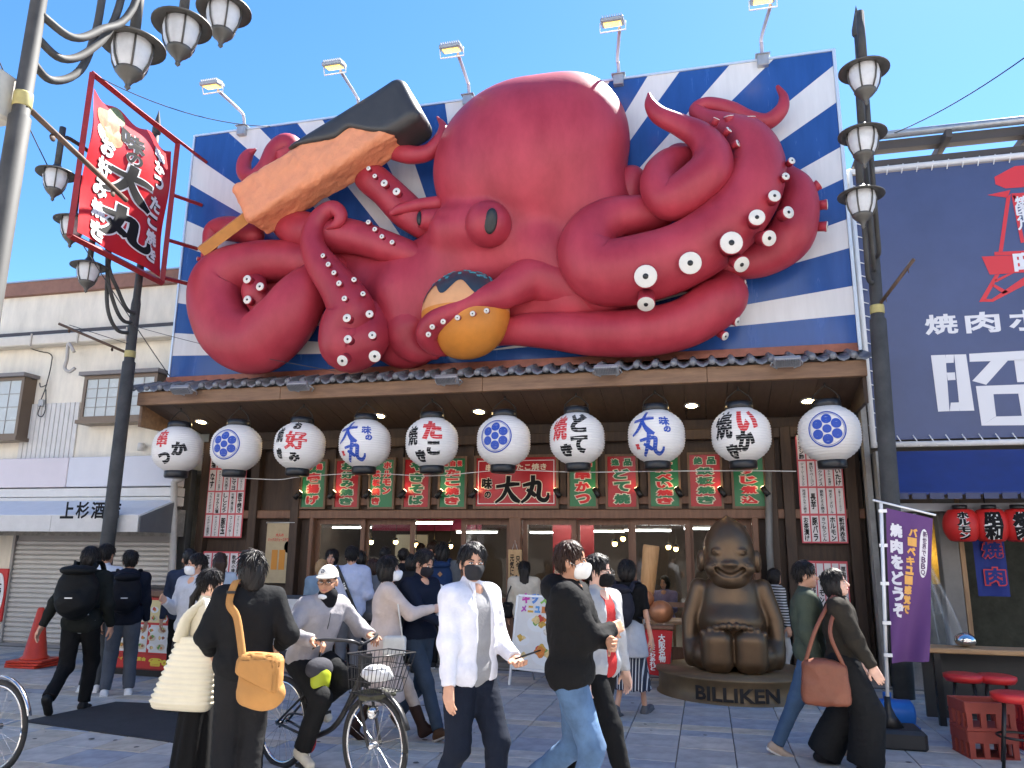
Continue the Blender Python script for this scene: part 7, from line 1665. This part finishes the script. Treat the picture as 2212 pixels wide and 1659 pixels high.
def basket(y0, y1, z0, z1, w0, w1, d1):
    B = []
    for k in range(4):
        f = k / 3; z = z0 + (z1 - z0) * f; w = w0 + (w1 - w0) * f; ya, yb = y0, y1 + d1 * f
        MB().tube([(-w, ya, z), (w, ya, z), (w, yb, z), (-w, yb, z), (-w, ya, z)], .005 if k in (0, 3) else .003, 5).build('basket_wire', BKM, bask)
    n = 9
    for k in range(n + 1):
        f = k / n * 2 - 1
        for (a, b_) in (((f * w0, y1, z0), (f * w1, y1 + d1, z1)), ((f * w0, y0, z0), (f * w1, y0, z1))): MB().cyl(a, b_, .0028, n=4, cap=False).build('basket_wire', BKM, bask)
    for k in range(1, 7):
        f = k / 7
        for s in (-1, 1): MB().cyl((s * w0, y0 + (y1 - y0) * f, z0), (s * w1, y0 + (y1 + d1 - y0) * f, z1), .0028, n=4, cap=False).build('basket_wire', BKM, bask)
    for k in range(1, 8): MB().cyl((-w0, y0 + (y1 - y0) * k / 8, z0), (w0, y0 + (y1 - y0) * k / 8, z0), .0028, n=4, cap=False).build('basket_wire', BKM, bask)
bask = MB().bx(-.05, .05, .42, .44, .70, .92).build('basket', BKM, bike)
basket(.45, .66, .68, .94, .15, .19, .08)
MB().lathe([(.0, .05), (.03, .045), (.045, .02), (.045, 0)], (.07, .60, .56), 14, rot=frame((0, 1, 0))).build('headlamp', CHR, bike)
MB().lathe([(.10, -.006), (.10, .006)], (.055, -.12, .28), 24, rot=frame((1, 0, 0))).build('chain_ring', mat('chainring_red', (.35, .02, .03), .5), bike)
MB().tube([(.06, -.12, .28), (.07, -.05, .14)], .010, 6).build('crank', CHR, bike); MB().tube([(-.06, -.12, .28), (-.07, -.19, .42)], .010, 6).build('crank', CHR, bike)
MB().box((.12, -.05, .13), (.10, .08, .025)).build('pedal', BLACK, bike); MB().box((-.12, -.19, .43), (.10, .08, .025)).build('pedal', BLACK, bike)
MB().tube(spline([(.0, -.25, .42), (.0, -.45, .40), (.03, -.52, .30)], 4), .008, 6).build('lock_cable', BKM, bike)
bsack = tag(soft_obj('plastic_bag', lambda p: s_ell(p, (0, 0, 0), (.12, .09, .065)) + .022 * folds(p, 24, 3) + .022 * np.abs(folds(p, 38, 5)), (-.14, -.12, -.1), (.14, .12, .1), .011, mat('white_plastic', (.72, .73, .75), .4)), 'crumpled white plastic bag in the bicycle basket', 'bag')
Rb = rotz(math.radians(BYAW)); bsack.location = tuple(np.array([*BK, 0]) + Rb @ np.array([.03, .58, .80]))
gl = tag(soft_obj('work_gloves', lambda p: uni([s_box(p, (0, 0, 0), (.10, .07, .03), .025)] + [s_cone(p, (.05, -.05 + .03 * i, 0), (.15, -.06 + .035 * i, .01), .016, .013) for i in range(4)], .012) + .004 * folds(p, 40, 9), (-.13, -.1, -.06), (.19, .1, .06), .011, mat('camouflage', (.06, .06, .04), .8, var=.5, vscale=16)), 'camouflage work gloves hanging on the bicycle basket', 'gloves')
gl.location = tuple(np.array([*BK, 0]) + Rb @ np.array([.02, .55, .66])); gl.rotation_euler = (0, 0, .4)
T9, J9 = person('cyclist in white cap and grey windbreaker turning to look at the camera', tuple(BK), 1.56, BYAW, dict(name='windbreaker', col=(.33, .31, .32), hem=.72, ease=.04, fold=.010, collar=1.5, rough=.6), dict(kind='trousers', col=(.016, .017, .019), ease=.03), shoes=(.55, .52, .44), hair=('cropped', 'black'), skin=1, glasses=True, head=(-52, 6), lean=.36, hip=(0, -.27), pelvis=.915, wr=(.29, .165, 1.10), wl=(-.29, .165, 1.10), ar=(.14, -.08, .25), al=(-.14, -.22, .57), elbow=(.8, -.3, -.6), cap=(.70, .67, .60), curl=(1.0, 1.0), palm=((0, .2, -1), (0, .2, -1)), boots=.16)
MB().tube(spline([J9['up']((.0, .115, 1.36)) * J9['s'], J9['up']((.0, .130, 1.25)) * J9['s'], J9['up']((0, .128, 1.08)) * J9['s'], J9['up']((0, .135, .95)) * J9['s']], 5), .006, 6).build('zip', BLACK, T9)
m = MB(); o9 = J9['up']((0, .02, 1.42)) * J9['s']; soft_obj('neck_warmer', lambda p: s_cone(p, J9['up']((0, .0, 1.36)) * J9['s'], J9['up']((0, .025, 1.475)) * J9['s'], .085, .073) + .006 * folds(p, 30, 4), o9 - .13, o9 + .13, .011, cloth((.012, .012, .016)), T9)
soft_obj('lowered_mask', lambda p: s_ell(p, (J9['hb'] + J9['hR'] @ np.array([.012, .062, -.012])) * J9['s'], (.045, .040, .022)) + .004 * folds(p, 40, 4), (J9['hb'] + J9['hR'] @ np.array([.012, .062, -.012])) * J9['s'] - .08, (J9['hb'] + J9['hR'] @ np.array([.012, .062, -.012])) * J9['s'] + .08, .009, cloth((.75, .76, .77)), T9)
wp = thing('waist_pouch', 'lime green and grey waist pouch worn by the cyclist', 'bag', tuple(wpt(J9, (.10, .02, .80))), math.radians(BYAW))
soft_obj('pouch', lambda p: s_ell(p, (0, .02, -.02), (.085, .055, .12)) + .008 * folds(p, 25, 2) + .006 * np.abs(folds(p, 40, 3)), (-.15, -.08, -.13), (.15, .12, .13), .012, mat('lime_nylon', (.36, .42, .02), .5, var=.1), wp); soft_obj('grey_panel', lambda p: s_ell(p, (0, .0, .055), (.115, .065, .075)) + .006 * folds(p, 25, 6), (-.16, -.09, -.06), (.16, .1, .15), .013, cloth((.05, .05, .06)), wp)
# front part of a bicycle entering at the left edge
ob = thing('parked_bicycle', 'bicycle whose front wheel pokes in beside the black mat', 'bicycle', (at(-15, 1600, 5.0)[0], 5.0, 0), math.radians(-98))
wheel(ob, (0, 0, .335)); MB().tube(spline([(.05, 0, .335), (.05, -.1, .65), (0, -.15, .9)], 5), .012, 8).build('fork', STEEL, ob); MB().tube([(0, .36 * math.cos(a), .335 + .36 * math.sin(a)) for a in np.linspace(.3, 2.4, 14)], .02, 6, flat=.3).build('fender', CHR, ob); MB().tube(spline([(0, -.15, .85), (0, -.5, .5), (0, -.75, .33)], 5), .018, 8).build('frame_tube', STEEL, ob)
wheel(ob, (0, -1.08, .335))
# ---------------------------------------------------------------- queue before the doors
person('person from behind in pale blue shirt with a black lettered strap', (at(755, 1300, 9.5)[0], 9.5), 1.68, 20, dict(name='shirt', col=(.42, .46, .60), hem=.72, ease=.045, fold=.012), dict(kind='trousers', col=(.12, .12, .13)), hair=('short', 'black'), face=False, wr=(.18, .22, 1.08), wl=(-.22, .2, 1.0), fat=1.05)
sb_ = thing('lettered_strap', 'black sling strap with white lettering across the pale blue shirt', 'strap', tuple(at(757, 1260, 9.32))); os_ = wloc(sb_)
mb = MB(); sp = [at(728, 1222, 9.36) - os_, at(740, 1250, 9.33) - os_, at(756, 1290, 9.34) - os_, at(772, 1330, 9.40) - os_]; ribbon(mb, sp, .045, .006, up=(0, -1, 0)); mb.build('webbing', BLACK, sb_)
m = MB(); dv = sp[3] - sp[1]; L_ = np.linalg.norm(dv); dv /= L_; put_text(m, 'THE KINDUCHI', (sp[1] + sp[3]) / 2 + np.array([0, -.02, 0]), L_ * .8, .028, right=dv, up=np.cross((0, -1, 0), dv) * 1.0, bold=.03, off=.006); m.build('lettering', WHITE_P, sb_)
person('person with blond hair waiting by the left door', (at(690, 1300, 10.1)[0], 10.1), 1.50, 15, dict(col=(.20, .28, .36), hem=.85), dict(kind='trousers', col=DGREY), hair=('bob', 'blond'), face=False, coarse=1.3)
person('young person in denim shirt looking back beside the blond person', (at(712, 1300, 10.5)[0], 10.5), 1.64, 175, dict(col=(.10, .17, .26), hem=.85), dict(kind='trousers', col=BLK), hair=('bob', 'black'), head=(20, 0), coarse=1.1)
person('person in grey jacket with dark bob queueing behind the pale blue shirt', (at(803, 1300, 9.9)[0], 9.9), 1.52, -8, dict(col=(.16, .16, .17), hem=.82, ease=.03), dict(kind='trousers', col=(.05, .05, .06)), hair=('bob', 'brown'), face=False, coarse=1.2)
person('person in black clothes under the lintel with black cropped hair', (at(828, 1300, 10.9)[0], 10.9), 1.68, 0, dict(col=BLK, hem=.85), dict(kind='trousers', col=BLK), face=False, coarse=1.3)
person('person in dark coat queueing left of the grey jacket with blue backpack', (at(868, 1300, 11.2)[0], 11.2), 1.66, 0, dict(col=(.02, .022, .03), hem=.6, long=True), dict(kind='trousers', col=BLK), face=False, coarse=1.3)
Tb, Jb = person('person in grey jacket with a blue backpack entering the shop', (at(953, 1300, 10.9)[0], 10.9), 1.76, 14, dict(col=(.12, .125, .13), hem=.74, ease=.035), dict(kind='trousers', col=BLK, ease=.02), hair=('medium', 'black'), face=False, sole=(.5, .5, .5))
backpack('dark blue backpack with round white patch on the grey jacket', Jb, (.012, .03, .085), .31, .46, .17, logo=True)
person('person with reddish hair partly hidden just inside the open door', (at(930, 1300, 12.6)[0], 12.6), 1.72, 90, dict(col=BLK, hem=.85), dict(kind='trousers', col=BLK), hair=('short', 'brown'), coarse=1.3, z0=.05)
Tc, Jc = person('woman with long black hair in cream jacket seen from behind by the plaque', (at(1132, 1300, 11.15)[0], 11.15), 1.50, 12, dict(col=(.56, .50, .40), hem=.74, ease=.05, fold=.010), dict(kind='trousers', col=(.03, .03, .035)), hair=('long', 'black'), face=False)
cb = thing('black_shoulder_bag', 'small black shoulder bag on the woman in cream jacket', 'bag', tuple(wpt(Jc, (-.26, -.05, .82)))); MB().box((0, 0, .1), (.16, .09, .22), bev=.03).build('pouch', cloth((.012, .012, .014), .5), cb)
mb = MB(); ribbon(mb, [(-.03, 0, .2), (.02, -.03, .36), wpt(Jc, Jc['up']((-.12, -.03, 1.48))) - wloc(cb)], .02, .006, up=(0, -1, 0)); mb.build('strap', BLACK, cb)
for i_, (u_, y_, h_, c_, hs_, l_) in enumerate(((775, 11.0, 1.62, (.05, .06, .09), ('bob', 'black'), 'person in slate blue top queueing between the pale blue shirt and the doors'), (885, 10.4, 1.58, (.03, .03, .035), ('bob', 'black'), 'person in black with bobbed hair queueing behind the coat woman'), (905, 12.9, 1.70, (.16, .15, .14), ('short', 'brown'), 'person in taupe shirt standing inside the open door'), (1000, 12.8, 1.66, (.06, .06, .07), ('short', 'black'), 'person in charcoal standing just inside the sliding door'))):
    person(l_, (at(u_, 1300, y_)[0], y_), h_, 15 + 8 * i_, dict(col=c_, hem=.82), dict(kind='trousers', col=BLK), hair=hs_, face=False, coarse=1.35, z0=.05 if y_ > 12 else (.07 if y_ > 11.3 else 0))
# ---------------------------------------------------------------- couple walking right: coat and navy
Td, Jd = person('woman with black bob and white mask in long pale pink coat walking right', (at(832, 1400, 6.75)[0], 6.75), 1.60, -62, dict(name='coat', col=(.56, .46, .41), hem=.37, ease=.03, long=True, flare=.20, fold=.008, collar=.6), dict(kind='trousers', col=(.45, .36, .30), ease=.0), shoes=(.05, .025, .018), hair=('bob', 'black'), face=True, mask=(.74, .75, .77), skin=2, head=(-14, 0), wr=(.10, .44, 1.20), wl=(-.24, .1, .84), ar=(.08, .40, .09), al=(-.08, -.24, .14), pelvis=.91, boots=.20, elbow=(.4, -.5, -1), curl=(1.1, .6), palm=((-1, .1, .1), None))
bo = thing('water_bottle', 'clear plastic water bottle with blue label in the coat woman hand', 'bottle', tuple(wpt(Jd, Jd['W'][1] + np.array([-.03, .10, -.02])) - np.array([0, 0, .19])))
PET = mat('clear_plastic', (.75, .85, .95), .08, alpha=.45); MB().lathe([(.0, .0), (.03, .0), (.033, .01), (.033, .15), (.026, .18), (.012, .205), (.012, .225)], n=18).build('bottle_body', PET, bo); MB().lathe([(.0335, .075), (.0335, .14)], n=18, cap=False).build('bottle_label', mat('label_blue', (.05, .3, .6), .5), bo); MB().cyl((0, 0, .222), (0, 0, .24), .014).build('bottle_cap', WHITE_P, bo); bo.rotation_euler = (0.1, -.25, 0)
wb = thing('white_handbag', 'small white handbag hanging at the coat woman hip', 'bag', tuple(wpt(Jd, (.27, .06, .80)))); wb.rotation_euler = (0, 0, math.radians(-62))
soft_obj('pouch', lambda p: s_box(p, (0, 0, .08), (.045, .10, .085), .03), (-.06, -.12, -.02), (.06, .12, .18), .011, cloth((.66, .63, .56), .5), wb)
mb = MB(); ribbon(mb, [np.array((.03, .06, .16)), np.array((.0, .02, .4)), rotz(math.radians(62)) @ (wpt(Jd, Jd['up']((-.05, .08, 1.42))) - wloc(wb))], .012, .005, up=(1, 0, 0)); mb.build('strap', cloth((.66, .63, .56), .5), wb)
person('man in navy sweater and dark mask walking right holding a phone', (at(903, 1400, 7.05)[0], 7.05), 1.67, -112, dict(name='sweater', col=(.014, .020, .042), hem=.86, ease=.02), dict(kind='trousers', col=(.035, .05, .075), ease=.012), shoes=(.07, .035, .018), sole=(.45, .42, .38), hair=('short', 'black'), mask=(.035, .035, .045), head=(0, -16), wr=(.08, .38, 1.02), wl=(-.08, .38, 1.0), ar=(.08, .36, .09), al=(-.08, -.30, .14), pelvis=.90, elbow=(.6, -.6, -1), curl=(.9, .9))
# ---------------------------------------------------------------- white shirt man
Te, Je = person('man in open white shirt and dark mask looking at the camera with a phone', (-1.50, 4.95), 1.70, -118, dict(name='shirt', col=(.70, .70, .76), hem=.78, ease=.032, fold=.0065, open=True, collar=1.4, rough=.7), dict(kind='trousers', col=(.014, .020, .038), ease=.018), hair=('short', 'black'), mask=(.045, .045, .05), head=(-30, 0), wr=(.27, .10, .82), wl=(-.14, .26, .99), ar=(.09, -.20, .10), al=(-.09, .16, .08), pelvis=.915, under=((.30, .30, .31), .74), curl=(.5, .8), elbow_l=(-.5, -.6, -1), palm=(None, (.2, 0, 1)), fat=1.05)
for q in (1, -1):                    # collar flaps and buttons of the white shirt
    a_, b_2, c_3 = (np.array(J_) for J_ in ((q * .015, .075, 1.435), (q * .075, .055, 1.46), (q * .075, .115, 1.375)))
    MB().prism([Je['up'](a_ + np.array([q * .03, 0, .02])) * Je['s'], Je['up'](b_2) * Je['s'], Je['up'](c_3) * Je['s']], (0, 0, 0), (0, .008, .004)).build('collar_flap', cloth((.72, .72, .78), .7), Te)
ph = thing('phone', 'black phone in the hand of the man in the white shirt', 'phone', tuple(wpt(Je, Je['W'][-1] + np.array([.02, .13, .035])))); MB().box((0, 0, 0), (.075, .155, .010), rot=rotz(math.radians(-100)) @ rx(.35), bev=.004).build('case', BLACK, ph)
# ---------------------------------------------------------------- hoodie man and friend with glasses
person('man in black hoodie and blue jeans with crossed arms and white mask', (-.86, 5.05), 1.715, -92, dict(name='hoodie', col=(.012, .012, .014), hem=.78, ease=.05, fold=.010), dict(kind='trousers', col=(.085, .15, .26), ease=.022, mat=mat('blue_jeans', (.075, .14, .25), .85, var=.35, vscale=5, bump=.25, bscale=240)), hair=('short', 'brown'), mask=(.75, .74, .71), hood=True, skin=1, head=(-2, 2), wr=(-.10, .25, 1.16), wl=(.10, .26, 1.10), ar=(.09, .05, .08), al=(-.09, -.32, .20), pelvis=.915, elbow=(.9, -.15, -.9), elbow_l=(-.9, -.15, -.9), curl=(.6, .6))
person('man with glasses and black mask in grey cardigan over red shirt walking right', (-.79, 5.80), 1.645, -118, dict(name='cardigan', col=(.36, .36, .37), hem=.68, ease=.028, open=True, fold=.008), dict(kind='trousers', col=(.014, .014, .015), ease=.018), hair=('short', 'black'), mask=(.012, .012, .013), glasses=True, skin=2, head=(14, 0), wr=(.24, .06, .80), wl=(-.24, .08, .80), ar=(.09, .30, .08), al=(-.09, -.34, .13), pelvis=.90, under=((.42, .03, .03), .80))
SKM = mat('striped_skirt', (.02, .025, .04), .8); _n = SKM.node_tree; _w = _n.nodes.new('ShaderNodeTexWave'); _w.wave_type = 'BANDS'; _w.bands_direction = 'X'; _w.inputs['Scale'].default_value = 11; _c = _n.nodes.new('ShaderNodeValToRGB'); _c.color_ramp.elements[0].position = .80; _c.color_ramp.elements[1].position = .84; _c.color_ramp.elements[0].color = (.018, .022, .04, 1); _c.color_ramp.elements[1].color = (.5, .5, .52, 1); _t = _n.nodes.new('ShaderNodeTexCoord'); _n.links.new(_t.outputs['Object'], _w.inputs['Vector']); _n.links.new(_w.outputs['Fac'], _c.inputs['Fac']); _n.links.new(_c.outputs['Color'], _n.nodes['Principled BSDF'].inputs['Base Color'])
Tg, Jg = person('person in black top and striped long skirt with grey sweater round the waist', (at(1358, 1400, 8.45)[0], 8.45), 1.56, -20, dict(col=BLK, hem=.88, sleeve=.3), dict(kind='skirt', col=BLK, hem=.30, flare=.16, mat=SKM), shoes=(.10, .10, .11), sole=(.12, .12, .13), hair=('bob', 'black'), face=False, ar=(.09, .2, .08), al=(-.09, -.15, .1))
backpack('small dark backpack on the person with the striped skirt', Jg, (.03, .03, .045), .28, .40, .14)
soft_obj('tied_sweater', lambda p: smax(uni([s_cone(p, (q * .05, -.02, .86), (q * .08, -.05, .62), .125, .15) for q in (1, -1)], .05) + .010 * folds(p, 20, 8), np.maximum(.60 - p[:, 2], p[:, 1] - .10), .01), (-.26, -.26, .55), (.26, .2, 1.0), .015, cloth((.36, .37, .40)), Tg)
# ---------------------------------------------------------------- couple at the right
person('man in olive green jacket and blue jeans walking right past the statue', (at(1748, 1400, 7.3)[0], 7.3), 1.60, -92, dict(col=(.060, .075, .055), hem=.80, ease=.05, fold=.010), dict(kind='trousers', col=(.05, .09, .16), ease=.012), shoes=(.36, .28, .22), sole=(.6, .58, .54), hair=('short', 'black'), head=(-6, 0), wr=(.26, .05, .84), wl=(-.2, .2, .9), ar=(.09, -.33, .10), al=(-.09, .22, .08), pelvis=.905)
Th, Jh = person('woman with black bob in dark brown blouson and wide black trousers', (at(1818, 1400, 6.95)[0], 6.95), 1.54, -100, dict(name='blouson', col=(.040, .034, .026), hem=.82, ease=.055, fold=.010), dict(kind='trousers', col=(.016, .017, .016), ease=.04, wide=.07), shoes=(.02, .02, .025), hair=('bob', 'black'), skin=2, head=(-16, 10), wr=(.26, .26, .84), wl=(-.22, .12, .86), ar=(.09, .12, .08), al=(-.09, -.22, .09), pelvis=.91, curl=(.7, .5))
rb_ = thing('brown_leather_bag', 'large reddish brown leather bag hanging on the woman in the dark blouson', 'bag', tuple(wpt(Jh, (.285, -.14, .56))), math.radians(-100))
LTH = mat('leather_russet', (.17, .055, .030), .45, var=.15, vscale=6, bump=.15, bscale=60)
soft_obj('sack', lambda p: s_box(p * np.array([1, 1.0 + 0.0, 1], np.float32), (0, 0, .17), (.065, .185, .17), .05) + .16 * np.clip(p[:, 2] - .12, 0, 1) * np.clip(np.abs(p[:, 1]) - .08, 0, 1) * 6 + .012 * folds(p, 13, 5) + .008 * np.abs(folds(p, 26, 6)), (-.1, -.23, -.03), (.1, .23, .37), .013, LTH, rb_)
mb = MB(); sh_l = rotz(math.radians(100)) @ (wpt(Jh, Jh['up']((.13, -.03, 1.47))) - wloc(rb_)); ribbon(mb, [np.array((.02, .14, .30)), np.array((.02, .06, .55)), sh_l + np.array((.03, .03, -.04)), sh_l], .03, .006, up=(1, 0, 0)); ribbon(mb, [np.array((.02, -.14, .30)), np.array((.02, -.05, .55)), sh_l + np.array((.03, -.03, -.04)), sh_l], .03, .006, up=(1, 0, 0)); mb.build('strap', LTH, rb_)
STM = mat('striped_top', (.02, .02, .02), .8); _n = STM.node_tree; _w = _n.nodes.new('ShaderNodeTexWave'); _w.bands_direction = 'Z'; _w.inputs['Scale'].default_value = 9; _c = _n.nodes.new('ShaderNodeValToRGB'); _c.color_ramp.elements[0].position = .48; _c.color_ramp.elements[1].position = .52; _c.color_ramp.elements[0].color = (.02, .02, .022, 1); _c.color_ramp.elements[1].color = (.55, .55, .55, 1); _t = _n.nodes.new('ShaderNodeTexCoord'); _n.links.new(_t.outputs['Object'], _w.inputs['Vector']); _n.links.new(_w.outputs['Fac'], _c.inputs['Fac']); _n.links.new(_c.outputs['Color'], _n.nodes['Principled BSDF'].inputs['Base Color'])
Ti, Ji = person('person in black and white striped top half hidden behind the statue', (at(1682, 1400, 11.1)[0], 11.1), 1.45, -70, dict(col=BLK, hem=.8, ease=.03), dict(kind='trousers', col=(.5, .48, .46)), hair=('bob', 'black'), face=False, coarse=1.3)
for c in Ti.children:
    if c.name.startswith('jacket'): c.data.materials[0] = STM
# ---------------------------------------------------------------- diners behind the glass
rd = random.Random(9)
for i, (x, y, colr, lab, yw) in enumerate(((-1.9, 13.1, (.03, .03, .035), 'seated diner in black behind the right doors', 20), (-1.2, 13.2, (.45, .43, .40), 'seated diner in pale shirt behind the right doors', -30), (-.75, 14.3, (.20, .18, .32), 'seated diner in lilac top behind the right doors', 160), (.1, 13.2, (.10, .11, .13), 'seated diner in dark grey behind the statue', 10), (.55, 14.4, (.4, .4, .42), 'seated diner in light grey behind the statue', 170), (-4.9, 13.6, (.05, .05, .06), 'seated diner in charcoal behind the left doors', 0))):
    person(lab, (x, y), 1.62, yw, dict(col=colr, hem=.30 + .02), dict(kind='trousers', col=DGREY), hair=('short' if i % 2 else 'bob', 'black'), face=i in (2, 4), coarse=1.35, pelvis=.47, ar=(.1, .40, .08), al=(-.1, .40, .08), wr=(.15, .35, .75), wl=(-.15, .35, .75), z0=.05)
    tt = thing('stool', 'plain wooden stool under a diner inside the restaurant', 'stool', (x, y, .05), group='stools inside the restaurant'); MB().box((0, 0, .36), (.34, .34, .04)).build('seat', tw_m, tt)
    for sx in (-.14, .14):
        for sy in (-.14, .14): MB().bx(sx - .018, sx + .018, sy - .018, sy + .018, 0, .34).build('leg', tw_m, tt)
